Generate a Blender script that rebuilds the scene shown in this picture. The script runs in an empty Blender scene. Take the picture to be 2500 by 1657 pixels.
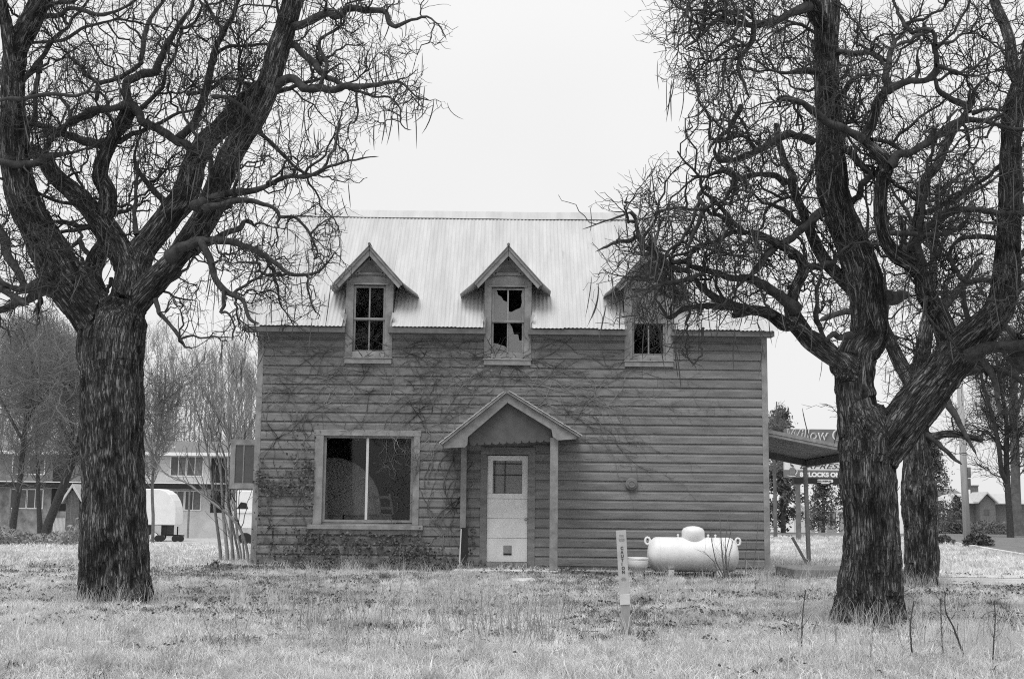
import bpy, bmesh, math, random
import numpy as np
from mathutils import Matrix, Vector

# ------------------------------------------------------------------ camera, sky, sun, exposure
sc = bpy.context.scene
COL = sc.collection
EYE = 1.08
FPX = 3125.0                      # focal length in pixels of the 2500 px wide photograph (45 mm)
PITCH, ROLL = math.radians(7.68), math.radians(0.6)
cam_d = bpy.data.cameras.new("camera")
cam_d.sensor_width = 36.0
cam_d.lens = 45.0
cam_d.clip_end = 3000.0
cam = bpy.data.objects.new("camera", cam_d)
COL.objects.link(cam)
RM = Matrix.Rotation(math.pi / 2 + PITCH, 3, 'X') @ Matrix.Rotation(ROLL, 3, 'Z')
cam.matrix_world = Matrix.Translation((0, 0, EYE)) @ RM.to_4x4()
sc.camera = cam

SUN_EL, SUN_AZ = math.radians(64), math.radians(205)   # azimuth: clockwise from +Y (away from camera)
wd = bpy.data.worlds.new("World")
sc.world = wd
wd.use_nodes = True
nt = wd.node_tree
nt.nodes.clear()
sky = nt.nodes.new("ShaderNodeTexSky")
sky.sky_type = 'NISHITA'
sky.sun_disc = False
sky.sun_elevation = SUN_EL
sky.sun_rotation = SUN_AZ
sky.air_density = 1.0
sky.dust_density = 4.0
sky.ozone_density = 1.0
bw = nt.nodes.new("ShaderNodeRGBToBW")
nt.links.new(sky.outputs[0], bw.inputs[0])
# a closed cloud layer: it evens the sky out and leaves a soft mottling
tc = nt.nodes.new("ShaderNodeTexCoord")
ns = nt.nodes.new("ShaderNodeTexNoise")
ns.inputs['Scale'].default_value = 1.7
ns.inputs['Detail'].default_value = 3
nt.links.new(tc.outputs['Generated'], ns.inputs['Vector'])
mr = nt.nodes.new("ShaderNodeMapRange")
mr.inputs['From Min'].default_value = 0.3
mr.inputs['From Max'].default_value = 0.7
mr.inputs['To Min'].default_value = 6.15
mr.inputs['To Max'].default_value = 7.25
nt.links.new(ns.outputs['Fac'], mr.inputs['Value'])
mx = nt.nodes.new("ShaderNodeMix")
mx.data_type = 'FLOAT'
mx.inputs[0].default_value = 0.86
nt.links.new(bw.outputs[0], mx.inputs[2])
nt.links.new(mr.outputs[0], mx.inputs[3])
bg = nt.nodes.new("ShaderNodeBackground")
bg.inputs['Strength'].default_value = 0.1
wo = nt.nodes.new("ShaderNodeOutputWorld")
nt.links.new(mx.outputs[0], bg.inputs['Color'])
nt.links.new(bg.outputs[0], wo.inputs[0])

sun_d = bpy.data.lights.new("sun", 'SUN')
sun_d.energy = 1.5
sun_d.angle = math.radians(35)
sun_d.color = (1, 1, 1)
sun = bpy.data.objects.new("sun", sun_d)
COL.objects.link(sun)
sdir = Vector((math.sin(SUN_AZ) * math.cos(SUN_EL), math.cos(SUN_AZ) * math.cos(SUN_EL), math.sin(SUN_EL)))
sun.rotation_euler = sdir.to_track_quat('Z', 'Y').to_euler()
sc.view_settings.view_transform = 'Standard'
sc.view_settings.look = 'None'
sc.view_settings.exposure = 0.52
sc.view_settings.gamma = 1.0
sc.view_settings.use_curve_mapping = False
sc.cycles.use_denoising = False                   # keeps fine twigs, grass and boards crisp
sc.cycles.pixel_filter_type = 'BLACKMAN_HARRIS'
sc.cycles.filter_width = 1.1
sc.cycles.max_bounces = 6
sc.cycles.transparent_max_bounces = 12

# ------------------------------------------------------------------ helpers
rng = np.random.default_rng(11)
random.seed(5)
RN = np.array(RM)


def W(u, v, y):
    """point of the scene seen at photograph pixel (u, v) at depth y"""
    d = RN @ np.array([(u - 1250) / FPX, -(v - 828.5) / FPX, -1.0])
    return np.array([0, 0, EYE]) + d * (y / d[1])


def project(P):
    q = (np.asarray(P) - np.array([0, 0, EYE])) @ RN
    return 1250 + FPX * q[..., 0] / -q[..., 2], 828.5 - FPX * q[..., 1] / -q[..., 2]


def smooth(a, b, x):
    t = np.clip((np.asarray(x, float) - a) / (b - a), 0, 1)
    return t * t * (3 - 2 * t)


def _hash(ix, iy, iz, seed):
    h = (ix * 374761393 + iy * 668265263 + iz * 2147483647 + seed * 1274126177) & 0xFFFFFFFF
    h = ((h ^ (h >> 13)) * 1274126177) & 0xFFFFFFFF
    h = ((h ^ (h >> 16)) * 2246822519) & 0xFFFFFFFF
    return ((h ^ (h >> 15)) & 0xFFFFFF) / float(0xFFFFFF)


def vnoise(p, seed=0):
    p = np.asarray(p, float)
    i = np.floor(p).astype(np.int64)
    f = p - i
    f = f * f * (3 - 2 * f)
    out = 0
    for dx in (0, 1):
        for dy in (0, 1):
            for dz in (0, 1):
                w = (f[..., 0] if dx else 1 - f[..., 0]) * (f[..., 1] if dy else 1 - f[..., 1]) * (f[..., 2] if dz else 1 - f[..., 2])
                out = out + w * _hash(i[..., 0] + dx, i[..., 1] + dy, i[..., 2] + dz, seed)
    return out


def n2(x, y, s, seed=0):
    x = np.asarray(x, float)
    y = np.asarray(y, float)
    return vnoise(np.stack([x / s, y / s, np.zeros_like(x + y)], -1) if x.shape == y.shape else np.stack(np.broadcast_arrays(x / s, y / s, 0.0), -1), seed)


def G(x, y):
    """height of the ground"""
    x = np.asarray(x, float)
    y = np.asarray(y, float)
    left = -1.35 * smooth(27, 95, y)
    right = -0.75 * smooth(72, 130, y)
    k = smooth(-6, 6, x)
    z = left * (1 - k) + right * k
    near = 1 - smooth(24, 34, y)
    z = z + near * (0.07 * (n2(x, y, 2.6, 3) - 0.5) + 0.05 * (n2(x, y, 0.7, 4) - 0.5))
    flat = smooth(20.5, 22.5, y) * (1 - smooth(33, 40, y))
    z = z * (1 - 0.7 * flat * (np.abs(x) < 14))
    return z - 0.06 * smooth(20.5, 22.2, y) * (1 - smooth(24.5, 27, y)) * smooth(0.8, 1.8, x) * (1 - smooth(4.6, 5.2, x))


OFF = {}


def link(o, parent=None):
    COL.objects.link(o)
    if parent is not None:
        o.parent = parent
    return o


def tag(o, label, cat, group=None, kind=None):
    if label:
        o["label"] = label
    if cat:
        o["category"] = cat
    if group:
        o["group"] = group
    if kind:
        o["kind"] = kind
    return o


def thing(name, label, cat, loc, group=None):
    o = bpy.data.objects.new(name, None)
    o.empty_display_size = 0.2
    o.location = loc
    link(o)
    OFF[o] = np.array(loc, float)
    return tag(o, label, cat, group)


def mesh_obj(name, V, F, mat, parent=None, smoothed=False, off=None, kind=None, label=None):
    V = np.asarray(V, float)
    if off is None:
        off = OFF.get(parent, np.zeros(3)) if parent is not None else np.zeros(3)
    me = bpy.data.meshes.new(name)
    me.from_pydata((V - off).tolist() if len(V) < 20000 else (V - off), [], F)
    if mat is not None:
        me.materials.append(mat)
    if smoothed:
        me.polygons.foreach_set("use_smooth", np.ones(len(me.polygons), bool))
    me.update()
    o = bpy.data.objects.new(name, me)
    link(o, parent)
    if parent is not None:
        OFF[o] = off
    if kind:
        o["kind"] = kind
    if label:
        o["label"] = label
    return o


class MB:
    def __init__(s):
        s.v, s.f = [], []

    def add(s, V, F):
        b = len(s.v)
        s.v.extend([tuple(map(float, p)) for p in V])
        s.f.extend([tuple(int(i) + b for i in q) for q in F])
        return s

    def box(s, x0, x1, y0, y1, z0, z1):
        return s.add([(x0, y0, z0), (x1, y0, z0), (x1, y1, z0), (x0, y1, z0), (x0, y0, z1), (x1, y0, z1), (x1, y1, z1), (x0, y1, z1)],
                     [(0, 3, 2, 1), (4, 5, 6, 7), (0, 1, 5, 4), (1, 2, 6, 5), (2, 3, 7, 6), (3, 0, 4, 7)])

    def prism(s, pts, y0, y1):
        """polygon of (x, z), anticlockwise seen from -y, pulled from y0 to y1"""
        n = len(pts)
        V = [(p[0], y0, p[1]) for p in pts] + [(p[0], y1, p[1]) for p in pts]
        F = [tuple(range(n)), tuple(range(2 * n - 1, n - 1, -1))]
        F += [(i, i + n, (i + 1) % n + n, (i + 1) % n) for i in range(n)]
        return s.add(V, F)

    def prismx(s, pts, x0, x1):
        n = len(pts)
        V = [(x0, p[0], p[1]) for p in pts] + [(x1, p[0], p[1]) for p in pts]
        F = [tuple(range(n - 1, -1, -1)), tuple(range(n, 2 * n))]
        F += [(i, (i + 1) % n, (i + 1) % n + n, i + n) for i in range(n)]
        return s.add(V, F)

    def beam(s, a, b, w, h, up=(0, 0, 1)):
        a, b, up = np.array(a, float), np.array(b, float), np.array(up, float)
        t = (b - a) / np.linalg.norm(b - a)
        if abs(np.dot(t, up)) > 0.98:
            up = np.array([0, 1.0, 0])
        sx = np.cross(t, up)
        sx /= np.linalg.norm(sx)
        uy = np.cross(sx, t)
        V = []
        for p in (a, b):
            for i, j in ((-1, -1), (1, -1), (1, 1), (-1, 1)):
                V.append(p + sx * i * w / 2 + uy * j * h / 2)
        return s.add(V, [(0, 3, 2, 1), (4, 5, 6, 7), (0, 1, 5, 4), (1, 2, 6, 5), (2, 3, 7, 6), (3, 0, 4, 7)])

    def tube(s, P, R, n=8, cap=True):
        V, F = tube_arrays(np.array(P, float)[None], np.broadcast_to(np.array(R, float), (len(P),))[None], n)
        F = [tuple(q) for q in F]
        if cap:
            F += [tuple(range(n - 1, -1, -1)), tuple(range((len(P) - 1) * n, len(P) * n))]
        return s.add(V, F)

    def lathe(s, prof, c, axis='z', n=24, sx=1.0, sy=1.0):
        """profile of (radius, height) turned about an axis through c"""
        V, F = [], []
        for r, h in prof:
            for k in range(n):
                a = 2 * math.pi * k / n
                p = (r * math.cos(a) * sx, r * math.sin(a) * sy, h)
                if axis == 'x':
                    p = (p[2], p[0], p[1])
                elif axis == 'y':
                    p = (p[0], p[2], p[1])
                V.append((c[0] + p[0], c[1] + p[1], c[2] + p[2]))
        for i in range(len(prof) - 1):
            for k in range(n):
                q = (i * n + k, i * n + (k + 1) % n, (i + 1) * n + (k + 1) % n, (i + 1) * n + k)
                F.append(q if axis != 'y' else q[::-1])
        F.append(tuple(range(n)))
        F.append(tuple(range((len(prof) - 1) * n, len(prof) * n)))
        return s.add(V, F)

    def build(s, name, mat, parent=None, smoothed=False, bevel=0.0, jitter=0.0, **kw):
        V, F = s.v, s.f
        o = mesh_obj(name, V, F, mat, parent, smoothed, **kw)
        bm = bmesh.new()
        bm.from_mesh(o.data)
        bmesh.ops.recalc_face_normals(bm, faces=bm.faces)
        if bevel:
            ed = [e for e in bm.edges if len(e.link_faces) == 2 and e.calc_face_angle(0) > 0.5]
            bmesh.ops.bevel(bm, geom=ed, offset=bevel, segments=1, affect='EDGES', clamp_overlap=True)
        bm.to_mesh(o.data)
        bm.free()
        return o


def tube_arrays(P, R, n):
    """P (N,K,3), R (N,K) -> vertices and quads of N tubes with n sides"""
    N, K, _ = P.shape
    T = np.gradient(P, axis=1)
    T /= np.linalg.norm(T, axis=2, keepdims=True) + 1e-12
    ref = np.where(np.abs(T[:, :1, 2:3]) > 0.75, np.array([0.95, 0.3, 0.0]), np.array([0.2, 0.3, 0.93]))
    U = np.cross(T, np.broadcast_to(ref, T.shape))
    U /= np.linalg.norm(U, axis=2, keepdims=True) + 1e-12
    Vv = np.cross(T, U)
    a = np.arange(n) * 2 * math.pi / n
    ring = U[:, :, None, :] * np.cos(a)[None, None, :, None] + Vv[:, :, None, :] * np.sin(a)[None, None, :, None]
    X = P[:, :, None, :] + ring * R[:, :, None, None]
    idx = np.arange(N * K * n).reshape(N, K, n)
    nx = np.roll(idx, -1, axis=2)
    F = np.stack([idx[:, :-1], nx[:, :-1], nx[:, 1:], idx[:, 1:]], -1).reshape(-1, 4)
    return X.reshape(-1, 3), F


def catmull(P, per):
    P = np.asarray(P, float)
    Q = np.vstack([2 * P[0] - P[1], P, 2 * P[-1] - P[-2]])
    out = []
    for i in range(1, len(Q) - 2):
        for k in range(per):
            t = k / per
            p0, p1, p2, p3 = Q[i - 1], Q[i], Q[i + 1], Q[i + 2]
            out.append(0.5 * (2 * p1 + (p2 - p0) * t + (2 * p0 - 5 * p1 + 4 * p2 - p3) * t * t + (3 * p1 - p0 - 3 * p2 + p3) * t ** 3))
    out.append(P[-1])
    return np.array(out)


def resample(P, K):
    d = np.r_[0, np.cumsum(np.linalg.norm(np.diff(P[:, :3], axis=0), axis=1))]
    t = np.linspace(0, d[-1], K)
    return np.stack([np.interp(t, d, P[:, i]) for i in range(P.shape[1])], -1)


# ------------------------------------------------------------------ materials (a black-and-white photograph: greys only)
def mat(name, c0, c1=None, scale=6.0, stretch=(1, 1, 1), rough=0.8, bump=0.0, bscale=None, metal=0.0, rnd=0.0, detail=6, spec=0.3,
        coord='Object', attr=None, lo=0.35, hi=0.65, coat=0.0, wear=None):
    m = bpy.data.materials.new(name)
    m.use_nodes = True
    t = m.node_tree
    L = t.links.new
    b = t.nodes["Principled BSDF"]
    b.inputs['Roughness'].default_value = rough
    b.inputs['Metallic'].default_value = metal
    b.inputs['Specular IOR Level'].default_value = spec
    b.inputs['Coat Weight'].default_value = coat
    c1 = c0 if c1 is None else c1
    if attr:
        src = t.nodes.new("ShaderNodeAttribute")
        src.attribute_name = attr
        vec = src.outputs['Vector']
    else:
        src = t.nodes.new("ShaderNodeTexCoord")
        vec = src.outputs[coord]
    mp = t.nodes.new("ShaderNodeMapping")
    mp.inputs['Scale'].default_value = stretch
    L(vec, mp.inputs['Vector'])
    oi = t.nodes.new("ShaderNodeObjectInfo")
    if rnd:
        ad = t.nodes.new("ShaderNodeVectorMath")
        ad.operation = 'MULTIPLY_ADD'
        ad.inputs[1].default_value = (37.0, 17.0, 53.0)
        L(oi.outputs['Random'], ad.inputs[0])
        L(mp.outputs[0], ad.inputs[2])
        vv = ad.outputs[0]
    else:
        vv = mp.outputs[0]
    nz = t.nodes.new("ShaderNodeTexNoise")
    nz.inputs['Scale'].default_value = scale
    nz.inputs['Detail'].default_value = detail
    nz.inputs['Roughness'].default_value = 0.62
    L(vv, nz.inputs['Vector'])
    mrr = t.nodes.new("ShaderNodeMapRange")
    mrr.inputs['From Min'].default_value = lo
    mrr.inputs['From Max'].default_value = hi
    mrr.inputs['To Min'].default_value = c0
    mrr.inputs['To Max'].default_value = c1
    L(nz.outputs['Fac'], mrr.inputs['Value'])
    val = mrr.outputs[0]
    if rnd:
        m2 = t.nodes.new("ShaderNodeMapRange")
        m2.inputs['To Min'].default_value = 1 - rnd
        m2.inputs['To Max'].default_value = 1 + rnd
        L(oi.outputs['Random'], m2.inputs['Value'])
        mu = t.nodes.new("ShaderNodeMath")
        mu.operation = 'MULTIPLY'
        L(val, mu.inputs[0])
        L(m2.outputs[0], mu.inputs[1])
        val = mu.outputs[0]
    if wear:                                 # blotches of bare or dirty material: (scale, value, threshold)
        wn = t.nodes.new("ShaderNodeTexNoise")
        wn.inputs['Scale'].default_value = wear[0]
        wn.inputs['Detail'].default_value = 8
        wn.inputs['Roughness'].default_value = 0.7
        L(vv, wn.inputs['Vector'])
        wr = t.nodes.new("ShaderNodeMapRange")
        wr.inputs['From Min'].default_value = wear[2]
        wr.inputs['From Max'].default_value = wear[2] + 0.06
        L(wn.outputs['Fac'], wr.inputs['Value'])
        wm = t.nodes.new("ShaderNodeMix")
        wm.data_type = 'FLOAT'
        L(wr.outputs[0], wm.inputs[0])
        L(val, wm.inputs[2])
        wm.inputs[3].default_value = wear[1]
        val = wm.outputs[0]
    L(val, b.inputs['Base Color'])
    if bump:
        nb = t.nodes.new("ShaderNodeTexNoise")
        nb.inputs['Scale'].default_value = bscale or scale * 2
        nb.inputs['Detail'].default_value = 8
        nb.inputs['Roughness'].default_value = 0.65
        L(vv, nb.inputs['Vector'])
        bp = t.nodes.new("ShaderNodeBump")
        bp.inputs['Strength'].default_value = 1.0
        bp.inputs['Distance'].default_value = bump
        L(nb.outputs['Fac'], bp.inputs['Height'])
        L(bp.outputs[0], b.inputs['Normal'])
    return m


def glass_mat(name, tint=0.85, refl=0.12, haze=0.0):
    m = bpy.data.materials.new(name)
    m.use_nodes = True
    t = m.node_tree
    t.nodes.clear()
    L = t.links.new
    o = t.nodes.new("ShaderNodeOutputMaterial")
    tr = t.nodes.new("ShaderNodeBsdfTransparent")
    tr.inputs[0].default_value = (tint, tint, tint, 1)
    gl = t.nodes.new("ShaderNodeBsdfGlossy")
    gl.inputs['Roughness'].default_value = 0.04
    fr = t.nodes.new("ShaderNodeFresnel")
    fr.inputs[0].default_value = 1.45
    mi = t.nodes.new("ShaderNodeMixShader")
    ad = t.nodes.new("ShaderNodeMath")
    ad.operation = 'MULTIPLY_ADD'
    ad.inputs[1].default_value = 0.45
    ad.inputs[2].default_value = refl
    L(fr.outputs[0], ad.inputs[0])
    L(ad.outputs[0], mi.inputs[0])
    L(tr.outputs[0], mi.inputs[1])
    L(gl.outputs[0], mi.inputs[2])
    out = mi.outputs[0]
    if haze:
        df = t.nodes.new("ShaderNodeBsdfDiffuse")
        df.inputs[0].default_value = (0.45, 0.45, 0.45, 1)
        m3 = t.nodes.new("ShaderNodeMixShader")
        m3.inputs[0].default_value = haze
        L(out, m3.inputs[1])
        L(df.outputs[0], m3.inputs[2])
        out = m3.outputs[0]
    L(out, o.inputs[0])
    return m


M = {}
M['soil'] = mat('soil', 0.36, 0.55, scale=1.3, bump=0.03, bscale=18, rough=0.95, lo=0.3, hi=0.7, wear=(5, 0.19, 0.61))
M['grass'] = mat('dry_grass', 0.52, 0.86, scale=3, rough=0.75, rnd=0.48)
M['grass_tall'] = mat('tall_straw', 0.5, 0.74, scale=3, rough=0.7, rnd=0.25)
M['weed'] = mat('dark_weed', 0.06, 0.14, scale=4, rough=0.85, rnd=0.3)
M['leaf_dark'] = mat('ivy_leaf', 0.035, 0.10, scale=30, rough=0.5, spec=0.4)
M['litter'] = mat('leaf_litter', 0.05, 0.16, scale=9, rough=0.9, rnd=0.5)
M['asphalt'] = mat('asphalt', 0.13, 0.19, scale=2, rough=0.9, bump=0.005, bscale=60)
M['paint_line'] = mat('road_paint', 0.45, 0.7, scale=9, rough=0.8)
M['concrete'] = mat('concrete', 0.48, 0.66, scale=2.0, rough=0.9, bump=0.006, bscale=25)
M['concrete_dark'] = mat('weathered_concrete', 0.16, 0.24, scale=2.5, rough=0.92, bump=0.006, bscale=30)
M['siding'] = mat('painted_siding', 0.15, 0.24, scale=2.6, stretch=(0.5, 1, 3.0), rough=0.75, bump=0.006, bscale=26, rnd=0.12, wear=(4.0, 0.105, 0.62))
M['siding_dark'] = mat('dark_siding', 0.085, 0.125, scale=3, rough=0.8, bump=0.004, bscale=26)  # porch gable panel: darker base colour than the wall siding
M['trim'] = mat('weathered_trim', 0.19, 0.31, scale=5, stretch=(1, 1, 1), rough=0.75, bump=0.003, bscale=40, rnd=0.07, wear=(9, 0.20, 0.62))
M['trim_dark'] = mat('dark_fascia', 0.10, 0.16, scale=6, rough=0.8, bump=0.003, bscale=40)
M['roof_metal'] = mat('galvanised_roof', 0.43, 0.53, scale=2.4, stretch=(2.2, 0.3, 0.3), rough=0.6, metal=0.0, rnd=0.06, spec=0.4, wear=(3.2, 0.40, 0.62))
M['white'] = mat('white_enamel', 0.70, 0.78, scale=3, rough=0.32, spec=0.5)
M['tank'] = mat('tank_paint', 0.70, 0.80, scale=4, rough=0.45, spec=0.4, wear=(5, 0.5, 0.64))
M['door_white'] = mat('door_paint', 0.64, 0.78, scale=2.5, rough=0.6, wear=(7, 0.4, 0.64))
M['glass'] = glass_mat('window_glass', 0.75, 0.012)
M['glass_dusty'] = glass_mat('dusty_glass', 0.5, 0.03, haze=0.38)
M['glass_far'] = mat('far_window', 0.05, 0.09, scale=2, rough=0.15, spec=0.6)
M['dark'] = mat('bare_sheathing', 0.16, 0.26, scale=2, rough=0.95)
M['interior'] = mat('interior_board', 0.10, 0.2, scale=3, rough=0.9)


def bark_material():
    m = mat('catalpa_bark', 0.04, 0.40, scale=55, stretch=(1, 1, 0.5), rough=0.93, attr='bark', spec=0.15, lo=0.36, hi=0.7, detail=10, bump=0.0)
    t = m.node_tree
    L = t.links.new
    b = t.nodes["Principled BSDF"]
    col = b.inputs['Base Color'].links[0].from_socket
    at = t.nodes.new("ShaderNodeAttribute")
    at.attribute_name = 'bark'
    wn = t.nodes.new("ShaderNodeTexNoise")
    wn.inputs['Scale'].default_value = 22
    wn.inputs['Detail'].default_value = 4
    wa = t.nodes.new("ShaderNodeVectorMath")
    wa.operation = 'MULTIPLY_ADD'
    wa.inputs[1].default_value = (0.09, 0.09, 0.09)
    st = t.nodes.new("ShaderNodeMapping")
    st.inputs['Scale'].default_value = (1, 1, 0.3)
    L(at.outputs['Vector'], st.inputs['Vector'])
    L(st.outputs[0], wn.inputs['Vector'])
    L(wn.outputs['Color'], wa.inputs[0])
    L(st.outputs[0], wa.inputs[2])
    vo = t.nodes.new("ShaderNodeTexVoronoi")
    vo.feature = 'DISTANCE_TO_EDGE'
    vo.inputs['Scale'].default_value = 46
    L(wa.outputs[0], vo.inputs['Vector'])
    cr = t.nodes.new("ShaderNodeMapRange")
    cr.inputs['From Min'].default_value = 0.0
    cr.inputs['From Max'].default_value = 0.16
    cr.inputs['To Min'].default_value = 0.12
    L(vo.outputs['Distance'], cr.inputs['Value'])
    v2 = t.nodes.new("ShaderNodeTexVoronoi")
    v2.feature = 'DISTANCE_TO_EDGE'
    v2.inputs['Scale'].default_value = 19
    L(wa.outputs[0], v2.inputs['Vector'])
    c2_ = t.nodes.new("ShaderNodeMapRange")
    c2_.inputs['From Max'].default_value = 0.13
    c2_.inputs['To Min'].default_value = 0.22
    L(v2.outputs['Distance'], c2_.inputs['Value'])
    mm = t.nodes.new("ShaderNodeMath")
    mm.operation = 'MULTIPLY'
    L(cr.outputs[0], mm.inputs[0])
    L(c2_.outputs[0], mm.inputs[1])
    cr = mm
    pl = t.nodes.new("ShaderNodeAttribute")
    pl.attribute_name = 'plate'
    mu = t.nodes.new("ShaderNodeMath")
    mu.operation = 'MULTIPLY'
    L(cr.outputs[0], mu.inputs[0])
    pr = t.nodes.new("ShaderNodeMapRange")
    pr.inputs['To Min'].default_value = 0.35
    pr.inputs['To Max'].default_value = 1.1
    L(pl.outputs['Fac'], pr.inputs['Value'])
    L(pr.outputs[0], mu.inputs[1])
    mx2 = t.nodes.new("ShaderNodeMix")
    mx2.data_type = 'FLOAT'
    mx2.inputs[2].default_value = 0.018
    L(mu.outputs[0], mx2.inputs[0])
    L(col, mx2.inputs[3])
    oc = t.nodes.new("ShaderNodeTexCoord")
    ln_ = t.nodes.new("ShaderNodeTexNoise")           # lichen and damp stains, patch by patch
    ln_.inputs['Scale'].default_value = 2.2
    ln_.inputs['Detail'].default_value = 5
    L(oc.outputs['Object'], ln_.inputs['Vector'])
    lr = t.nodes.new("ShaderNodeMapRange")
    lr.inputs['From Min'].default_value = 0.35
    lr.inputs['From Max'].default_value = 0.66
    lr.inputs['To Min'].default_value = 0.55
    lr.inputs['To Max'].default_value = 1.35
    L(ln_.outputs['Fac'], lr.inputs['Value'])
    lm = t.nodes.new("ShaderNodeMath")
    lm.operation = 'MULTIPLY'
    L(mx2.outputs[0], lm.inputs[0])
    L(lr.outputs[0], lm.inputs[1])
    L(lm.outputs[0], b.inputs['Base Color'])
    fn = t.nodes.new("ShaderNodeTexNoise")
    fn.inputs['Scale'].default_value = 60
    fn.inputs['Detail'].default_value = 8
    fn.inputs['Roughness'].default_value = 0.7
    L(wa.outputs[0], fn.inputs['Vector'])
    hs = t.nodes.new("ShaderNodeMath")
    hs.operation = 'MULTIPLY_ADD'
    hs.inputs[1].default_value = 0.9
    L(fn.outputs['Fac'], hs.inputs[0])
    L(cr.outputs[0], hs.inputs[2])
    bp = t.nodes.new("ShaderNodeBump")
    bp.inputs['Distance'].default_value = 0.022
    L(hs.outputs[0], bp.inputs['Height'])
    L(bp.outputs[0], b.inputs['Normal'])
    return m


M['bark_big'] = bark_material()
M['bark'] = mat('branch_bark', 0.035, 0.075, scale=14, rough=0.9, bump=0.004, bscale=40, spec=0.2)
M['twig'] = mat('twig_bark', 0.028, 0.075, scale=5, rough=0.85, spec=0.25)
M['pod'] = mat('seed_pod', 0.05, 0.12, scale=4, rough=0.8)
M['vine'] = mat('vine_stem', 0.025, 0.26, scale=1.1, rough=0.9, lo=0.4, hi=0.6)
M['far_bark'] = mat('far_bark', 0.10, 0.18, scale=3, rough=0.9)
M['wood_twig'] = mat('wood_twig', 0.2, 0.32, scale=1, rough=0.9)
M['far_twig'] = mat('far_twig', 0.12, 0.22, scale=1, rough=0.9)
M['pale_bark'] = mat('pale_stem', 0.22, 0.38, scale=6, rough=0.85, rnd=0.2)
M['conifer'] = mat('conifer_needles', 0.05, 0.14, scale=2, rough=0.8)
M['brush'] = mat('dry_brush', 0.14, 0.36, scale=1.2, rough=0.9)
M['motel_dark'] = mat('motel_shingle', 0.18, 0.26, scale=2, rough=0.9)
M['shrub'] = mat('shrub_leaves', 0.08, 0.2, scale=3, rough=0.8)
M['pole_wood'] = mat('pole_wood', 0.30, 0.42, scale=3, stretch=(3, 3, 0.3), rough=0.9)
M['old_wood'] = mat('old_wood', 0.18, 0.30, scale=5, stretch=(4, 4, 0.5), rough=0.9, bump=0.003, bscale=30)
M['stucco'] = mat('motel_stucco', 0.50, 0.62, scale=1, rough=0.9)
M['far_roof'] = mat('shingle_roof', 0.14, 0.22, scale=5, rough=0.9)
M['black'] = mat('black_paint', 0.012, 0.025, scale=4, rough=0.6)
M['white_far'] = mat('white_far_paint', 0.72, 0.8, scale=2, rough=0.6)
M['brick'] = mat('far_brick', 0.09, 0.17, scale=8, rough=0.9)
M['roof_pale'] = mat('pale_roof', 0.42, 0.52, scale=3, rough=0.85)
M['sign_grey'] = mat('sign_grey', 0.13, 0.17, scale=3, rough=0.6)
M['sign_white'] = mat('sign_white', 0.58, 0.7, scale=4, rough=0.6)
M['stake'] = mat('marker_plastic', 0.36, 0.46, scale=6, rough=0.55, wear=(12, 0.27, 0.66))
M['stake_pale'] = mat('marker_sleeve', 0.52, 0.6, scale=8, rough=0.55)
M['stake_grey'] = mat('marker_post', 0.24, 0.36, scale=8, stretch=(1, 1, 0.3), rough=0.8)
M['ink'] = mat('ink', 0.03, 0.05, scale=5, rough=0.6)
M['metal'] = mat('dull_metal', 0.25, 0.4, scale=8, rough=0.5, metal=0.5)
M['rubber'] = mat('rubber', 0.02, 0.03, scale=8, rough=0.8)
M['car_paint'] = mat('car_paint', 0.10, 0.12, scale=2, rough=0.3, spec=0.5, coat=0.4)

for _k in ('grass', 'grass_tall'):                # thin dry blades let light through
    _t = M[_k].node_tree
    _b = _t.nodes["Principled BSDF"]
    _tr = _t.nodes.new("ShaderNodeBsdfTranslucent")
    _t.links.new(_b.inputs['Base Color'].links[0].from_socket, _tr.inputs[0])
    _mi = _t.nodes.new("ShaderNodeMixShader")
    _mi.inputs[0].default_value = 0.5
    _t.links.new(_b.outputs[0], _mi.inputs[1])
    _t.links.new(_tr.outputs[0], _mi.inputs[2])
    _t.links.new(_mi.outputs[0], _t.nodes["Material Output"].inputs[0])
# ------------------------------------------------------------------ ground, road, pavements
def axis(a, b, d0, grow):
    out, x, d = [a], a, d0
    while x < b:
        x += d
        d *= grow
        out.append(x)
    return np.array(out)


ys = np.r_[np.linspace(-60, 4, 9)[:-1], np.arange(4, 26, 0.11), axis(26, 1600, 0.2, 1.05)]
xp = np.r_[np.arange(0, 10, 0.16), axis(10, 1600, 0.2, 1.09)]
xs = np.r_[-xp[::-1][:-1], xp]
XX, YY = np.meshgrid(xs, ys)
ZZ = G(XX, YY)
near = (1 - smooth(24, 34, YY))
ZZ = ZZ + near * 0.025 * (n2(XX, YY, 0.22, 8) - 0.5)
nx_, ny_ = len(xs), len(ys)
ii = np.arange(nx_ * ny_).reshape(ny_, nx_)
FF = np.stack([ii[:-1, :-1], ii[:-1, 1:], ii[1:, 1:], ii[1:, :-1]], -1).reshape(-1, 4)
o = mesh_obj('ground', np.stack([XX, YY, ZZ], -1).reshape(-1, 3), FF, M['soil'], smoothed=True)
o["kind"] = "structure"


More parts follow.
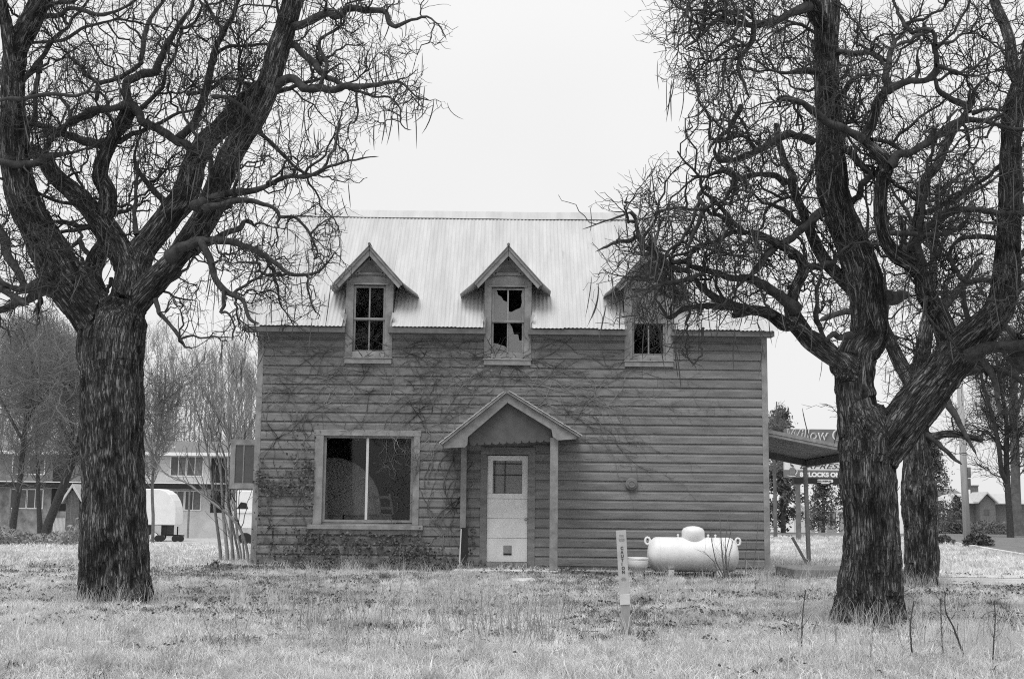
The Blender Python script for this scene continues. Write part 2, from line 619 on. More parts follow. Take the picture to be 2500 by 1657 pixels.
def sheet(name, poly, mat_, dz, step=1.2, thick=None):
    """flat-lying sheet following the ground, from a convex-ish outline of (x, y)"""
    bm = bmesh.new()
    vs = [bm.verts.new((p[0], p[1], 0)) for p in poly]
    bm.faces.new(vs)
    bmesh.ops.triangulate(bm, faces=bm.faces)
    for _ in range(14):
        ed = [e for e in bm.edges if e.calc_length() > step * (1 + 0.04 * abs(e.verts[0].co.y))]
        if not ed:
            break
        bmesh.ops.subdivide_edges(bm, edges=ed, cuts=1)
        bmesh.ops.triangulate(bm, faces=bm.faces)
    me = bpy.data.meshes.new(name)
    for v in bm.verts:
        v.co.z = float(G(v.co.x, v.co.y)) + dz
    bmesh.ops.recalc_face_normals(bm, faces=bm.faces)
    for f in bm.faces:
        if f.normal.z < 0:
            f.normal_flip()
    bm.to_mesh(me)
    bm.free()
    me.materials.append(mat_)
    ob = bpy.data.objects.new(name, me)
    link(ob)
    ob["kind"] = "structure"
    return ob


road = sheet('road', [(110, 37), (110, 88), (40, 88), (-6, 84), (-6, 67), (14, 66), (19.5, 63), (18.3, 55), (16.6, 47), (15.2, 41), (13.9, 35), (13.2, 30), (13.6, 26.5), (110, 25)], M['asphalt'], 0.07)
for k, (a, b, y0) in enumerate(((20.4, 60, 47), (21.5, 70, 54.5), (24, 80, 64))):
    mk = MB()
    mk.add([(a, y0 - 0.09, 0.05), (b, y0 - 0.09, 0.05), (b, y0 + 0.09, 0.05), (a, y0 + 0.09, 0.05)], [(0, 1, 2, 3)])
    for i in range(4):
        x_, y_, _ = mk.v[i]
        mk.v[i] = (x_, y_, float(G(x_, y_)) + 0.078)
    mk.build('lane_line', M['paint_line'], None)
    bpy.data.objects[-1]["kind"] = "structure" if False else "structure"
for ob in [q for q in bpy.data.objects if q.name.startswith('lane_line')]:
    ob["kind"] = "structure"
kb = MB()
for (a, b) in zip([(13.6, 26.5), (13.2, 30), (13.9, 35), (15.2, 41), (16.6, 47), (18.3, 55)], [(13.2, 30), (13.9, 35), (15.2, 41), (16.6, 47), (18.3, 55), (19.5, 63)]):
    kb.beam((a[0], a[1], float(G(*a)) + 0.03), (b[0], b[1], float(G(*b)) + 0.03), 0.18, 0.16)
kb.build('kerb', M['concrete'], None)["kind"] = "structure"
sheet('pavement', [(5.4, 20.1), (7.0, 19.6), (16.0, 18.4), (30, 17.4), (30, 21.9), (16, 22.1), (8.2, 22.3), (5.4, 22.2)], M['concrete'], 0.045, step=0.5)
sheet('gravel_drive', [(5.2, 24.2), (8.2, 22.75), (16, 22.6), (30, 22.4), (30, 24), (16, 24.6), (9, 25.5), (5.2, 29.5)], M['concrete'], 0.03, step=0.5)

# ------------------------------------------------------------------ the house
YW = 24.2
XL = 0.5 * (W(632, 798, YW)[0] + W(616, 1358, YW)[0])
XR = 0.5 * (W(1870, 814, YW)[0] + W(1879, 1400, YW)[0])
YE = YW - 0.36
ZE = W(1250, 800, YE)[2]
YR = YW + 2.75
ZR = W(1250, 519, YR)[2]
SL = (ZR - ZE) / (YR - YE)
YB = 2 * YR - YW
ZB = 0.10
print('house', XL, XR, ZE, ZR, SL)


def roofz(y):
    return ZE + SL * (y - YE)


house = thing('farmhouse', 'weathered two-storey clapboard house with metal roof and three dormers', 'house', (0.5 * (XL + XR), YW, 0.0))


def px(u, v, y=YW):
    p = W(u, v, y)
    return p[0], p[2]


# openings in the front wall: the trim around each covers the cut board ends
bw_l, bw_t = px(772, 1055)
bw_r, bw_b = px(1019, 1300)
dr_l, dr_t = px(1176, 1085)
dr_r, _ = px(1302, 1110)
DORM = []
for (fl, fr, wl, wr, pk, vt, vr, vb, vs) in ((845, 960, 864, 941, (904, 598), 698, 779, 859, 888),
                                            (1182.6, 1297.7, 1201, 1280, (1242, 599), 703.6, 785, 864, 892),
                                            (1523.6, 1643, 1542, 1622, (1584, 606), 708, 788, 868, 896)):
    cx = 0.5 * (px(fl, 750)[0] + px(fr, 750)[0])
    cu = 0.5 * (fl + fr)
    DORM.append(dict(cx=cx, hw=0.5 * (px(fr, 750)[0] - px(fl, 750)[0]), ww=0.5 * (px(wr, 750)[0] - px(wl, 750)[0]),
                     pk=px(cu, pk[1])[1] - 0.085, zt=px(cu, vt)[1], zr=px(cu, vr)[1], zb=px(cu, vb)[1], zs=px(cu, vs)[1]))
OPEN = [(bw_l, bw_r, bw_b, bw_t), (dr_l, dr_r, 0.0, dr_t)] + [(d['cx'] - d['hw'] + 0.02, d['cx'] + d['hw'] - 0.02, d['zs'] + 0.02, 9) for d in DORM]
HOLE = [(px(789, 1170)[0], px(1008, 1170)[0], px(900, 1277)[1], px(900, 1062)[1]), (px(1187, 1200)[0], px(1290, 1200)[0], 0.16, px(1238, 1110)[1])] + \
       [(d['cx'] - d['ww'] - 0.01, d['cx'] + d['ww'] + 0.01, d['zb'] - 0.01, 9) for d in DORM]

# sheathing with the holes left open
ZT = ZE - 0.02
xs_ = sorted({XL + 0.02, XR - 0.02, *[h[0] for h in HOLE], *[h[1] for h in HOLE]})
zs_ = sorted({0.0, ZT, *[h[2] for h in HOLE if h[2] > 0], *[min(h[3], ZT) for h in HOLE]})
wb = MB()
for i in range(len(xs_) - 1):
    run = None
    for j in range(len(zs_) - 1):
        cxm, czm = 0.5 * (xs_[i] + xs_[i + 1]), 0.5 * (zs_[j] + zs_[j + 1])
        if any(h[0] < cxm < h[1] and h[2] < czm < h[3] for h in HOLE):
            if run is not None:
                wb.box(xs_[i], xs_[i + 1], YW, YW + 0.1, run, zs_[j])
            run = None
        elif run is None:
            run = zs_[j]
    if run is not None:
        wb.box(xs_[i], xs_[i + 1], YW, YW + 0.1, run, ZT)
wall = wb.build('wall', M['dark'], house)
gz = roofz(YW) - 0.1


def side_wall(x0, x1, nm):
    b = MB()
    b.prismx([(YW + 0.1, 0.0), (YB, 0.0), (YB, gz), (YR, ZR - 0.12), (YW + 0.1, gz)], x0, x1)
    return b.build(nm, M['dark'], house)


wl_ = side_wall(XL + 0.02, XL + 0.12, 'wall')
wr_ = side_wall(XR - 0.12, XR - 0.02, 'wall')
b = MB()
b.box(XL + 0.12, XR - 0.12, YB - 0.1, YB, 0.0, gz)
wbk = b.build('wall', M['dark'], house)
b = MB()
b.box(XL + 0.13, XR - 0.13, YW + 0.1, YB - 0.1, 0.0, 0.14)
b.build('floor_deck', M['interior'], house)
b = MB()
b.box(XL + 0.13, XR - 0.13, YW + 0.12, YB - 0.12, 2.55, 2.7)
b.build('upper_floor', M['interior'], house)

ROW = 0.1765


def plank_profile(z0, h=ROW):
    return [(0.0, z0 + 0.002), (-0.034, z0 + 0.002), (-0.033, z0 + h - 0.058), (-0.012, z0 + h - 0.026), (-0.008, z0 + h - 0.006), (0.0, z0 + h - 0.006)]


nrow = int((ZT - ZB) / ROW) + 1
for r in range(nrow):
    z0 = ZB + r * ROW
    h = min(ROW, ZT - z0)
    if h < 0.06:
        continue
    zc = z0 + h / 2
    segs = [(XL + 0.10, XR - 0.10)]
    for (a, b_, c, d) in OPEN:
        if c < zc < d:
            new = []
            for (p, q) in segs:
                if b_ <= p or a >= q:
                    new.append((p, q))
                else:
                    if a > p + 0.02:
                        new.append((p, a))
                    if b_ < q - 0.02:
                        new.append((b_, q))
            segs = new
    for (p, q) in segs:
        cuts = [p]
        while q - cuts[-1] > 4.6:
            cuts.append(cuts[-1] + random.uniform(1.9, 4.4))
        if q - cuts[-1] < 0.35 and len(cuts) > 1:
            cuts.pop()
        cuts.append(q)
        for a, b_ in zip(cuts[:-1], cuts[1:]):
            m = MB()
            jy, jz = random.uniform(-0.002, 0.002), random.uniform(-0.003, 0.003)
            m.prismx([(YW + y + jy, z + jz) for y, z in plank_profile(z0, h)], a + 0.0015, b_ - 0.0015)
            dz = random.uniform(-0.004, 0.004)
            m.v = [(x, y, z + (dz if abs(x - b_) < 0.01 else 0)) for x, y, z in m.v]
            m.build('plank', M['siding'], wall)
for wobj, xo, sg in ((wl_, XL + 0.02, -1), (wr_, XR - 0.02, 1)):
    r = 0
    while True:
        z0 = ZB + r * ROW
        r += 1
        if z0 > ZR - 0.35:
            break
        lim = 0.0 if z0 + ROW < gz else (z0 + ROW - gz) / SL
        y0, y1 = YW + 0.03 + lim, YB - 0.03 - lim
        m = MB()
        pr = plank_profile(z0)
        n = len(pr)
        V = [(xo - sg * p, y0, z) for p, z in pr] + [(xo - sg * p, y1, z) for p, z in pr]
        m.add(V, [tuple(range(n)), tuple(range(2 * n - 1, n - 1, -1))] + [(i, i + n, (i + 1) % n + n, (i + 1) % n) for i in range(n)])
        m.build('plank', M['siding'], wobj)

# corner boards, base board, eave trim
for x0, x1 in ((XL - 0.012, XL + 0.10), (XR - 0.10, XR + 0.012)):
    m = MB()
    m.box(x0, x1, YW - 0.036, YW + 0.05, 0.02, ZT)
    m.build('corner_board', M['trim'], house, bevel=0.004)
m = MB()
m.box(XL + 0.1, dr_l, YW - 0.01, YW + 0.0, -0.1, ZB)
m.box(dr_r, XR - 0.1, YW - 0.01, YW + 0.0, -0.1, ZB)
m.build('foundation', M['dark'], house)

# -------- the main roof: corrugated sheets, each with its own ripple
RX0, RX1 = W(592, 790, YE)[0], W(1894, 812, YE)[0]
roof = MB()
roof.prismx([(YE + 0.08, roofz(YE + 0.08) - 0.055), (YR, ZR - 0.055), (YB + 0.28, roofz(YE + 0.08) - 0.055), (YB + 0.28, roofz(YE + 0.08) - 0.085), (YR, ZR - 0.085), (YE + 0.08, roofz(YE + 0.08) - 0.085)], XL + 0.06, XR - 0.06)
roof.v = roof.v
bm_ = MB()
# roof deck between the dormers only
edges = [RX0 + 0.05]
for d in DORM:
    edges += [d['cx'] - d['hw'] + 0.03, d['cx'] + d['hw'] - 0.03]
edges.append(RX1 - 0.05)
deck = MB()
for i in range(0, len(edges), 2):
    deck.prismx([(YE + 0.05, roofz(YE + 0.05) - 0.05), (YE + 0.05, roofz(YE + 0.05) - 0.03), (YR, ZR - 0.03), (YR, ZR - 0.05)], edges[i], edges[i + 1])
for d in DORM:
    y0 = YE + (d['pk'] - 0.45 - ZE) / SL
    deck.prismx([(y0, roofz(y0) - 0.05), (y0, roofz(y0) - 0.03), (YR, ZR - 0.03), (YR, ZR - 0.05)], d['cx'] - d['hw'] + 0.03, d['cx'] + d['hw'] - 0.03)
deck.prismx([(YR, ZR - 0.05), (YR, ZR - 0.03), (2 * YR - YE - 0.05, ZE), (2 * YR - YE - 0.05, ZE - 0.02)], RX0 + 0.05, RX1 - 0.05)
deck = deck.build('roof', M['dark'], house)

LEN = math.hypot(YR - YE, ZR - ZE)
cosr, sinr = (YR - YE) / LEN, (ZR - ZE) / LEN


def start_s(x):
    for d in DORM:
        if abs(x - d['cx']) < d['hw'] + 0.01:
            return ((d['pk'] - 0.5 - ZE) / SL) / cosr
    return 0.0


NS = 10
nsheet = 15
for k in range(nsheet):
    a = RX0 + (RX1 - RX0) * k / nsheet
    b_ = RX0 + (RX1 - RX0) * (k + 1) / nsheet + 0.03
    cols = np.arange(a, b_ + 0.006, 0.0127)
    lift = 0.004 * (k % 2) + random.uniform(-0.002, 0.002)
    s_edge = random.uniform(-0.015, 0.012)
    V = []
    for x in cols:
        st = start_s(x)
        s0 = st if st > 0 else s_edge
        for j in range(NS + 1):
            s = s0 + (LEN - s0) * j / NS
            sag = -0.02 * math.sin(math.pi * (x - RX0) / (RX1 - RX0)) * (s / LEN)
            nz_ = 0.0075 * math.cos(2 * math.pi * x / 0.0762) + lift + 0.006 * (float(n2(np.array(x), np.array(s), 0.6, 21)) - 0.5)
            V.append((x, YE + s * cosr - nz_ * sinr, ZE + s * sinr + nz_ * cosr + sag))
    n = len(cols)
    F = [(i * (NS + 1) + j, (i + 1) * (NS + 1) + j, (i + 1) * (NS + 1) + j + 1, i * (NS + 1) + j + 1) for i in range(n - 1) for j in range(NS)]
    mesh_obj('roof_sheet', V, F, M['roof_metal'], deck, smoothed=True)
# the far slope
for k in range(nsheet):
    a = RX0 + (RX1 - RX0) * k / nsheet
    b_ = RX0 + (RX1 - RX0) * (k + 1) / nsheet + 0.03
    cols = np.arange(a, b_ + 0.01, 0.019)
    V = []
    for x in cols:
        nz_ = 0.009 * math.cos(2 * math.pi * x / 0.0762) + 0.004 * (k % 2)
        for s in (0.0, LEN):
            V.append((x, 2 * YR - (YE + s * cosr - nz_ * sinr), ZE + s * sinr + nz_ * cosr))
    n = len(cols)
    mesh_obj('roof_sheet', V, [(2 * i, 2 * i + 1, 2 * i + 3, 2 * i + 2) for i in range(n - 1)], M['roof_metal'], deck, smoothed=True)
# ridge cap, in lengths, slightly buckled
nc = 5
for k in range(nc):
    a = RX0 - 0.02 + (RX1 - RX0 + 0.04) * k / nc
    b_ = RX0 - 0.02 + (RX1 - RX0 + 0.04) * (k + 1) / nc + (0.05 if k < nc - 1 else 0)
    V = []
    xs2 = np.linspace(a, b_, 14)
    for x in xs2:
        sag = -0.02 * math.sin(math.pi * (x - RX0) / (RX1 - RX0))
        wob = 0.012 * (float(n2(np.array(x), np.array(0.3), 0.5, 31)) - 0.3)
        for (dy, dz) in ((-0.205, -0.205 * SL + 0.022), (-0.02, 0.022), (0.0, 0.034), (0.02, 0.022), (0.205, -0.205 * SL + 0.022)):
            V.append((x, YR + dy - (0.012 if dy < -0.1 else 0), ZR + dz + sag + (wob if abs(dy) > 0.1 else wob * 0.6) + 0.002 * (k % 2)))
    F = [(5 * i + j, 5 * (i + 1) + j, 5 * (i + 1) + j + 1, 5 * i + j + 1) for i in range(13) for j in range(4)]
    mesh_obj('ridge_cap', V, F, M['roof_metal'], deck)
# fascia and soffit between the dormers, rakes at the gable ends
for i in range(0, len(edges), 2):
    a = edges[i] if i else RX0 + 0.02
    b_ = edges[i + 1] if i < len(edges) - 2 else RX1 - 0.02
    if i:
        a += -0.03
    m = MB()
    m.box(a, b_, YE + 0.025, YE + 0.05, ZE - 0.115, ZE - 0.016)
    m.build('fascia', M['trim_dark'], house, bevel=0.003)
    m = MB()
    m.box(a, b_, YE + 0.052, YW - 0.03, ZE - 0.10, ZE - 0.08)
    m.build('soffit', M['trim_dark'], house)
for x in (RX0 + 0.02, RX1 - 0.045):
    for sg in (1, -1):
        yy = [YE + 0.06, YR - 0.001]
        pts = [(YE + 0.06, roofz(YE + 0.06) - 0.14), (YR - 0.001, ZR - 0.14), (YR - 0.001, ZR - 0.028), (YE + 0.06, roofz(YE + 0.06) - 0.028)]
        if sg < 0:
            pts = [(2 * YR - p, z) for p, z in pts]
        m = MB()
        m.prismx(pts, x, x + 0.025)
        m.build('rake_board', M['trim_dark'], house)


# -------- dormers
def pane(poly, y, mt, parent, t=0.004):
    m = MB()
    m.prism(poly, y, y + t)
    return m.build('pane', mt, parent)


for di, d in enumerate(DORM):
    cx, hw, ww = d['cx'], d['hw'], d['ww']
    zt, zb, zr, zs, pk = d['zt'], d['zb'], d['zr'], d['zs'], d['pk']
    yf = YW - 0.045
    ze = pk - 0.70                                   # where the rake boards end
    hk = px(903, 672)[1] - px(903, 598)[1] + pk + 0.07       # top of the head casing in the middle
    fr = MB()
    # cheeks
    for sg in (-1, 1):
        x0, x1 = sorted((cx + sg * (hw - 0.05), cx + sg * (hw - 0.012)))
        yb = YE + (ze + 0.12 - ZE) / SL
        fr.prismx([(YW - 0.01, roofz(YW - 0.01) - 0.2), (yb, ze + 0.12), (YW - 0.01, ze + 0.12)], x0, x1)
    dm = fr.build('dormer', M['siding'], house)
    for sg in (-1, 1):
        x0, x1 = sorted((cx + sg * (ww + 0.004), cx + sg * hw))
        m = MB()
        m.prism([(x0, zs + 0.0), (x1, zs + 0.0), (x1, hk - 0.07 - (0.03 if sg > 0 else 0.0)), (x0, hk - 0.07 - (0.03 if sg < 0 else 0.0))], yf, YW + 0.03)
        m.build('casing', M['trim'], dm, bevel=0.004)
        m = MB()      # torn flashing where the roof meets the casing
        zf = roofz(YE) + 0.27
        m.add([(cx + sg * (hw - 0.01), YE + 0.10, zf - 0.16), (cx + sg * (hw + 0.03), YE + 0.05, zf - 0.10), (cx + sg * (hw + 0.065), YE + 0.03, zf - 0.02), (cx + sg * (hw + 0.01), YE + 0.12, zf + 0.02), (cx + sg * (hw - 0.005), YE + 0.22, zf + 0.0)],
              [(0, 1, 2, 3), (0, 3, 4)])
        m.build('flashing', M['roof_metal'], dm)
    m = MB()
    m.prism([(cx - hw, hk - 0.069), (cx - ww - 0.003, hk - 0.099), (cx - ww - 0.003, zt + 0.03), (cx + ww + 0.003, zt + 0.03), (cx + ww + 0.003, hk - 0.099), (cx + hw, hk - 0.069), (cx + hw * 0.4, hk - 0.015), (cx, hk), (cx - hw * 0.4, hk - 0.015)], yf - 0.002, YW + 0.03)
    m.build('head_casing', M['trim'], dm, bevel=0.003)
    m = MB()
    m.box(cx - ww - 0.06, cx + ww + 0.06, yf - 0.035, yf - 0.004, zt + 0.012, zt + 0.045)
    m.build('drip_cap', M['trim'], dm, bevel=0.004)
    # sill and apron
    m = MB()
    m.box(cx - ww - 0.002, cx + ww + 0.002, yf - 0.01, YW + 0.05, zs + 0.115, zb - 0.002)
    m.build('sill', M['trim'], dm, bevel=0.004)
    m = MB()
    m.box(cx - hw - 0.015, cx + hw + 0.015, yf - 0.045, yf - 0.003, zs + 0.095, zs + 0.118)
    m.build('sill', M['trim'], dm, bevel=0.004)
    m = MB()
    m.box(cx - hw + 0.005, cx + hw - 0.005, yf - 0.028, yf - 0.004, zs, zs + 0.092)
    m.build('apron', M['trim'], dm, bevel=0.004)
    # gable panel and the small triangle of trim in it
    gp = MB()
    gp.prism([(cx - 0.50, ze + 0.08), (cx + 0.50, ze + 0.08), (cx, pk - 0.09)], yf + 0.02, YW + 0.06)
    gp.build('gable_panel', M['siding'], dm)
    za, hb = hk + 0.02, 0.29
    for a, b_ in (((cx - hb, za), (cx, za + 0.31)), ((cx, za + 0.31), (cx + hb, za)), ((cx - hb + 0.04, za + 0.02), (cx + hb - 0.04, za + 0.02))):
        m = MB()
        m.beam((a[0], yf + 0.006, a[1]), (b_[0], yf + 0.006, b_[1]), 0.022, 0.05, up=(0, 0.0, 1))
        m.build('gable_trim', M['trim'], dm)
    # rake boards: two layers
    yfr = YW - 0.27
    rs = (pk - ze) / 0.62
    for sg in (-1, 1):
        m = MB()
        P = [(cx + sg * 0.002, pk - 0.025), (cx + sg * 0.62, ze - 0.025), (cx + sg * 0.565, ze - 0.10), (cx + sg * 0.002, pk - 0.18)]
        m.prism(P, yfr, yfr + 0.035)
        m.build('rake_board', M['trim'], dm, bevel=0.004)
        m = MB()
        P = [(cx + sg * 0.003, pk + 0.012), (cx + sg * 0.655, ze + 0.0), (cx + sg * 0.625, ze - 0.05), (cx + sg * 0.003, pk - 0.06)]
        m.prism(P, yfr - 0.03, yfr - 0.003)
        m.build('rake_moulding', M['trim'], dm, bevel=0.003)
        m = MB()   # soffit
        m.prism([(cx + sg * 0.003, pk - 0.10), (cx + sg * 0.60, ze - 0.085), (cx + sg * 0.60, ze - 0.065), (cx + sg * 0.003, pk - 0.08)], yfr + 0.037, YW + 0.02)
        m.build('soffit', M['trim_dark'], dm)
        # roof sheet with a flared lower edge
        ext = {(0, -1): 0.76, (0, 1): 0.92, (1, -1): 0.92, (1, 1): 0.82}.get((di, sg), 0.84)
        prof = [(0.0, pk + 0.03), (0.35, pk + 0.03 - 0.35 * rs), (0.66, pk + 0.035 - 0.66 * rs), (ext, pk + 0.055 - 0.66 * rs - (ext - 0.66) * 0.72)]
        V, F = [], []
        for i, (dx, z) in enumerate(prof):
            ye = YE + (z - ZE) / SL + 0.02
            y_s = YW - 0.33 + (0.28 if i == 3 else 0.0)
            for j in range(7):
                t = j / 6
                V.append((cx + sg * dx, y_s + (ye - y_s) * t, z + 0.008 * math.sin(j * 2.4 + i)))
        for i in range(3):
            for j in range(6):
                F.append((i * 7 + j, (i + 1) * 7 + j, (i + 1) * 7 + j + 1, i * 7 + j + 1))
        nv = len(V)
        V += [(x, y, z - 0.012) for x, y, z in V]
        F += [tuple(reversed([q + nv for q in f])) for f in F]
        for i in range(3):
            F.append((i * 7, i * 7 + nv, (i + 1) * 7 + nv, (i + 1) * 7))
        for j in range(6):
            F.append((21 + j, 21 + j + nv, 22 + j + nv, 22 + j))
        mesh_obj('roof_sheet', V, F, M['roof_metal'], dm)
    m = MB()
    yk = YE + (pk + 0.04 - ZE) / SL
    m.tube([(cx, YW - 0.35, pk + 0.035), (cx, yk, pk + 0.04)], [0.028, 0.02], 8)
    m.build('ridge_roll', M['trim_dark'], dm)
    # sashes: upper one sits forward of the lower one
    for (za_, zb_, yy) in ((zr - 0.012, zt, YW - 0.012), (zb, zr + 0.012, YW + 0.022)):
        m = MB()
        s = 0.038
        m.box(cx - ww, cx - ww + s, yy, yy + 0.03, za_, zb_)
        m.box(cx + ww - s, cx + ww, yy, yy + 0.03, za_, zb_)
        m.box(cx - ww + s, cx + ww - s, yy, yy + 0.03, za_, za_ + s)
        m.box(cx - ww + s, cx + ww - s, yy, yy + 0.03, zb_ - s, zb_)
        m.build('sash', M['trim'], dm)
        m = MB()
        m.box(cx - 0.014, cx + 0.014, yy + 0.001, yy + 0.028, za_ + s, zb_ - s)
        m.build('muntin', M['trim'], dm)
        lo, hi = za_ + s, zb_ - s
        up = yy < YW
        for sg in (-1, 1):
            x0, x1 = (cx - ww + s, cx - 0.014) if sg < 0 else (cx + 0.014, cx + ww - s)

            def q(fx, fz):
                return (x0 + (x1 - x0) * fx, lo + (hi - lo) * fz)
            if di == 1:
                if up and sg < 0:
                    pl = [q(0, 0), q(1, 0), q(1, 0.6), q(0.72, 0.66), q(0.55, 0.78), q(0.32, 0.84), q(0.2, 1), q(0, 1)]
                elif up:
                    pl = [q(0, 0), q(1, 0), q(1, 1), q(0.92, 0.85), q(0.97, 0.6), q(0.88, 0.42), q(0.55, 0.36), q(0.2, 0.27), q(0, 0.3)]
                elif sg < 0:
                    pl = [q(0, 0), q(1, 0), q(1, 0.15), q(0.8, 0.22), q(0.5, 0.25), q(0.25, 0.3), q(0, 0.3)]
                else:
                    pl = [q(0, 0), q(1, 0), q(1, 0.42), q(0.82, 0.4), q(0.72, 0.62), q(0.4, 0.62), q(0.3, 0.82), q(0.12, 0.98), q(0, 1)]
                pane(pl, yy + 0.013, M['glass_dusty'], dm)
            else:
                pane([q(0, 0), q(1, 0), q(1, 1), q(0, 1)], yy + 0.013, M['glass_dusty'] if (di == 2 and up) else M['glass'], dm)

# -------- the big front window
x0, x1 = px(767, 1170)[0], px(1024, 1170)[0]
gx0, gx1 = px(789, 1170)[0], px(1008, 1170)[0]
zt, zo = px(900, 1064)[1], px(900, 1050)[1]
zg, z_s0, z_s1, z_a = px(900, 1275)[1], px(900, 1281)[1], px(900, 1292)[1], px(900, 1304)[1]
win = MB()
win.box(gx0 - 0.004, gx0 + 0.045, YW + 0.01, YW + 0.07, zg, zt)
win.box(gx1 - 0.045, gx1 + 0.004, YW + 0.01, YW + 0.07, zg, zt)
win.box(gx0 + 0.045, gx1 - 0.045, YW + 0.01, YW + 0.07, zt - 0.04, zt)
win.box(gx0 + 0.045, gx1 - 0.045, YW + 0.01, YW + 0.07, zg, zg + 0.05)
win = win.build('front_window', M['trim'], house)
for a, b_ in ((x0, gx0 - 0.005), (gx1 + 0.005, x1)):
    m = MB()
    m.box(a, b_, YW - 0.05, YW + 0.04, z_s0 + 0.001, zo - 0.11)
    m.build('casing', M['trim'], win, bevel=0.004)
m = MB()
m.box(x0 - 0.02, x1 + 0.02, YW - 0.055, YW + 0.04, zo - 0.108, zo)
m.build('head_casing', M['trim'], win, bevel=0.004)
m = MB()
m.box(px(752, 1285)[0], px(1033, 1285)[0], YW - 0.11, YW + 0.05, z_s1, z_s0)
m.build('sill', M['trim'], win, bevel=0.005)
m = MB()
m.box(x0 + 0.01, x1 - 0.01, YW - 0.05, YW - 0.02, z_a, z_s1 - 0.001)
m.build('apron', M['trim'], win, bevel=0.003)
mx0, mx1 = px(892.5, 1170)[0], px(898.5, 1170)[0]
m = MB()
m.box(mx0, mx1, YW + 0.005, YW + 0.06, zg + 0.05, zt - 0.04)
m.build('mullion', M['stake_pale'], win)
for a, b_ in ((gx0 + 0.045, mx0), (mx1, gx1 - 0.045)):
    pane([(a, zg + 0.05), (b_, zg + 0.05), (b_, zt - 0.04), (a, zt - 0.04)], YW + 0.03, M['glass'], win)

# -------- the white front door
dx0, dx1 = px(1189, 1240)[0], px(1288, 1240)[0]
dz0, dz1 = px(1238, 1371)[1], px(1238, 1112)[1]
wx0, wx1, wz0, wz1 = px(1203, 1160)[0], px(1275, 1160)[0], px(1238, 1204)[1], px(1238, 1124)[1]
yd = YW - 0.004
lf = MB()
lf.box(dx0, wx0, yd, yd + 0.045, wz0, dz1)
lf.box(wx1, dx1, yd, yd + 0.045, wz0, dz1)
lf.box(wx0, wx1, yd, yd + 0.045, wz1, dz1)
zl = [px(1238, v)[1] for v in (1204, 1217, 1265, 1313)] + [dz0]
for a, b_ in zip(zl[:-1], zl[1:]):
    lf.box(dx0, dx1, yd + random.uniform(0, 0.003), yd + 0.045, b_ + 0.003, a - 0.002)
door = lf.build('front_door', M['door_white'], house, bevel=0.002)
pane([(wx0, wz0), (wx1, wz0), (wx1, wz1), (wx0, wz1)], yd + 0.02, M['glass_dusty'], door)
for u in (1208, 1233):
    m = MB()
    xx = px(u, 1160)[0]
    m.box(xx - 0.008, xx + 0.008, yd + 0.002, yd + 0.016, wz0, wz1)
    m.build('muntin', M['black'], door)
for v in (1131.5, 1159):
    m = MB()
    zz = px(1238, v)[1]
    m.box(wx0, wx1, yd + 0.004, yd + 0.018, zz - 0.008, zz + 0.008)
    m.build('muntin', M['black'], door)
kx, kz = px(1283.6, 1267)
m = MB()
m.lathe([(0.012, 0.0), (0.014, -0.03), (0.03, -0.045), (0.03, -0.06), (0.012, -0.07)], (kx, yd, kz), axis='y', n=14)
m.build('door_knob', M['metal'], door, smoothed=True)
fx0, fx1, fz0, fz1 = px(1229, 1340)[0], px(1249, 1340)[0], px(1238, 1354)[1], px(1238, 1331)[1]
m = MB()
m.box(fx0, fx1, yd - 0.012, yd - 0.002, fz0, fz0 + 0.03)
m.build('pet_flap', M['black'], door)
m = MB()
m.box(fx0, fx1, yd - 0.008, yd - 0.002, fz0 + 0.031, fz1)
m.build('pet_flap', M['old_wood'], door)
for a, b_ in ((px(1172, 1240)[0], dx0 - 0.004), (dx1 + 0.004, px(1306, 1240)[0])):
    m = MB()
    m.box(a, b_, YW - 0.045, YW + 0.03, 0.05, dz1 + 0.02)
    m.build('door_casing', M['siding'], house, bevel=0.004)
m = MB()
m.box(px(1172, 1240)[0], px(1306, 1240)[0], YW - 0.043, YW + 0.03, dz1 + 0.021, dz1 + 0.16)
m.build('door_casing', M['siding'], house, bevel=0.004)
m = MB()
m.box(dx0 + 0.0, dx1 - 0.0, YW - 0.10, YW + 0.02, 0.05, dz0 - 0.004)
m.build('threshold', M['old_wood'], house, bevel=0.005)

# -------- porch over the door
YP = YW - 1.15
cz = lambda x, y: px(1020 + x / 3.016, 920 + y / 3.016, YP)
lp = [cz(655, 120), cz(190, 492), cz(192, 524), cz(345, 518), cz(365, 500), cz(370, 440), cz(660, 190)]
rp = [cz(655.5, 120), cz(660.5, 190), cz(985, 387), cz(994, 440), cz(1030, 466), cz(1162, 456), cz(1178, 440)]
ph = MB()
ph.prism([lp[0], lp[1], lp[2], lp[3], lp[4], lp[5], lp[6]], YP, YP + 0.04)
porch = ph.build('porch', M['trim'], house, bevel=0.004)
m = MB()
m.prism(rp, YP, YP + 0.04)
m.build('rake_board', M['trim'], porch, bevel=0.004)
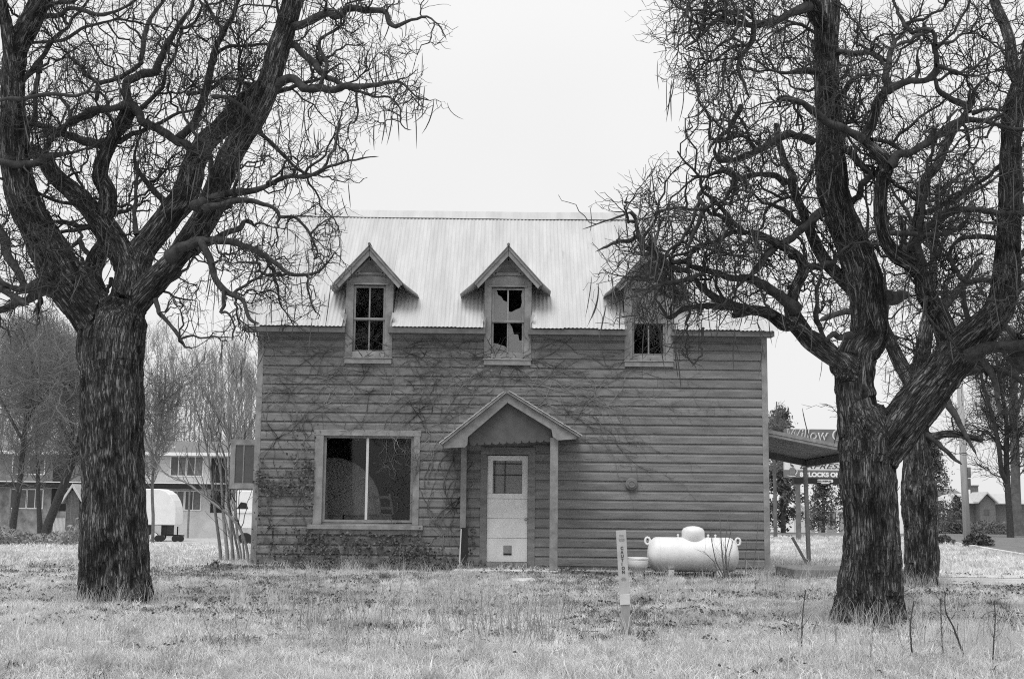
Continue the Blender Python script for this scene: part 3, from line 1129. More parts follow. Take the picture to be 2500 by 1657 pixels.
# gable panel with a scalloped lower edge
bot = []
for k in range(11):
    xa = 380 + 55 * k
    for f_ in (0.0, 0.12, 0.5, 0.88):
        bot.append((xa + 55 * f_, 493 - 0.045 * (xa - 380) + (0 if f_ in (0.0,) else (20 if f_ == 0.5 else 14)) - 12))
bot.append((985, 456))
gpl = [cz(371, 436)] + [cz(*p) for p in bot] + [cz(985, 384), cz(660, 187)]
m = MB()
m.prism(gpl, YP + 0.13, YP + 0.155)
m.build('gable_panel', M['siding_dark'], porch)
for i, (a, b_, sgn) in enumerate(((lp[0], lp[1], -1), (rp[0], rp[6], 1))):
    a, b_ = np.array(a), np.array(b_)
    t = (b_ - a) / np.linalg.norm(b_ - a)
    nrm = np.array([-t[1], t[0]]) * (1 if sgn > 0 else -1)
    nrm = nrm if nrm[1] > 0 else -nrm
    e = b_ + t * 0.03
    m = MB()
    m.prism([tuple(a + nrm * 0.004), tuple(e + nrm * 0.004), tuple(e + nrm * 0.04), tuple(a + nrm * 0.045)], YP - 0.06, YW - 0.03)
    m.build('porch_roof_slope', M['stake_pale'] if False else M['trim'], porch)
    # rough shingle courses along the slope
    L_ = np.linalg.norm(e - a)
    nco = int(L_ / 0.13)
    for c in range(nco):
        p = a + t * (0.02 + c * L_ / nco)
        q = a + t * min(L_ + 0.02, (c + 1.25) * L_ / nco)
        m = MB()
        m.prism([tuple(p + nrm * 0.046), tuple(q + nrm * 0.05), tuple(q + nrm * 0.068), tuple(p + nrm * 0.056)], YP - 0.07 - random.uniform(0, 0.02), YW - 0.03)
        m.build('shingle_course', M['roof_pale'], porch)
pxr = px(1352.5, 1200, YP + 0.09)[0]
m = MB()
m.box(pxr - 0.072, pxr + 0.072, YP + 0.09, YP + 0.23, 0.05, px(1352, 1076, YP + 0.1)[1] + 0.06)
m.build('porch_post', M['trim'], porch, bevel=0.006)
m = MB()
m.box(pxr - 0.12, pxr + 0.10, YP + 0.02, YP + 0.34, -0.05, 0.055)
m.build('post_footing', M['concrete'], porch, bevel=0.015)
plx = px(1131.5, 1190, YW - 0.1)[0]
m = MB()
m.box(plx - 0.055, plx + 0.055, YW - 0.13, YW - 0.03, px(1131, 1292, YW - 0.1)[1], px(1131, 1085, YW - 0.1)[1])
m.build('wall_post', M['trim'], porch, bevel=0.005)
for a, b_ in ((plx, YW - 0.08), (pxr, YP + 0.16)):
    pass
zpl = px(1138, 1086, YP)[1]
for xx_ in (plx, pxr):
    m = MB()
    m.box(xx_ - 0.05, xx_ + 0.05, YP + 0.16, YW - 0.03, zpl + 0.02, zpl + 0.12)
    m.build('porch_beam', M['trim_dark'], porch)
m = MB()
m.box(px(1112, 1390)[0], px(1366, 1390)[0], YW - 0.95, YW - 0.03, -0.1, 0.055)
m.build('porch_slab', M['concrete'], porch, bevel=0.02)

# -------- open casement hung off the left wall
cy = YW + 0.5
sx0, sx1 = W(562, 1130, cy)[0], XL + 0.0
sz0, sz1 = W(588, 1193, cy)[2], W(588, 1072, cy)[2]
m = MB()
wv = 0.095
m.box(sx0, sx0 + wv, cy, cy + 0.04, sz0, sz1)
m.box(sx1 - 0.04, sx1 + 0.0, cy, cy + 0.04, sz0, sz1)
m.box(sx0 + wv, sx1 - 0.04, cy, cy + 0.04, sz0, sz0 + 0.11)
m.box(sx0 + wv, sx1 - 0.04, cy, cy + 0.04, sz1 - 0.11, sz1)
cs = m.build('open_casement', M['trim'], house, bevel=0.003)
m = MB()
m.box(sx0 + wv + 0.15, sx0 + wv + 0.17, cy + 0.005, cy + 0.03, sz0 + 0.11, sz1 - 0.11)
m.build('muntin', M['trim'], cs)
for a, b_ in ((sx0 + wv, sx0 + wv + 0.15), (sx0 + wv + 0.17, sx1 - 0.04)):
    pane([(a, sz0 + 0.11), (b_, sz0 + 0.11), (b_, sz1 - 0.11), (a, sz1 - 0.11)], cy + 0.02, M['glass_far'], cs)

# -------- round wall vent
vx, vz = px(1541, 1181.5)
m = MB()
m.lathe([(0.115, 0.0), (0.118, -0.05), (0.10, -0.075), (0.075, -0.08), (0.07, -0.10), (0.055, -0.105), (0.045, -0.095), (0.02, -0.098)], (vx, YW - 0.025, vz), axis='y', n=28)
m.build('wall_vent', M['siding'], house, smoothed=False)

# -------- side awning on the right wall
yA, yC = YW + 0.25, 28.5
xo = 6.62
zi_f, zo_f = W(1881, 1050, yA)[2], W(1881, 1050, yA)[2] - 0.34
aw = MB()
aw.add([(XR + 0.03, yA, zi_f), (xo, yA, zo_f), (xo, yC, zo_f), (XR + 0.03, yC, zi_f), (XR + 0.03, yA, zi_f - 0.03), (xo, yA, zo_f - 0.03), (xo, yC, zo_f - 0.03), (XR + 0.03, yC, zi_f - 0.03)],
       [(0, 1, 2, 3), (7, 6, 5, 4), (0, 4, 5, 1), (1, 5, 6, 2), (2, 6, 7, 3), (3, 7, 4, 0)])
awn = aw.build('side_awning', M['black'], house)
for dz_, th, ym in ((0.0, 0.07, yA - 0.03), (-0.075, 0.05, yA - 0.015)):
    m = MB()
    m.add([(XR + 0.03, ym, zi_f + 0.02 + dz_), (xo + 0.03, ym, zo_f + 0.02 + dz_), (xo + 0.03, ym, zo_f + 0.02 + dz_ - th), (XR + 0.03, ym, zi_f + 0.02 + dz_ - th),
           (XR + 0.03, ym + 0.028, zi_f + 0.02 + dz_), (xo + 0.03, ym + 0.028, zo_f + 0.02 + dz_), (xo + 0.03, ym + 0.028, zo_f + 0.02 + dz_ - th), (XR + 0.03, ym + 0.028, zi_f + 0.02 + dz_ - th)],
          [(3, 2, 1, 0), (4, 5, 6, 7), (0, 1, 5, 4), (3, 7, 6, 2), (1, 2, 6, 5), (0, 4, 7, 3)])
    m.build('fascia', M['trim'], awn)
nb = 26
for k in range(nb):
    ya = yA + 0.03 + (yC - yA - 0.08) * k / nb
    m = MB()
    m.beam((XR + 0.04, ya + 0.07, zi_f - 0.045), (xo - 0.02, ya + 0.07, zo_f - 0.045), (yC - yA) / nb - 0.03, 0.022)
    m.build('ceiling_board', M['siding'], awn)
m = MB()
m.beam((XR + 0.04, yC - 0.05, zi_f - 0.13), (xo, yC - 0.05, zo_f - 0.13), 0.09, 0.14)
m.build('awning_beam', M['trim_dark'], awn)
m = MB()
m.beam((xo - 0.06, yA + 0.05, zo_f - 0.13), (xo - 0.06, yC - 0.1, zo_f - 0.13), 0.09, 0.14)
m.build('awning_beam', M['trim_dark'], awn)
m = MB()
m.beam((xo - 0.06, yC - 0.06, float(G(xo, yC)) - 0.1), (xo - 0.10, yC - 0.05, zo_f - 0.2), 0.08, 0.08)
m.build('awning_post', M['old_wood'], awn)
m = MB()
m.beam((xo - 0.06, yA + 0.1, -0.1), (xo - 0.06, yA + 0.1, zo_f - 0.2), 0.08, 0.08)
m.build('awning_post', M['old_wood'], awn)
m = MB()
m.box(XR + 0.06, 6.95, 22.35, 24.0, -0.1, 0.17)
sl = m.build('side_slab', M['concrete_dark'], None, bevel=0.02)
tag(sl, 'low grey concrete slab at the right corner of the farmhouse', 'slab')
m = MB()
m.beam(W(1934, 1311, 28.0), W(1970, 1372, 28.0) + np.array([0, 0, -0.03]), 0.06, 0.05)
tag(m.build('leaning_plank', M['old_wood'], None), 'thin dark plank leaning under the side awning', 'plank')

# -------- things seen through the big window
def in_window(u, v, y):
    return W(u, v, y)


c = in_window(806, 1222, YW + 0.75)
m = MB()
r_ = 0.98
m.lathe([(r_ - 0.02, 0.0), (r_, 0.012), (r_, 0.03), (r_ - 0.02, 0.04)], (0, 0, 0), axis='y', n=56)
for k in range(2):
    m.beam((-r_ * 0.9 + 0.5 * k, -0.03, -0.25 + 0.1 * k), (r_ * 0.7 - 0.2 * k, -0.03, 0.55 - 0.9 * k), 0.05, 0.02, up=(0, 1, 0))
m.v = [(x + c[0], y + c[1] + 0.12 * z, z + 0.14 + r_ + 0.0) for x, y, z in m.v]
tag(m.build('round_tabletop', M['stake_pale'], None), 'large round tabletop standing on edge inside the front window', 'tabletop')
ch = thing('wooden_chair', 'small slatted wooden chair tipped over inside the front window', 'chair', tuple(in_window(945, 1262, YW + 0.5) * np.array([1, 1, 0]) + np.array([0, 0, 0.14])))
bx = OFF[ch]
lean = lambda p: (bx[0] + p[0] + 0.25 * (0.5 - p[2]) * 1.0, bx[1] + p[1], bx[2] + p[2] * 1.28)
for (x, y, z0, z1) in ((-0.16, 0.0, 0, 1.0), (0.16, 0.0, 0, 1.0), (-0.16, 0.34, 0, 0.5), (0.16, 0.34, 0, 0.5)):
    m = MB()
    m.beam(lean((x, y, z0)), lean((x, y, z1)), 0.035, 0.035)
    m.build('leg', M['old_wood'], ch)
m = MB()
V_ = [lean(p) for p in ((-0.2, -0.03, 0.46), (0.2, -0.03, 0.46), (0.2, 0.38, 0.46), (-0.2, 0.38, 0.46), (-0.2, -0.03, 0.49), (0.2, -0.03, 0.49), (0.2, 0.38, 0.49), (-0.2, 0.38, 0.49))]
m.add(V_, [(0, 3, 2, 1), (4, 5, 6, 7), (0, 1, 5, 4), (1, 2, 6, 5), (2, 3, 7, 6), (3, 0, 4, 7)])
m.build('seat', M['old_wood'], ch)
for z in (0.62, 0.78, 0.94):
    m = MB()
    m.beam(lean((-0.145, 0, z)), lean((0.145, 0, z)), 0.02, 0.05)
    m.build('slat', M['old_wood'], ch)
for k, (u0, u1, hh, nm) in enumerate(((792, 838, 0.17, 'leftmost'), (846, 890, 0.15, 'middle'), (905, 960, 0.16, 'rightmost'))):
    a, b_ = in_window(u0, 1270, YW + 0.3), in_window(u1, 1270, YW + 0.3)
    zf = 0.14
    zt_ = W(u0, 1258, YW + 0.3)[2]
    m = MB()
    m.box(a[0], b_[0], YW + 0.2, YW + 0.45, zf, zt_)
    m.box(a[0] - 0.01, b_[0] + 0.01, YW + 0.19, YW + 0.46, zt_, zt_ + 0.03)
    tag(m.build('storage_box', M['trim'], None, bevel=0.006), '%s of three grey boxes standing inside the front window' % nm, 'box', 'boxes inside the front window')
# ------------------------------------------------------------------ the catalpa trees
# limbs are described by the points they pass through (view crop, x, y, thickness)
CR = {1: (0, 0, 3.1357), 2: (0, 400, 3.1357), 3: (600, 0, 3.485), 4: (1400, 0, 3.485), 5: (1900, 0, 3.485), 6: (1400, 400, 3.1367), 7: (1900, 400, 3.1367), 8: (1850, 850, 2.614), 9: (600, 480, 3.734), 0: (0, 0, 1.0)}


def limb(y0, spec, d0, d1, per=5, crook=0.0):
    pts = []
    toks = [t.split() for t in spec.split(';') if t.strip()]
    for i, tk in enumerate(toks):
        c, x, y, w = int(tk[0]), float(tk[1]), float(tk[2]), float(tk[3])
        ox, oy, s = CR[c]
        t = i / max(1, len(toks) - 1)
        dep = y0 + d0 + (d1 - d0) * t
        p = W(ox + x / s, oy + y / s, dep)
        pts.append([*p, w / s / 2 * dep / FPX])
    pts = np.array(pts)
    q = catmull(pts, per)
    q[:, 3] = np.maximum(q[:, 3], 0.004)
    if crook:
        n = len(q)
        for k in range(3):
            q[:, k] += crook * (vnoise(np.stack([np.arange(n) * 0.7, np.full(n, k * 9.1), np.full(n, d0 * 3.3 + d1)], -1), 5) - 0.5) * np.clip(q[:, 3] * 12, 0.3, 1)
    return q


def rand_unit(n):
    v = rng.normal(size=(n, 3))
    return v / np.linalg.norm(v, axis=1, keepdims=True)


def sprout(parents, n, ln, rad, K, ang, zig, up, tmin=0.1, wfun=None, taper=0.35, ease=1.0):
    """n children along the parent curves (list of arrays (N,K,4)); returns (n,K,4)"""
    starts, dirs, pr = [], [], []
    w = []
    for P in parents:
        l = np.linalg.norm(np.diff(P[:, :, :3], axis=1), axis=2).sum(1)
        if wfun is not None:
            l = l * wfun(P)
        w.append(l)
    tot = sum(x.sum() for x in w)
    for P, l in zip(parents, w):
        m = int(round(n * l.sum() / tot))
        if m == 0:
            continue
        idx = rng.choice(len(P), m, p=l / l.sum())
        t = (tmin + (1 - tmin) * rng.random(m) ** (1 / ease)) * (P.shape[1] - 1)
        i0 = np.minimum(t.astype(int), P.shape[1] - 2)
        f = (t - i0)[:, None]
        a, b = P[idx, i0], P[idx, i0 + 1]
        s = a * (1 - f) + b * f
        d = b[:, :3] - a[:, :3]
        d /= np.linalg.norm(d, axis=1, keepdims=True) + 1e-9
        starts.append(s)
        dirs.append(d)
    S = np.vstack(starts)
    D = np.vstack(dirs)
    m = len(S)
    perp = np.cross(D, rand_unit(m))
    perp /= np.linalg.norm(perp, axis=1, keepdims=True) + 1e-9
    a = np.radians(rng.uniform(*ang, m))[:, None]
    D = D * np.cos(a) + perp * np.sin(a)
    D[:, 2] += up
    D /= np.linalg.norm(D, axis=1, keepdims=True)
    L = rng.uniform(*ln, m) * (0.75 + 0.5 * rng.random(m))
    r0 = np.minimum(rng.uniform(*rad, m), S[:, 3] * 0.85 + 0.0008)
    out = np.zeros((m, K, 4))
    pos = S[:, :3].copy()
    out[:, 0, :3] = pos
    drift = D.copy()
    for k in range(1, K):
        kick = rng.normal(size=(m, 3)) * zig
        d = drift + kick
        d /= np.linalg.norm(d, axis=1, keepdims=True)
        pos = pos + d * (L / (K - 1))[:, None]
        drift = drift * 0.8 + d * 0.2
        drift[:, 2] += up * 0.15
        drift /= np.linalg.norm(drift, axis=1, keepdims=True)
        out[:, k, :3] = pos
    out[:, :, 3] = r0[:, None] * np.linspace(1, taper, K)[None]
    return out


def inside(poly, u, v):
    poly = np.array(poly, float)
    res = np.zeros(u.shape, bool)
    j = len(poly) - 1
    for i in range(len(poly)):
        xi, yi = poly[i]
        xj, yj = poly[j]
        c = ((yi > v) != (yj > v)) & (u < (xj - xi) * (v - yi) / (yj - yi + 1e-9) + xi)
        res ^= c
        j = i
    return res


def prune(C, poly, leak=0.03):
    """keep the branches that stay inside the crown's outline"""
    if poly is None:
        return C
    u, v = project(C[:, -1, :3])
    u2, v2 = project(C[:, C.shape[1] // 2, :3])
    k = (inside(poly, u, v) & inside(poly, u2, v2)) | (rng.random(len(C)) < leak)
    return C[k]


def join_tubes(sets):
    Vs, Fs, b = [], [], 0
    for C, n in sets:
        if len(C) == 0:
            continue
        V, F = tube_arrays(C[:, :, :3], C[:, :, 3], n)
        Vs.append(V)
        Fs.append(F + b)
        b += len(V)
    return np.vstack(Vs), np.vstack(Fs)


def bark_mesh(name, limbs, parent, voxel, amp=1.0):
    """one continuous trunk-and-limb surface with furrowed bark"""
    b = MB()
    for q in limbs:
        step = max(1, int(len(q) / 60))
        b.tube(q[::step, :3] if (len(q) - 1) % step == 0 else np.vstack([q[::step, :3], q[-1:, :3]]),
               q[::step, 3] if (len(q) - 1) % step == 0 else np.r_[q[::step, 3], q[-1:, 3]], 16)
    tmp = b.build('tmp_limbs', None, None)
    md = tmp.modifiers.new('r', 'REMESH')
    md.mode = 'VOXEL'
    md.voxel_size = voxel
    md.use_smooth_shade = True
    dg = bpy.context.evaluated_depsgraph_get()
    me = bpy.data.meshes.new_from_object(tmp.evaluated_get(dg))
    bpy.data.objects.remove(tmp)
    n = len(me.vertices)
    co = np.empty(n * 3)
    me.vertices.foreach_get('co', co)
    co = co.reshape(-1, 3)
    A, B, S0, RA, RB, ID = [], [], [], [], [], []
    for li, q in enumerate(limbs):
        s = np.r_[0, np.cumsum(np.linalg.norm(np.diff(q[:, :3], axis=0), axis=1))]
        A.append(q[:-1, :3]); B.append(q[1:, :3]); S0.append(s[:-1]); RA.append(q[:-1, 3]); RB.append(q[1:, 3]); ID.append(np.full(len(q) - 1, li))
    A, B, S0, RA, RB, ID = map(np.concatenate, (A, B, S0, RA, RB, ID))
    best = np.full(n, 1e9)
    arg = np.zeros(n, int)
    tt = np.zeros(n)
    for i in range(len(A)):
        ab = B[i] - A[i]
        L2 = ab @ ab + 1e-12
        t = np.clip((co - A[i]) @ ab / L2, 0, 1)
        d = np.linalg.norm(co - (A[i] + t[:, None] * ab), axis=1) - (RA[i] + (RB[i] - RA[i]) * t)
        k = d < best
        best[k] = d[k]; arg[k] = i; tt[k] = t[k]
    ab = B[arg] - A[arg]
    ln = np.linalg.norm(ab, axis=1)
    T = ab / ln[:, None]
    C = A[arg] + ab * tt[:, None]
    out = co - C
    R = RA[arg] + (RB[arg] - RA[arg]) * tt
    e1 = np.array([1.0, 0, 0]) - T * T[:, :1]
    e1 /= np.linalg.norm(e1, axis=1, keepdims=True) + 1e-9
    e2 = np.cross(T, e1)
    s = S0[arg] + ln * tt
    q = np.stack([(out * e1).sum(1), (out * e2).sum(1), s * 0.34], -1) + ID[arg][:, None] * 3.7
    # ridged furrows, elongated along the limb, with cross cracks
    wv = q + 0.05 * np.stack([vnoise(q * 9, 1), vnoise(q * 9, 2), vnoise(q * 9, 3)], -1)
    n1 = vnoise(wv * 13, 11)
    n2_ = vnoise(wv * 23, 12)
    cr = vnoise(np.stack([q[:, 0] * 14, q[:, 1] * 14, s * 9], -1), 13)
    rid = 1 - np.abs(2 * n1 - 1) * 1.6
    rid2 = 1 - np.abs(2 * n2_ - 1)
    h = 0.6 * np.clip(rid, 0, 1) ** 0.6 + 0.28 * rid2 + 0.32 * cr
    lump = vnoise(co * 2.3, 17) - 0.5
    dirn = out / (np.linalg.norm(out, axis=1, keepdims=True) + 1e-9)
    disp = amp * np.minimum(0.06, 0.24 * R) * (h - 0.62) + np.minimum(0.05, R * 0.22) * lump
    co2 = co + dirn * disp[:, None]
    off = OFF.get(parent, np.zeros(3))
    me.vertices.foreach_set('co', (co2 - off).ravel())
    at = me.attributes.new('bark', 'FLOAT_VECTOR', 'POINT')
    at.data.foreach_set('vector', q.ravel())
    pl = me.attributes.new('plate', 'FLOAT', 'POINT')
    pl.data.foreach_set('value', np.clip((h - 0.35) / 0.6, 0, 1))
    me.materials.clear()
    me.materials.append(M['bark_big'])
    me.polygons.foreach_set('use_smooth', np.zeros(len(me.polygons), bool))
    me.update()
    o = bpy.data.objects.new(name, me)
    link(o, parent)
    OFF[o] = off
    return o


def pods(tips, n, mt, parent, ln=(0.24, 0.42)):
    idx = rng.choice(len(tips), n)
    base = tips[idx] + rng.normal(size=(n, 3)) * 0.02
    K = 6
    L = rng.uniform(*ln, n)
    lean = rng.normal(size=(n, 3)) * 0.13
    lean[:, 2] = -1
    bend = rng.normal(size=(n, 3)) * 0.06
    C = np.zeros((n, K, 4))
    for k in range(K):
        t = k / (K - 1)
        C[:, k, :3] = base + lean * (L * t)[:, None] + bend * (t * t)
    C[:, :, 3] = 0.006 * np.array([0.35, 0.9, 1, 1, 0.8, 0.15])[None] * rng.uniform(0.7, 1.15, n)[:, None]
    V, F = join_tubes([(C, 4)])
    return mesh_obj('seed_pods', V, F, mt, parent, smoothed=True, kind='stuff')


def big_tree(label, base, y0, main, minor, crown, seed, counts, pod_n, voxel=0.017, group='catalpa trees on the lot', auto=0):
    global rng
    rng = np.random.default_rng(seed)
    bp = W(base[0], base[1], y0)
    t = thing('catalpa_tree', label, 'tree', (bp[0], y0, float(G(bp[0], y0))), group)
    ML = [limb(y0, s, a, b) for s, a, b in main]
    q0 = ML[0]
    rr = float(q0[1, 3])
    gz0 = float(G(bp[0], y0))
    roots = []
    for k in range(7):
        a = 2 * math.pi * (k + 0.35 * rng.random()) / 7
        rad = rr * rng.uniform(1.06, 1.2)
        c_, s_ = math.cos(a), math.sin(a)
        hgt = rng.uniform(0.2, 0.35)
        roots.append(np.array([[bp[0] + c_ * rr * 0.72, y0 + s_ * rr * 0.72, gz0 + hgt, rr * 0.14], [bp[0] + c_ * rr * 0.82, y0 + s_ * rr * 0.82, gz0 + hgt * 0.45, rr * 0.17],
                               [bp[0] + c_ * rr * 0.93, y0 + s_ * rr * 0.93, gz0 + 0.06, rr * 0.16], [bp[0] + c_ * rad, y0 + s_ * rad, gz0 - 0.06, rr * 0.12]]))
    bark_mesh('trunk', ML + [catmull(q, 4) for q in roots], t, voxel)
    mn = [limb(y0, s, a, b, per=4, crook=0.085) for s, a, b in minor]
    mn = [np.vstack([q, np.r_[q[-1, :3] + (q[-1, :3] - q[-2, :3]) / (np.linalg.norm(q[-1, :3] - q[-2, :3]) + 1e-9) * max(0.05, 3 * q[-1, 3]), q[-1, 3] * 0.12][None]]) for q in mn]
    for q in mn:
        q[:, 3] *= 0.86 + 0.42 * vnoise(np.stack([np.arange(len(q)) * 0.9, np.full(len(q), q[0, 0] * 7), np.full(len(q), q[0, 2] * 5)], -1), 77)
    res_main = [resample(q, 24)[None] for q in ML]
    res_min = [resample(q, 22)[None] for q in mn]
    thin = lambda P: np.where(P[:, :, 3].mean(1) > 0.09, 0.45, 1.0)
    lev = []
    allp = res_main + res_min
    if auto:
        c0 = sprout(res_main, auto, (0.9, 2.2), (0.022, 0.042), 16, (30, 75), 0.24, 0.10, tmin=0.3, taper=0.25)
        c0 = prune(c0, crown)
        lev.append((c0, 7))
        allp = allp + [c0]
    n1, n2c, n3, n4 = counts
    c1 = prune(sprout(allp, n1, (0.45, 1.15), (0.010, 0.020), 11, (35, 85), 0.42, 0.06, tmin=0.12, wfun=thin, taper=0.3), crown)
    c2 = prune(sprout(allp[len(res_main):] + [c1, c1], n2c, (0.22, 0.6), (0.005, 0.009), 8, (30, 80), 0.36, 0.04, tmin=0.1, taper=0.4), crown)
    c3 = prune(sprout([c1, c2], n3, (0.12, 0.34), (0.0032, 0.005), 6, (28, 75), 0.30, 0.05, tmin=0.15, taper=0.5), crown)
    c4 = prune(sprout([c2, c3], n4, (0.05, 0.15), (0.0028, 0.004), 4, (28, 75), 0.22, 0.05, tmin=0.2, taper=0.6), crown)
    for q in mn:
        V, F = join_tubes([(resample(q, 40)[None], 9)])
        mesh_obj('limb', V, F, M['bark'], t, smoothed=True)
    for c, n in lev:
        for q in c:
            V, F = join_tubes([(q[None], n)])
            mesh_obj('limb', V, F, M['bark'], t, smoothed=True)
    V, F = join_tubes([(c1, 5), (c2, 4), (c3, 3), (c4, 3)])
    mesh_obj('crown', V, F, M['twig'], t, smoothed=True, kind='stuff')
    tips = np.vstack([c1[:, -1, :3], c2[:, -1, :3], c3[:, -1, :3]])
    wgt = tips
    pods(tips, pod_n, M['pod'], t)
    return t


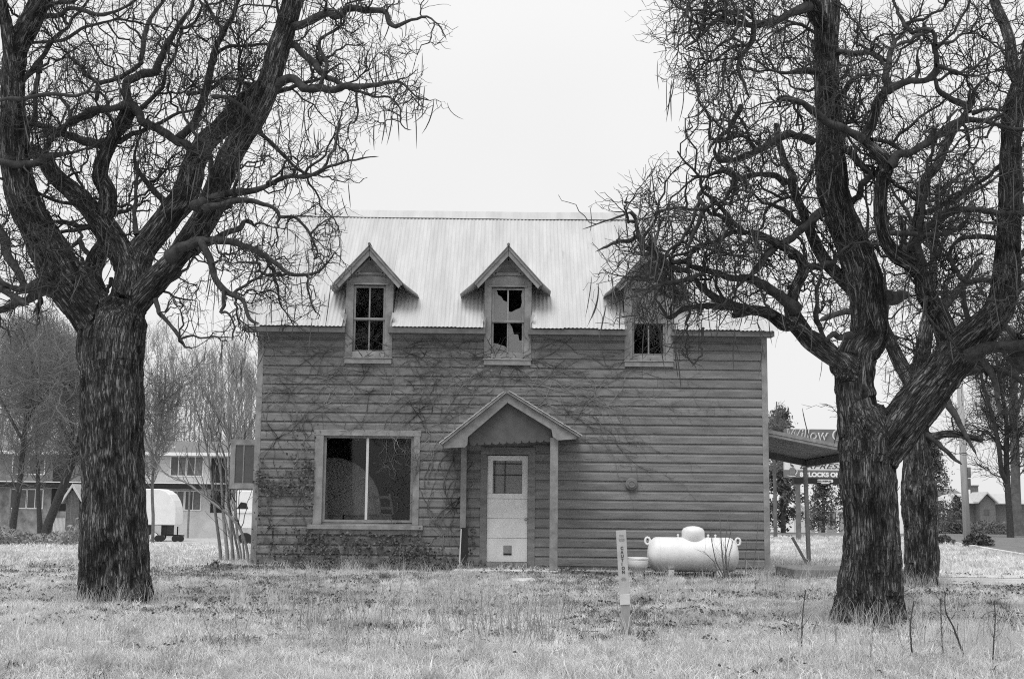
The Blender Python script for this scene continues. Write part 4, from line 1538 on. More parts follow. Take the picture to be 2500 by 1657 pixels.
CROWN_L = [(1150, -900), (1150, 0), (1110, 120), (1040, 150), (1065, 215), (1100, 270), (1000, 300), (930, 330), (880, 400), (905, 425), (860, 500), (850, 640), (880, 720), (760, 800), (690, 900), (560, 860), (490, 800), (400, 760), (330, 620), (200, 760), (120, 800), (0, 860), (-900, 860), (-900, -900)]
big_tree('large bare dark-barked tree on the left with forked limbs, left of the farmhouse', (283, 1490), 14.5,
  [("0 283 1520 176; 0 283 1490 166; 0 281 1440 158; 0 280 1350 153; 0 277 1200 148; 0 276 1050 145; 0 273 930 148; 0 270 860 160; 2 880 1250 470; 2 900 1150 430; 2 930 1050 300", 0, 0),
   ("2 850 1300 360; 2 740 1170 360; 2 600 1000 330; 2 450 800 300; 2 330 560 268; 2 200 330 250; 2 130 100 238; 1 115 1180 225; 1 108 1000 220; 1 100 800 195; 1 100 550 180; 1 140 350 175; 1 235 160 165; 1 310 -10 150; 1 380 -200 130; 1 430 -420 90", 0, -0.7),
   ("1 110 600 120; 1 70 350 110; 1 40 150 95; 1 10 0 80; 1 -40 -200 60", -0.5, -0.9),
   ("2 970 1050 260; 2 1000 850 230; 2 940 690 200; 2 870 590 185; 2 760 430 170; 2 600 250 150; 2 420 90 130; 1 330 1210 118; 1 220 1150 110; 1 90 1110 95; 1 -100 1050 80", -0.05, 0.7),
   ("2 770 470 90; 2 810 380 125; 2 825 290 135; 2 820 210 130; 2 770 110 118; 1 765 1330 115; 1 790 1220 112; 1 850 1090 105; 1 930 930 92; 1 985 820 85", 0.22, 0.1),
   ("2 900 1330 160; 2 960 1200 190; 2 1030 1080 200; 2 1110 980 195; 2 1200 880 185; 2 1310 770 172; 2 1450 590 180; 2 1580 400 185; 2 1670 180 190; 1 1730 1270 188; 1 1840 1060 185; 1 1950 890 185; 1 2030 720 185; 1 2085 560 170; 3 270 440 195; 3 335 250 180; 3 385 60 185; 3 420 -100 170; 3 470 -330 120", 0, -0.5),
   ("2 1020 900 230; 2 1080 690 220; 2 1180 550 190; 2 1300 390 190; 2 1410 250 195; 2 1470 90 190; 1 1480 1280 178; 1 1570 1100 165; 1 1740 930 155; 1 1890 760 145; 1 1990 650 120", 0.1, 0.2),
   ("2 740 980 150; 2 700 850 140; 2 740 720 145; 2 800 620 118; 2 880 520 90", 0.3, 0.9)],
  [("2 380 940 100; 2 300 930 75; 2 150 965 50; 2 0 905 35; 2 -200 860 26", -0.3, -1.0),
   ("2 400 970 100; 2 310 990 75; 2 200 1040 60; 2 60 1100 55; 2 -80 1140 40", -0.2, 0.5),
   ("2 310 1010 38; 2 300 1080 40; 2 280 1120 30", 0.2, 0.1),
   ("2 1300 700 110; 2 1400 650 85; 2 1480 605 70; 2 1650 578 60; 2 1800 600 50; 2 2000 690 40; 9 260 600 42; 9 350 670 40; 9 440 712 34; 9 620 703 28; 9 700 640 20; 9 790 540 14", -0.3, -1.2),
   ("2 1545 590 60; 2 1600 720 52; 2 1640 850 46; 2 1720 970 42; 2 1850 1040 32; 2 1900 1170 26; 2 1960 1220 20", -0.5, -1.0),
   ("2 1720 970 32; 2 1710 1080 26; 2 1690 1135 22; 2 1740 1140 18; 2 1790 1230 14; 2 1775 1330 10", -0.8, -0.9),
   ("2 1480 670 80; 2 1680 560 55; 2 1830 490 42; 2 1880 440 26; 2 1960 480 16", -0.3, 0.4),
   ("2 1500 330 90; 2 1590 280 70; 2 1750 220 55; 2 1960 200 45; 2 2195 100 34; 3 500 1510 30; 3 640 1450 28; 3 810 1390 22; 3 970 1350 14; 3 1110 1330 9", -0.4, -1.3),
   ("2 1560 350 64; 2 1700 305 46; 2 1880 278 40; 9 150 70 38; 9 270 110 34; 9 310 180 30; 9 440 185 26; 9 540 270 24; 9 620 410 20; 9 650 530 16; 9 620 580 12; 9 680 545 8", -0.9, -0.8),
   ("1 2000 760 100; 3 370 668 78; 3 500 750 72; 3 640 745 64; 3 750 770 60; 3 870 730 55; 3 1000 740 46; 3 1150 720 38; 3 1240 695 28; 3 1340 710 20; 3 1440 810 14; 3 1560 860 9", -0.3, -1.6),
   ("3 330 360 90; 3 430 390 62; 3 500 480 60; 3 600 540 58; 3 650 630 46; 3 800 710 40; 3 930 770 28; 3 1100 820 20; 3 1230 825 16; 3 1320 940 14; 3 1310 1040 12; 3 1380 1110 8", -0.3, -1.0),
   ("3 370 250 100; 3 450 220 72; 3 560 170 65; 3 690 110 65; 3 800 140 56; 3 880 60 55; 3 1050 95 50; 3 1190 100 45; 3 1215 190 44; 3 1290 225 34; 3 1450 155 24; 3 1560 150 18; 3 1660 240 13; 3 1700 320 9", -0.4, -1.4),
   ("3 640 720 40; 3 690 560 36; 3 640 440 32; 3 630 340 28; 3 720 280 24; 3 830 200 20; 3 850 60 14", -0.6, -0.6),
   ("3 60 1060 50; 3 140 1140 38; 3 280 1280 30; 3 420 1420 27; 3 560 1490 22; 3 700 1450 14", -0.4, 0.6),
   ("1 860 1090 80; 1 770 1110 70; 1 650 1090 66; 1 480 1020 52; 1 300 960 46; 1 200 920 36", 0.2, 1.0),
   ("1 985 800 80; 1 880 840 52; 1 740 830 46; 1 620 890 36; 1 540 920 30; 1 470 1010 24", 0.1, -0.3),
   ("1 985 800 70; 1 960 660 60; 1 1060 575 60; 1 1180 560 60; 1 1230 480 55; 1 1290 330 45; 1 1380 190 36; 1 1460 60 26; 1 1500 -80 18", 0.1, -0.4),
   ("1 1010 800 70; 1 1080 920 64; 1 1150 960 60; 1 1250 1010 60; 1 1350 1080 60; 1 1450 1110 66", 0.1, 0.1),
   ("1 1340 1090 60; 1 1440 1000 60; 1 1500 920 58; 1 1560 760 56; 1 1610 580 52; 1 1650 380 48; 1 1720 240 40; 1 1780 120 30; 1 1840 -40 22", 0.2, -0.3),
   ("1 1690 280 30; 1 1680 200 28; 1 1600 80 24; 1 1540 20 18; 1 1480 -60 12", 0, 0.3),
   ("1 1640 420 28; 1 1760 360 26; 1 1900 350 22; 1 2050 340 20", 0, -0.2),
   ("1 1080 460 36; 1 1110 280 34; 1 1140 160 32; 1 1200 70 26; 1 1270 -10 20", 0.4, 0.8),
   ("1 1100 480 28; 1 980 560 32; 1 860 620 32; 1 760 640 34; 1 740 740 36", 0.3, 0.2),
   ("1 760 640 30; 1 660 580 30; 1 600 490 24; 1 520 440 18; 1 430 470 12", 0.3, 0.6),
   ("1 300 560 40; 1 310 480 36; 1 280 640 36; 1 270 880 40; 1 250 960 50", 0.1, 0.0),
   ("1 0 765 30; 1 200 745 30; 1 420 720 28; 1 560 740 24; 1 660 700 20; 1 740 600 14", -0.8, -1.2),
   ("1 0 1230 50; 1 150 1265 56; 1 300 1235 60; 1 380 1190 60; 1 520 1170 24; 1 700 1130 18", -0.5, -0.2),
   ("1 400 1050 40; 1 520 960 44; 1 650 900 40; 1 760 850 34", 0.6, 0.4),
   ("1 340 1180 44; 1 400 1060 36; 1 480 1000 30; 1 540 880 30; 1 470 760 24; 1 430 680 14", 0.4, 0.9),
   ("1 360 130 40; 1 450 120 34; 1 530 60 30; 1 640 80 34; 1 760 120 30; 1 880 90 24; 1 1010 20 18; 1 1120 -40 12", -0.6, -1.0),
   ("1 240 330 24; 1 480 310 26; 1 620 220 24; 1 760 180 20; 1 900 140 14; 1 1000 60 9", -0.5, -0.9),
   ("1 330 70 34; 1 420 30 30; 1 560 10 26; 1 640 -60 18", -0.5, 0.1),
   ("1 1620 740 34; 1 1740 750 34; 1 1860 820 34; 1 1940 900 40", -0.6, -0.5),
   ("1 1440 720 30; 1 1600 700 26; 1 1720 600 24; 1 1900 640 28; 1 2000 650 32", 0.5, 0.3),
   ("2 1280 330 56; 2 1190 220 46; 2 1090 110 36; 2 1040 20 28; 1 1030 1180 22; 1 1090 1000 14", 0.4, 0.9),
   ("2 740 490 56; 2 640 490 46; 2 540 460 36; 2 440 440 24; 2 300 480 16", 0.3, -0.4),
   ("2 720 470 40; 2 640 500 34; 2 480 520 26; 2 380 560 18; 2 260 640 11", 0.3, -0.6),
   ("2 900 820 46; 2 870 760 40; 2 840 710 30", 0.1, 0.5),
   ("2 1190 1040 40; 2 1220 1130 34; 2 1300 1230 28; 2 1370 1320 24; 2 1410 1390 18; 2 1465 1412 10", -0.2, -0.6),
   ("2 860 880 34; 2 830 950 28; 2 815 1010 16", 0.3, 0.2),
   ("2 1040 540 44; 2 1030 400 30; 2 1040 250 26; 2 1050 100 22; 1 1060 1250 18", 0.0, 0.3),
   ("0 -40 500 30; 0 20 620 22; 0 60 700 14", 0.4, -0.4),
   ("0 -120 640 26; 0 -20 690 20; 0 60 740 12", -0.4, -0.9)],
  CROWN_L, 101, (270, 1550, 6500, 7000), 800, auto=24)

CROWN_R = [(1490, -900), (1480, 0), (1500, 90), (1590, 110), (1600, 210), (1700, 240), (1660, 300), (1560, 350), (1500, 420), (1440, 470), (1420, 540), (1425, 640), (1420, 720), (1450, 790), (1560, 830), (1700, 930), (1740, 880), (1790, 820), (1900, 830), (1960, 1010), (2060, 1050), (2200, 960), (2260, 900), (2440, 1010), (3300, 1010), (3300, -900)]
big_tree('large bare dark-barked tree on the right with twisting limbs, in front of the road', (2125, 1516), 13.05,
  [("0 2124 1560 195; 0 2124 1516 170; 0 2123 1480 154; 8 715 1510 380; 8 720 1430 368; 8 725 1300 350; 8 722 1150 338; 8 718 1000 335; 8 708 850 345; 8 705 720 350; 8 715 620 380; 8 700 520 330; 8 660 400 270", 0, 0),
   ("8 660 560 270; 8 640 420 255; 8 620 220 240; 8 635 40 245; 7 685 1350 290; 7 690 1180 275; 7 680 1000 260; 7 640 800 268; 7 560 600 266; 7 480 400 248; 7 420 200 235; 7 405 40 232; 5 440 1300 235; 5 430 1000 218; 5 420 800 214; 5 415 600 216; 5 410 400 216; 5 412 200 208; 5 420 20 200; 5 430 -200 180; 5 450 -420 130", 0, 0.2),
   ("5 400 240 130; 5 340 160 140; 5 300 60 130; 5 250 -40 120; 5 200 -200 90", 0.2, -0.4),
   ("8 700 860 180; 8 740 760 230; 8 800 660 255; 8 870 560 270; 8 960 440 275; 8 1080 290 275; 8 1190 150 240; 7 1400 1430 290; 7 1560 1270 262; 7 1680 1130 232; 7 1725 1000 215; 7 1750 800 198; 7 1770 550 190; 7 1775 300 186; 7 1780 60 180; 5 1985 1200 188; 5 2005 950 182; 5 2045 780 165; 5 2080 620 120; 5 2140 400 100; 5 2180 150 80; 5 2220 -100 60", 0, -0.6),
   ("5 2040 700 110; 5 1990 560 120; 5 1970 360 92; 5 1920 210 90; 5 1865 80 86; 5 1820 -60 70; 5 1790 -250 50", -0.5, -0.1),
   ("8 1140 230 170; 7 1310 1450 180; 7 1275 1260 160; 7 1205 1120 150; 7 1120 985 132; 7 1100 860 130; 7 1010 765 130; 7 885 680 112; 7 805 540 102; 7 780 350 100; 7 790 150 100; 7 825 45 108; 5 915 1440 108; 5 910 1360 106; 5 800 1260 90; 5 725 1185 88; 5 780 1080 98; 5 815 970 90; 5 845 870 88; 5 900 790 80", -0.1, -0.6),
   ("7 1030 760 100; 7 1010 680 92; 7 1060 550 94; 7 1080 350 78; 7 1110 150 70; 5 1350 1410 84; 5 1420 1250 80; 5 1500 1100 78; 5 1560 1030 70", -0.2, 0.5),
   ("7 620 1010 120; 7 540 930 100; 7 400 790 92; 7 300 640 90; 7 200 400 74; 7 100 150 64; 5 130 1520 70; 5 50 1360 60; 4 1740 1180 58; 4 1725 1050 46", 0.1, 0.7),
   ("8 560 120 200; 7 500 1520 160; 7 360 1425 150; 7 235 1330 150; 7 120 1230 120; 6 1620 1230 108; 6 1500 1150 90; 6 1380 1122 72; 6 1220 1160 58", -0.1, -0.7),
   ("7 210 1310 130; 7 130 1180 118; 7 95 1100 110; 7 130 960 84; 7 190 830 88; 7 175 745 76; 6 1680 680 72; 6 1560 610 62; 6 1440 550 56; 6 1350 527 50; 6 1230 520 50; 6 1175 450 44; 6 1130 400 40; 6 1050 380 38; 6 1020 330 32", -0.2, -0.9)],
  [("6 1690 1100 110; 6 1600 1020 84; 6 1480 950 70; 6 1350 870 56; 6 1220 872 50; 6 1050 822 45; 6 900 785 40; 6 860 745 38; 6 720 762 34; 6 640 800 24; 6 560 850 16", -0.3, -1.0),
   ("6 1215 530 40; 6 1100 590 28; 6 960 620 26; 6 900 680 26; 6 880 760 30", -0.7, -0.9),
   ("6 1000 840 34; 6 880 880 34; 6 760 912 34; 6 680 920 28; 6 600 960 20; 6 520 1020 14; 6 480 1130 10", -0.9, -1.3),
   ("6 900 830 40; 6 800 800 40; 6 700 775 42; 6 640 690 40; 6 560 640 40; 6 510 590 36; 6 490 500 32; 6 480 430 30; 6 440 370 22; 6 380 390 16; 6 250 440 12; 6 110 490 8", -0.9, -1.2),
   ("6 500 545 30; 6 430 590 34; 6 330 600 24; 6 250 640 20; 6 190 660 10", -1.0, -1.4),
   ("6 1400 1125 70; 6 1150 1060 62; 6 1000 960 46; 6 930 880 36", -0.5, -0.6),
   ("6 1290 1110 50; 6 1050 1090 40; 6 870 1100 38; 6 740 1175 30; 6 690 1130 24; 6 640 1050 16", -0.5, -0.8),
   ("6 1330 870 36; 6 1420 780 30; 6 1470 680 28; 6 1580 600 30; 6 1720 530 36; 6 1860 420 40; 7 320 400 44", -0.6, 0.0),
   ("6 1690 250 24; 6 1560 290 22; 6 1470 370 20; 6 1450 480 16; 6 1380 530 14", 0.4, 0.1),
   ("5 720 1190 80; 5 600 1120 66; 5 430 1040 66; 5 330 970 60; 5 230 900 54; 5 180 860 38; 5 90 835 34; 5 0 845 30; 4 1950 880 30; 4 1820 840 26; 4 1760 860 20; 4 1650 880 12", -0.6, -1.3),
   ("5 900 800 76; 5 1000 730 64; 5 1120 680 54; 5 1230 690 50; 5 1320 640 58; 5 1350 560 50; 5 1330 450 44; 5 1340 370 40; 5 1310 265 36; 5 1230 290 28; 5 1130 340 30; 5 1030 380 34", -0.6, -1.0),
   ("5 1345 560 40; 5 1450 590 30; 5 1560 630 24; 5 1660 650 18; 5 1800 620 14; 5 1900 600 10", -0.9, -0.5),
   ("5 1310 260 36; 5 1220 240 32; 5 1150 280 34; 5 1070 220 34; 5 1020 100 28; 5 980 20 22; 5 940 -80 16", -1.0, -0.7),
   ("5 1350 385 30; 5 1480 350 26; 5 1560 290 20; 5 1680 290 14", -0.9, -0.6),
   ("5 935 1400 90; 5 1030 1320 70; 5 1150 1285 60; 5 1300 1190 60; 5 1450 1070 64; 5 1560 1020 60; 5 1610 930 50; 5 1500 850 50; 5 1380 780 42; 5 1340 680 34", -0.5, -0.3),
   ("5 1600 1010 46; 5 1750 1030 36; 5 1850 1060 34; 5 1950 1090 38; 5 2091 1100 34", -0.4, -0.9),
   ("5 1620 950 44; 5 1660 840 40; 5 1680 740 30; 5 1760 680 20; 5 1800 620 14", -0.4, 0.2),
   ("5 1640 960 40; 5 1780 930 30; 5 1900 940 22", -0.4, -0.5),
   ("5 940 780 70; 5 920 680 56; 5 930 560 50; 5 960 440 46; 5 990 360 36; 5 960 280 24", -0.3, 0.3),
   ("5 440 960 70; 5 480 860 58; 5 560 770 50; 5 640 680 40; 5 720 640 30; 5 860 650 20", 0.1, -0.8),
   ("5 480 440 50; 5 600 460 50; 5 700 450 46; 5 800 460 40; 5 880 520 36; 5 920 580 26", 0.1, -0.5),
   ("5 560 1280 50; 5 640 1340 48; 5 720 1430 42; 5 790 1490 40", 0.1, -0.2),
   ("5 790 1190 40; 5 900 1200 34; 5 1000 1250 30; 5 1060 1310 28", -0.5, 0.3),
   ("7 1000 650 66; 7 1150 500 56; 7 1250 420 52; 7 1380 350 50; 7 1550 350 46; 7 1690 380 44; 7 1880 380 40; 7 2050 370 30", -0.2, -1.1),
   ("7 850 525 40; 7 1000 535 40; 7 1150 545 38; 7 1300 530 34; 7 1400 470 30; 7 1450 420 20", -0.4, -0.6),
   ("7 1690 570 50; 7 1580 560 40; 7 1450 560 34; 7 1360 600 30; 7 1300 700 26", -0.5, -0.1),
   ("7 1640 890 50; 7 1550 890 40; 7 1430 900 36; 7 1360 800 28; 7 1310 700 30", -0.6, -0.1),
   ("7 1470 1360 50; 7 1460 1200 44; 7 1420 1060 36; 7 1420 930 24", -0.3, 0.2),
   ("7 560 1320 60; 7 470 1320 46; 7 410 1300 44; 7 370 1350 28; 7 320 1320 18", -0.2, -0.5),
   ("7 350 1340 36; 7 300 1200 36; 7 290 1080 32; 7 300 960 28; 7 330 860 18", -0.2, -0.5),
   ("7 330 370 60; 7 200 480 56; 7 100 570 46; 7 0 630 40; 6 1480 700 34; 6 1430 800 26; 6 1300 900 20; 6 1130 1090 12", 0.0, -1.1),
   ("7 800 1020 110; 7 880 1040 100; 7 960 1010 70", 0.3, 0.8),
   ("7 740 80 50; 7 650 140 46; 7 620 230 46; 7 560 300 50", -0.4, 0.1),
   ("7 240 800 60; 7 330 780 50; 7 420 750 40; 7 440 690 24", -0.2, -0.4),
   ("4 2040 1215 76; 4 1900 1150 62; 4 1790 1150 56; 4 1700 1210 60; 4 1550 1290 55; 4 1420 1350 50; 4 1250 1370 44; 4 1200 1280 30", 0.0, -1.2),
   ("4 1560 1280 36; 4 1450 1160 30; 4 1300 1180 28; 4 1200 1200 26; 4 1150 1290 20", -0.5, -1.2),
   ("6 1620 150 50; 6 1520 90 44; 6 1400 85 40; 6 1270 115 38; 6 1200 70 34; 6 1120 60 28; 6 1000 100 20; 6 900 90 12", 0.4, -0.8),
   ("6 1230 115 34; 6 1190 230 28; 6 1130 320 24; 6 1080 370 20", -0.3, -0.6),
   ("6 1050 200 34; 6 1000 180 30; 6 960 240 32; 6 980 300 30; 6 1020 350 32; 6 930 350 24; 6 830 340 22; 6 720 350 16; 6 600 380 10", -0.6, -1.2),
   ("6 900 480 26; 6 820 590 24; 6 740 660 20; 6 690 740 16", -0.8, -1.1),
   ("6 1010 350 34; 6 960 440 34; 6 920 540 28; 6 880 640 24", -0.8, -1.0),
   ("4 1990 40 96; 4 1850 125 62; 4 1700 180 60; 4 1550 210 56; 4 1420 200 42; 4 1320 195 40; 4 1220 175 34; 4 1100 290 26; 4 1010 370 20; 4 950 405 14", -0.2, -1.3),
   ("4 1540 225 50; 4 1525 330 42; 4 1440 460 34; 4 1400 590 30; 4 1445 700 28; 4 1480 800 20", -0.7, -0.9),
   ("4 1480 190 36; 4 1380 120 34; 4 1290 110 28; 4 1200 210 20; 4 1090 200 16; 4 950 180 10", -0.8, -1.1),
   ("4 1390 600 20; 4 1320 650 17; 4 1270 650 14; 4 1270 540 9", -0.8, -0.9),
   ("4 1430 200 30; 4 1340 320 24; 4 1230 400 20; 4 1170 480 14; 4 1170 560 9", -0.9, -1.1),
   ("4 1420 900 50; 4 1370 1030 46; 4 1290 1130 34; 4 1200 1190 28", -0.4, -0.9),
   ("4 2050 280 30; 4 1900 205 24; 4 1760 250 18; 4 1640 300 12; 4 1560 370 8", 0.0, -0.5),
   ("4 2060 610 60; 4 1920 610 46; 4 1800 620 30; 4 1680 600 18; 4 1560 510 12", 0.1, -0.7),
   ("4 1290 80 34; 4 1220 90 26; 4 1130 180 20; 4 1040 270 14; 4 940 340 9", -0.8, -1.1),
   ("4 1300 70 30; 4 1310 -40 24; 4 1200 -100 18; 4 1000 20 12; 4 860 40 8", -0.6, -0.9),
   ("4 1980 -60 60; 4 1800 -80 40; 4 1600 -100 26; 4 1300 -60 16; 4 700 -30 10", -0.2, -1.2),
   ("0 2480 880 60; 0 2540 840 40; 0 2620 800 30; 0 2720 780 20", -0.4, -1.0),
   ("6 1000 1250 20; 6 990 1330 20; 6 970 1390 18; 6 985 1450 14; 6 930 1520 10", -0.9, -1.0),
   ("0 2360 860 40; 0 2420 850 30; 0 2520 835 24; 0 2620 800 14", -0.3, -0.9),
   ("7 1130 1020 40; 7 1130 1130 20; 7 1220 1260 16; 7 1330 1350 13; 7 1410 1500 9", -0.3, -0.5)],
  CROWN_R, 202, (270, 1600, 6700, 7500), 850, auto=16)

CROWN_B = [(1960, 1240), (1960, 300), (2050, -200), (2700, -200), (2700, 1090), (2480, 1100), (2400, 1130), (2330, 1120), (2290, 1060), (2230, 1000), (2100, 1120)]
big_tree('smaller bare tree with a scarred trunk behind the large right-hand tree', (2246, 1427), 19.6,
  [("0 2246 1450 90; 0 2247 1427 78; 0 2249 1380 76; 0 2251 1300 77; 0 2246 1240 84; 0 2243 1180 76; 0 2240 1110 64; 0 2238 1040 62; 0 2240 960 52; 0 2250 880 42; 0 2262 800 32; 0 2275 700 24; 0 2280 600 17; 0 2290 450 10", 0, 0),
   ("0 2262 1250 50; 0 2272 1210 36; 0 2270 1175 30", -0.1, -0.25),
   ("0 2242 1020 44; 0 2290 930 38; 0 2350 850 34; 0 2420 770 28; 0 2500 690 22", 0, -0.7),
   ("0 2240 960 40; 0 2190 870 34; 0 2150 780 28; 0 2120 680 20; 0 2100 560 14", 0, 0.6),
   ("0 2260 1075 26; 0 2300 1060 20; 0 2340 1060 18; 0 2400 1075 14", -0.05, -0.5)],
  [("0 2300 920 30; 0 2380 900 22; 0 2460 910 16; 0 2520 950 10", -0.2, -0.8),
   ("0 2340 860 26; 0 2400 880 20; 0 2430 940 14; 0 2440 1000 8", -0.3, -0.9),
   ("0 2280 940 24; 0 2320 990 18; 0 2350 1050 12; 0 2380 1100 7", -0.2, -0.7),
   ("0 2160 800 24; 0 2080 760 18; 0 2010 780 11", 0.4, 0.0),
   ("0 2260 800 24; 0 2330 720 18; 0 2390 640 12", 0, 0.5),
   ("0 2270 720 20; 0 2220 640 16; 0 2200 540 10", 0, 0.4),
   ("0 2420 780 20; 0 2480 820 14; 0 2520 900 9", -0.6, -0.9),
   ("0 2258 1060 14; 0 2300 1090 11; 0 2330 1120 8; 0 2345 1130 5", -0.1, -0.4)],
  CROWN_B, 303, (170, 950, 3000, 2400), 160, voxel=0.024, auto=22)
# ------------------------------------------------------------------ background
def gz_(x, y):
    return float(G(x, y))


def bare_tree(label, trunk_specs, y0, counts, poly, seed, name='bare_tree', group=None, lens=(2.2, 1.1, 0.55), mats=('far_bark', 'far_twig'), rmin=0.009, up=0.15, base=None):
    global rng
    rng = np.random.default_rng(seed)
    q0 = limb(y0, trunk_specs[0][0], trunk_specs[0][1], trunk_specs[0][2])
    loc = (q0[0, 0], q0[0, 1], gz_(q0[0, 0], q0[0, 1]))
    t = thing(name, label, 'tree', loc, group)
    TL = [limb(y0, s, a, b) for s, a, b in trunk_specs]
    TL[0][0, 2] = min(TL[0][0, 2], loc[2] - 0.1)
    V, F = join_tubes([(resample(q, 30)[None], 9) for q in TL])
    mesh_obj('trunk', V, F, M[mats[0]], t, smoothed=True)
    R = [resample(q, 24)[None] for q in TL]
    n1, n2c, n3 = counts
    c1 = prune(sprout(R, n1, (lens[0] * 0.6, lens[0] * 1.3), (rmin * 2.2, rmin * 4.5), 12, (25, 65), 0.3, up, tmin=0.25, taper=0.35), poly)
    c2 = prune(sprout([R[0], c1, c1, c1] if len(c1) else R, n2c, (lens[1] * 0.6, lens[1] * 1.3), (rmin * 1.3, rmin * 2), 8, (25, 70), 0.32, up * 0.7, tmin=0.2, taper=0.5), poly)
    c3 = prune(sprout([c1, c2, c2], n3, (lens[2] * 0.6, lens[2] * 1.3), (rmin * 0.8, rmin), 5, (25, 70), 0.3, up * 0.5, tmin=0.2, taper=0.7), poly)
    V, F = join_tubes([(c1, 5), (c2, 4), (c3, 3)])
    mesh_obj('crown', V, F, M[mats[1]], t, smoothed=True, kind='stuff')
    return t


def foliage(P, size, rng_, flat=0.0):
    """small leaf faces at points P"""
    n = len(P)
    a = rand_unit(n)
    b = np.cross(a, rand_unit(n))
    b /= np.linalg.norm(b, axis=1, keepdims=True) + 1e-9
    s = (size * rng_.uniform(0.6, 1.3, n))[:, None]
    V = np.stack([P - a * s, P + b * s * 0.45, P + a * s, P - b * s * 0.45], 1).reshape(-1, 3)
    F = np.arange(4 * n).reshape(n, 4)
    return V, F


def conifer(label, u, v_base, v_top, y, rad, seed, n=3800, group=None, narrow=1.0, lump=0.5):
    global rng
    rng = np.random.default_rng(seed)
    b = W(u, v_base, y)
    h = W(u, v_top, y)[2]
    z0 = gz_(b[0], y)
    t = thing('conifer', label, 'tree', (b[0], y, z0), group)
    m = MB()
    m.tube([(b[0], y, z0 - 0.1), (b[0] + 0.05, y, z0 + (h - z0) * 0.5), (b[0], y, h - 0.1)], [0.16, 0.10, 0.02], 7)
    m.build('trunk', M['far_bark'], t, smoothed=True)
    pts = []
    nb = 75
    for k in range(nb):
        f = rng.random() ** 0.8
        z = z0 + (h - z0) * (0.08 + 0.9 * f)
        r = rad * (1 - f) ** 0.8 * rng.uniform(0.55, 1.1) + 0.15
        a = rng.uniform(0, 2 * math.pi)
        m_ = n // nb
        s = rng.random(m_) ** 0.6
        wob = rng.normal(size=(m_, 3)) * (0.10 + 0.14 * s[:, None]) * lump * 2
        pts.append(np.stack([b[0] + r * s * math.cos(a), y + r * s * math.sin(a), z - 0.25 * r * s], -1) + wob)
    P = np.vstack(pts)
    P = P[P[:, 2] > z0 + 0.15]
    V, F = foliage(P, 0.11, rng)
    mesh_obj('crown', V, F, M['conifer'], t, kind='stuff')
    return t


def shrub(label, u, v_base, v_top, y, rad, seed, n=1500, mt='shrub', group=None, leaf=0.07, name='shrub'):
    global rng
    rng = np.random.default_rng(seed)
    b = W(u, v_base, y)
    z0 = gz_(b[0], y)
    h = max(0.3, W(u, v_top, y)[2] - z0)
    t = thing(name, label, 'shrub', (b[0], y, z0), group)
    D = rand_unit(n)
    D[:, 2] = np.abs(D[:, 2])
    r = rng.random(n) ** 0.35
    P = D * r[:, None] * np.array([rad, rad * 0.8, h])
    P *= (0.8 + 0.4 * vnoise(D * 2.5 + seed, 7))[:, None]
    P += np.array([b[0], y, z0])
    V, F = foliage(P, leaf, rng)
    mesh_obj('leaves', V, F, M[mt], t, kind='stuff')
    m = MB()
    for k in range(7):
        a = rng.uniform(0, 6.28)
        m.tube([(b[0], y, z0 - 0.05), (b[0] + 0.3 * rad * math.cos(a), y + 0.3 * rad * math.sin(a), z0 + 0.4 * h), (b[0] + 0.6 * rad * math.cos(a), y + 0.5 * rad * math.sin(a), z0 + 0.8 * h)], [0.03, 0.02, 0.008], 5)
    m.build('stems', M['far_bark'], t)
    return t


# -------- left: wood behind the motel, one mass of bare stems
rng = np.random.default_rng(71)
sets1, sets2, sets3 = [], [], []
tops = []
for k in range(84):
    u = rng.uniform(-150, 660)
    y = rng.uniform(118, 165)
    x = W(u, 1250, y)[0]
    top_v = rng.uniform(750, 880) if u < 230 else rng.uniform(800, 930)
    zt_ = W(u, top_v, y)[2]
    z0 = gz_(x, y)
    n = 9
    p = np.zeros((n, 4))
    p[:, 0] = x + np.cumsum(rng.normal(0, 0.12, n))
    p[:, 1] = y + np.cumsum(rng.normal(0, 0.12, n))
    p[:, 2] = np.linspace(z0, zt_ - 1.5, n)
    p[:, 3] = np.linspace(rng.uniform(0.12, 0.22), 0.03, n)
    tops.append(resample(p, 16))
T0 = np.array(tops)
c1 = sprout([T0], 900, (2.0, 4.5), (0.03, 0.06), 9, (18, 45), 0.18, 0.3, tmin=0.2, taper=0.3)
c2 = sprout([T0, c1, c1], 7600, (0.9, 2.2), (0.016, 0.028), 6, (20, 55), 0.22, 0.25, tmin=0.2, taper=0.5)
c3 = sprout([c1, c2, c2], 19000, (0.5, 1.2), (0.012, 0.016), 4, (20, 60), 0.22, 0.2, tmin=0.2, taper=0.7)
V, F = join_tubes([(T0, 6), (c1, 4), (c2, 3), (c3, 3)])
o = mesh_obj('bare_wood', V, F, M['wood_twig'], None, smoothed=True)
tag(o, 'far-off wood of bare grey trees behind the motel', 'wood', kind='stuff')

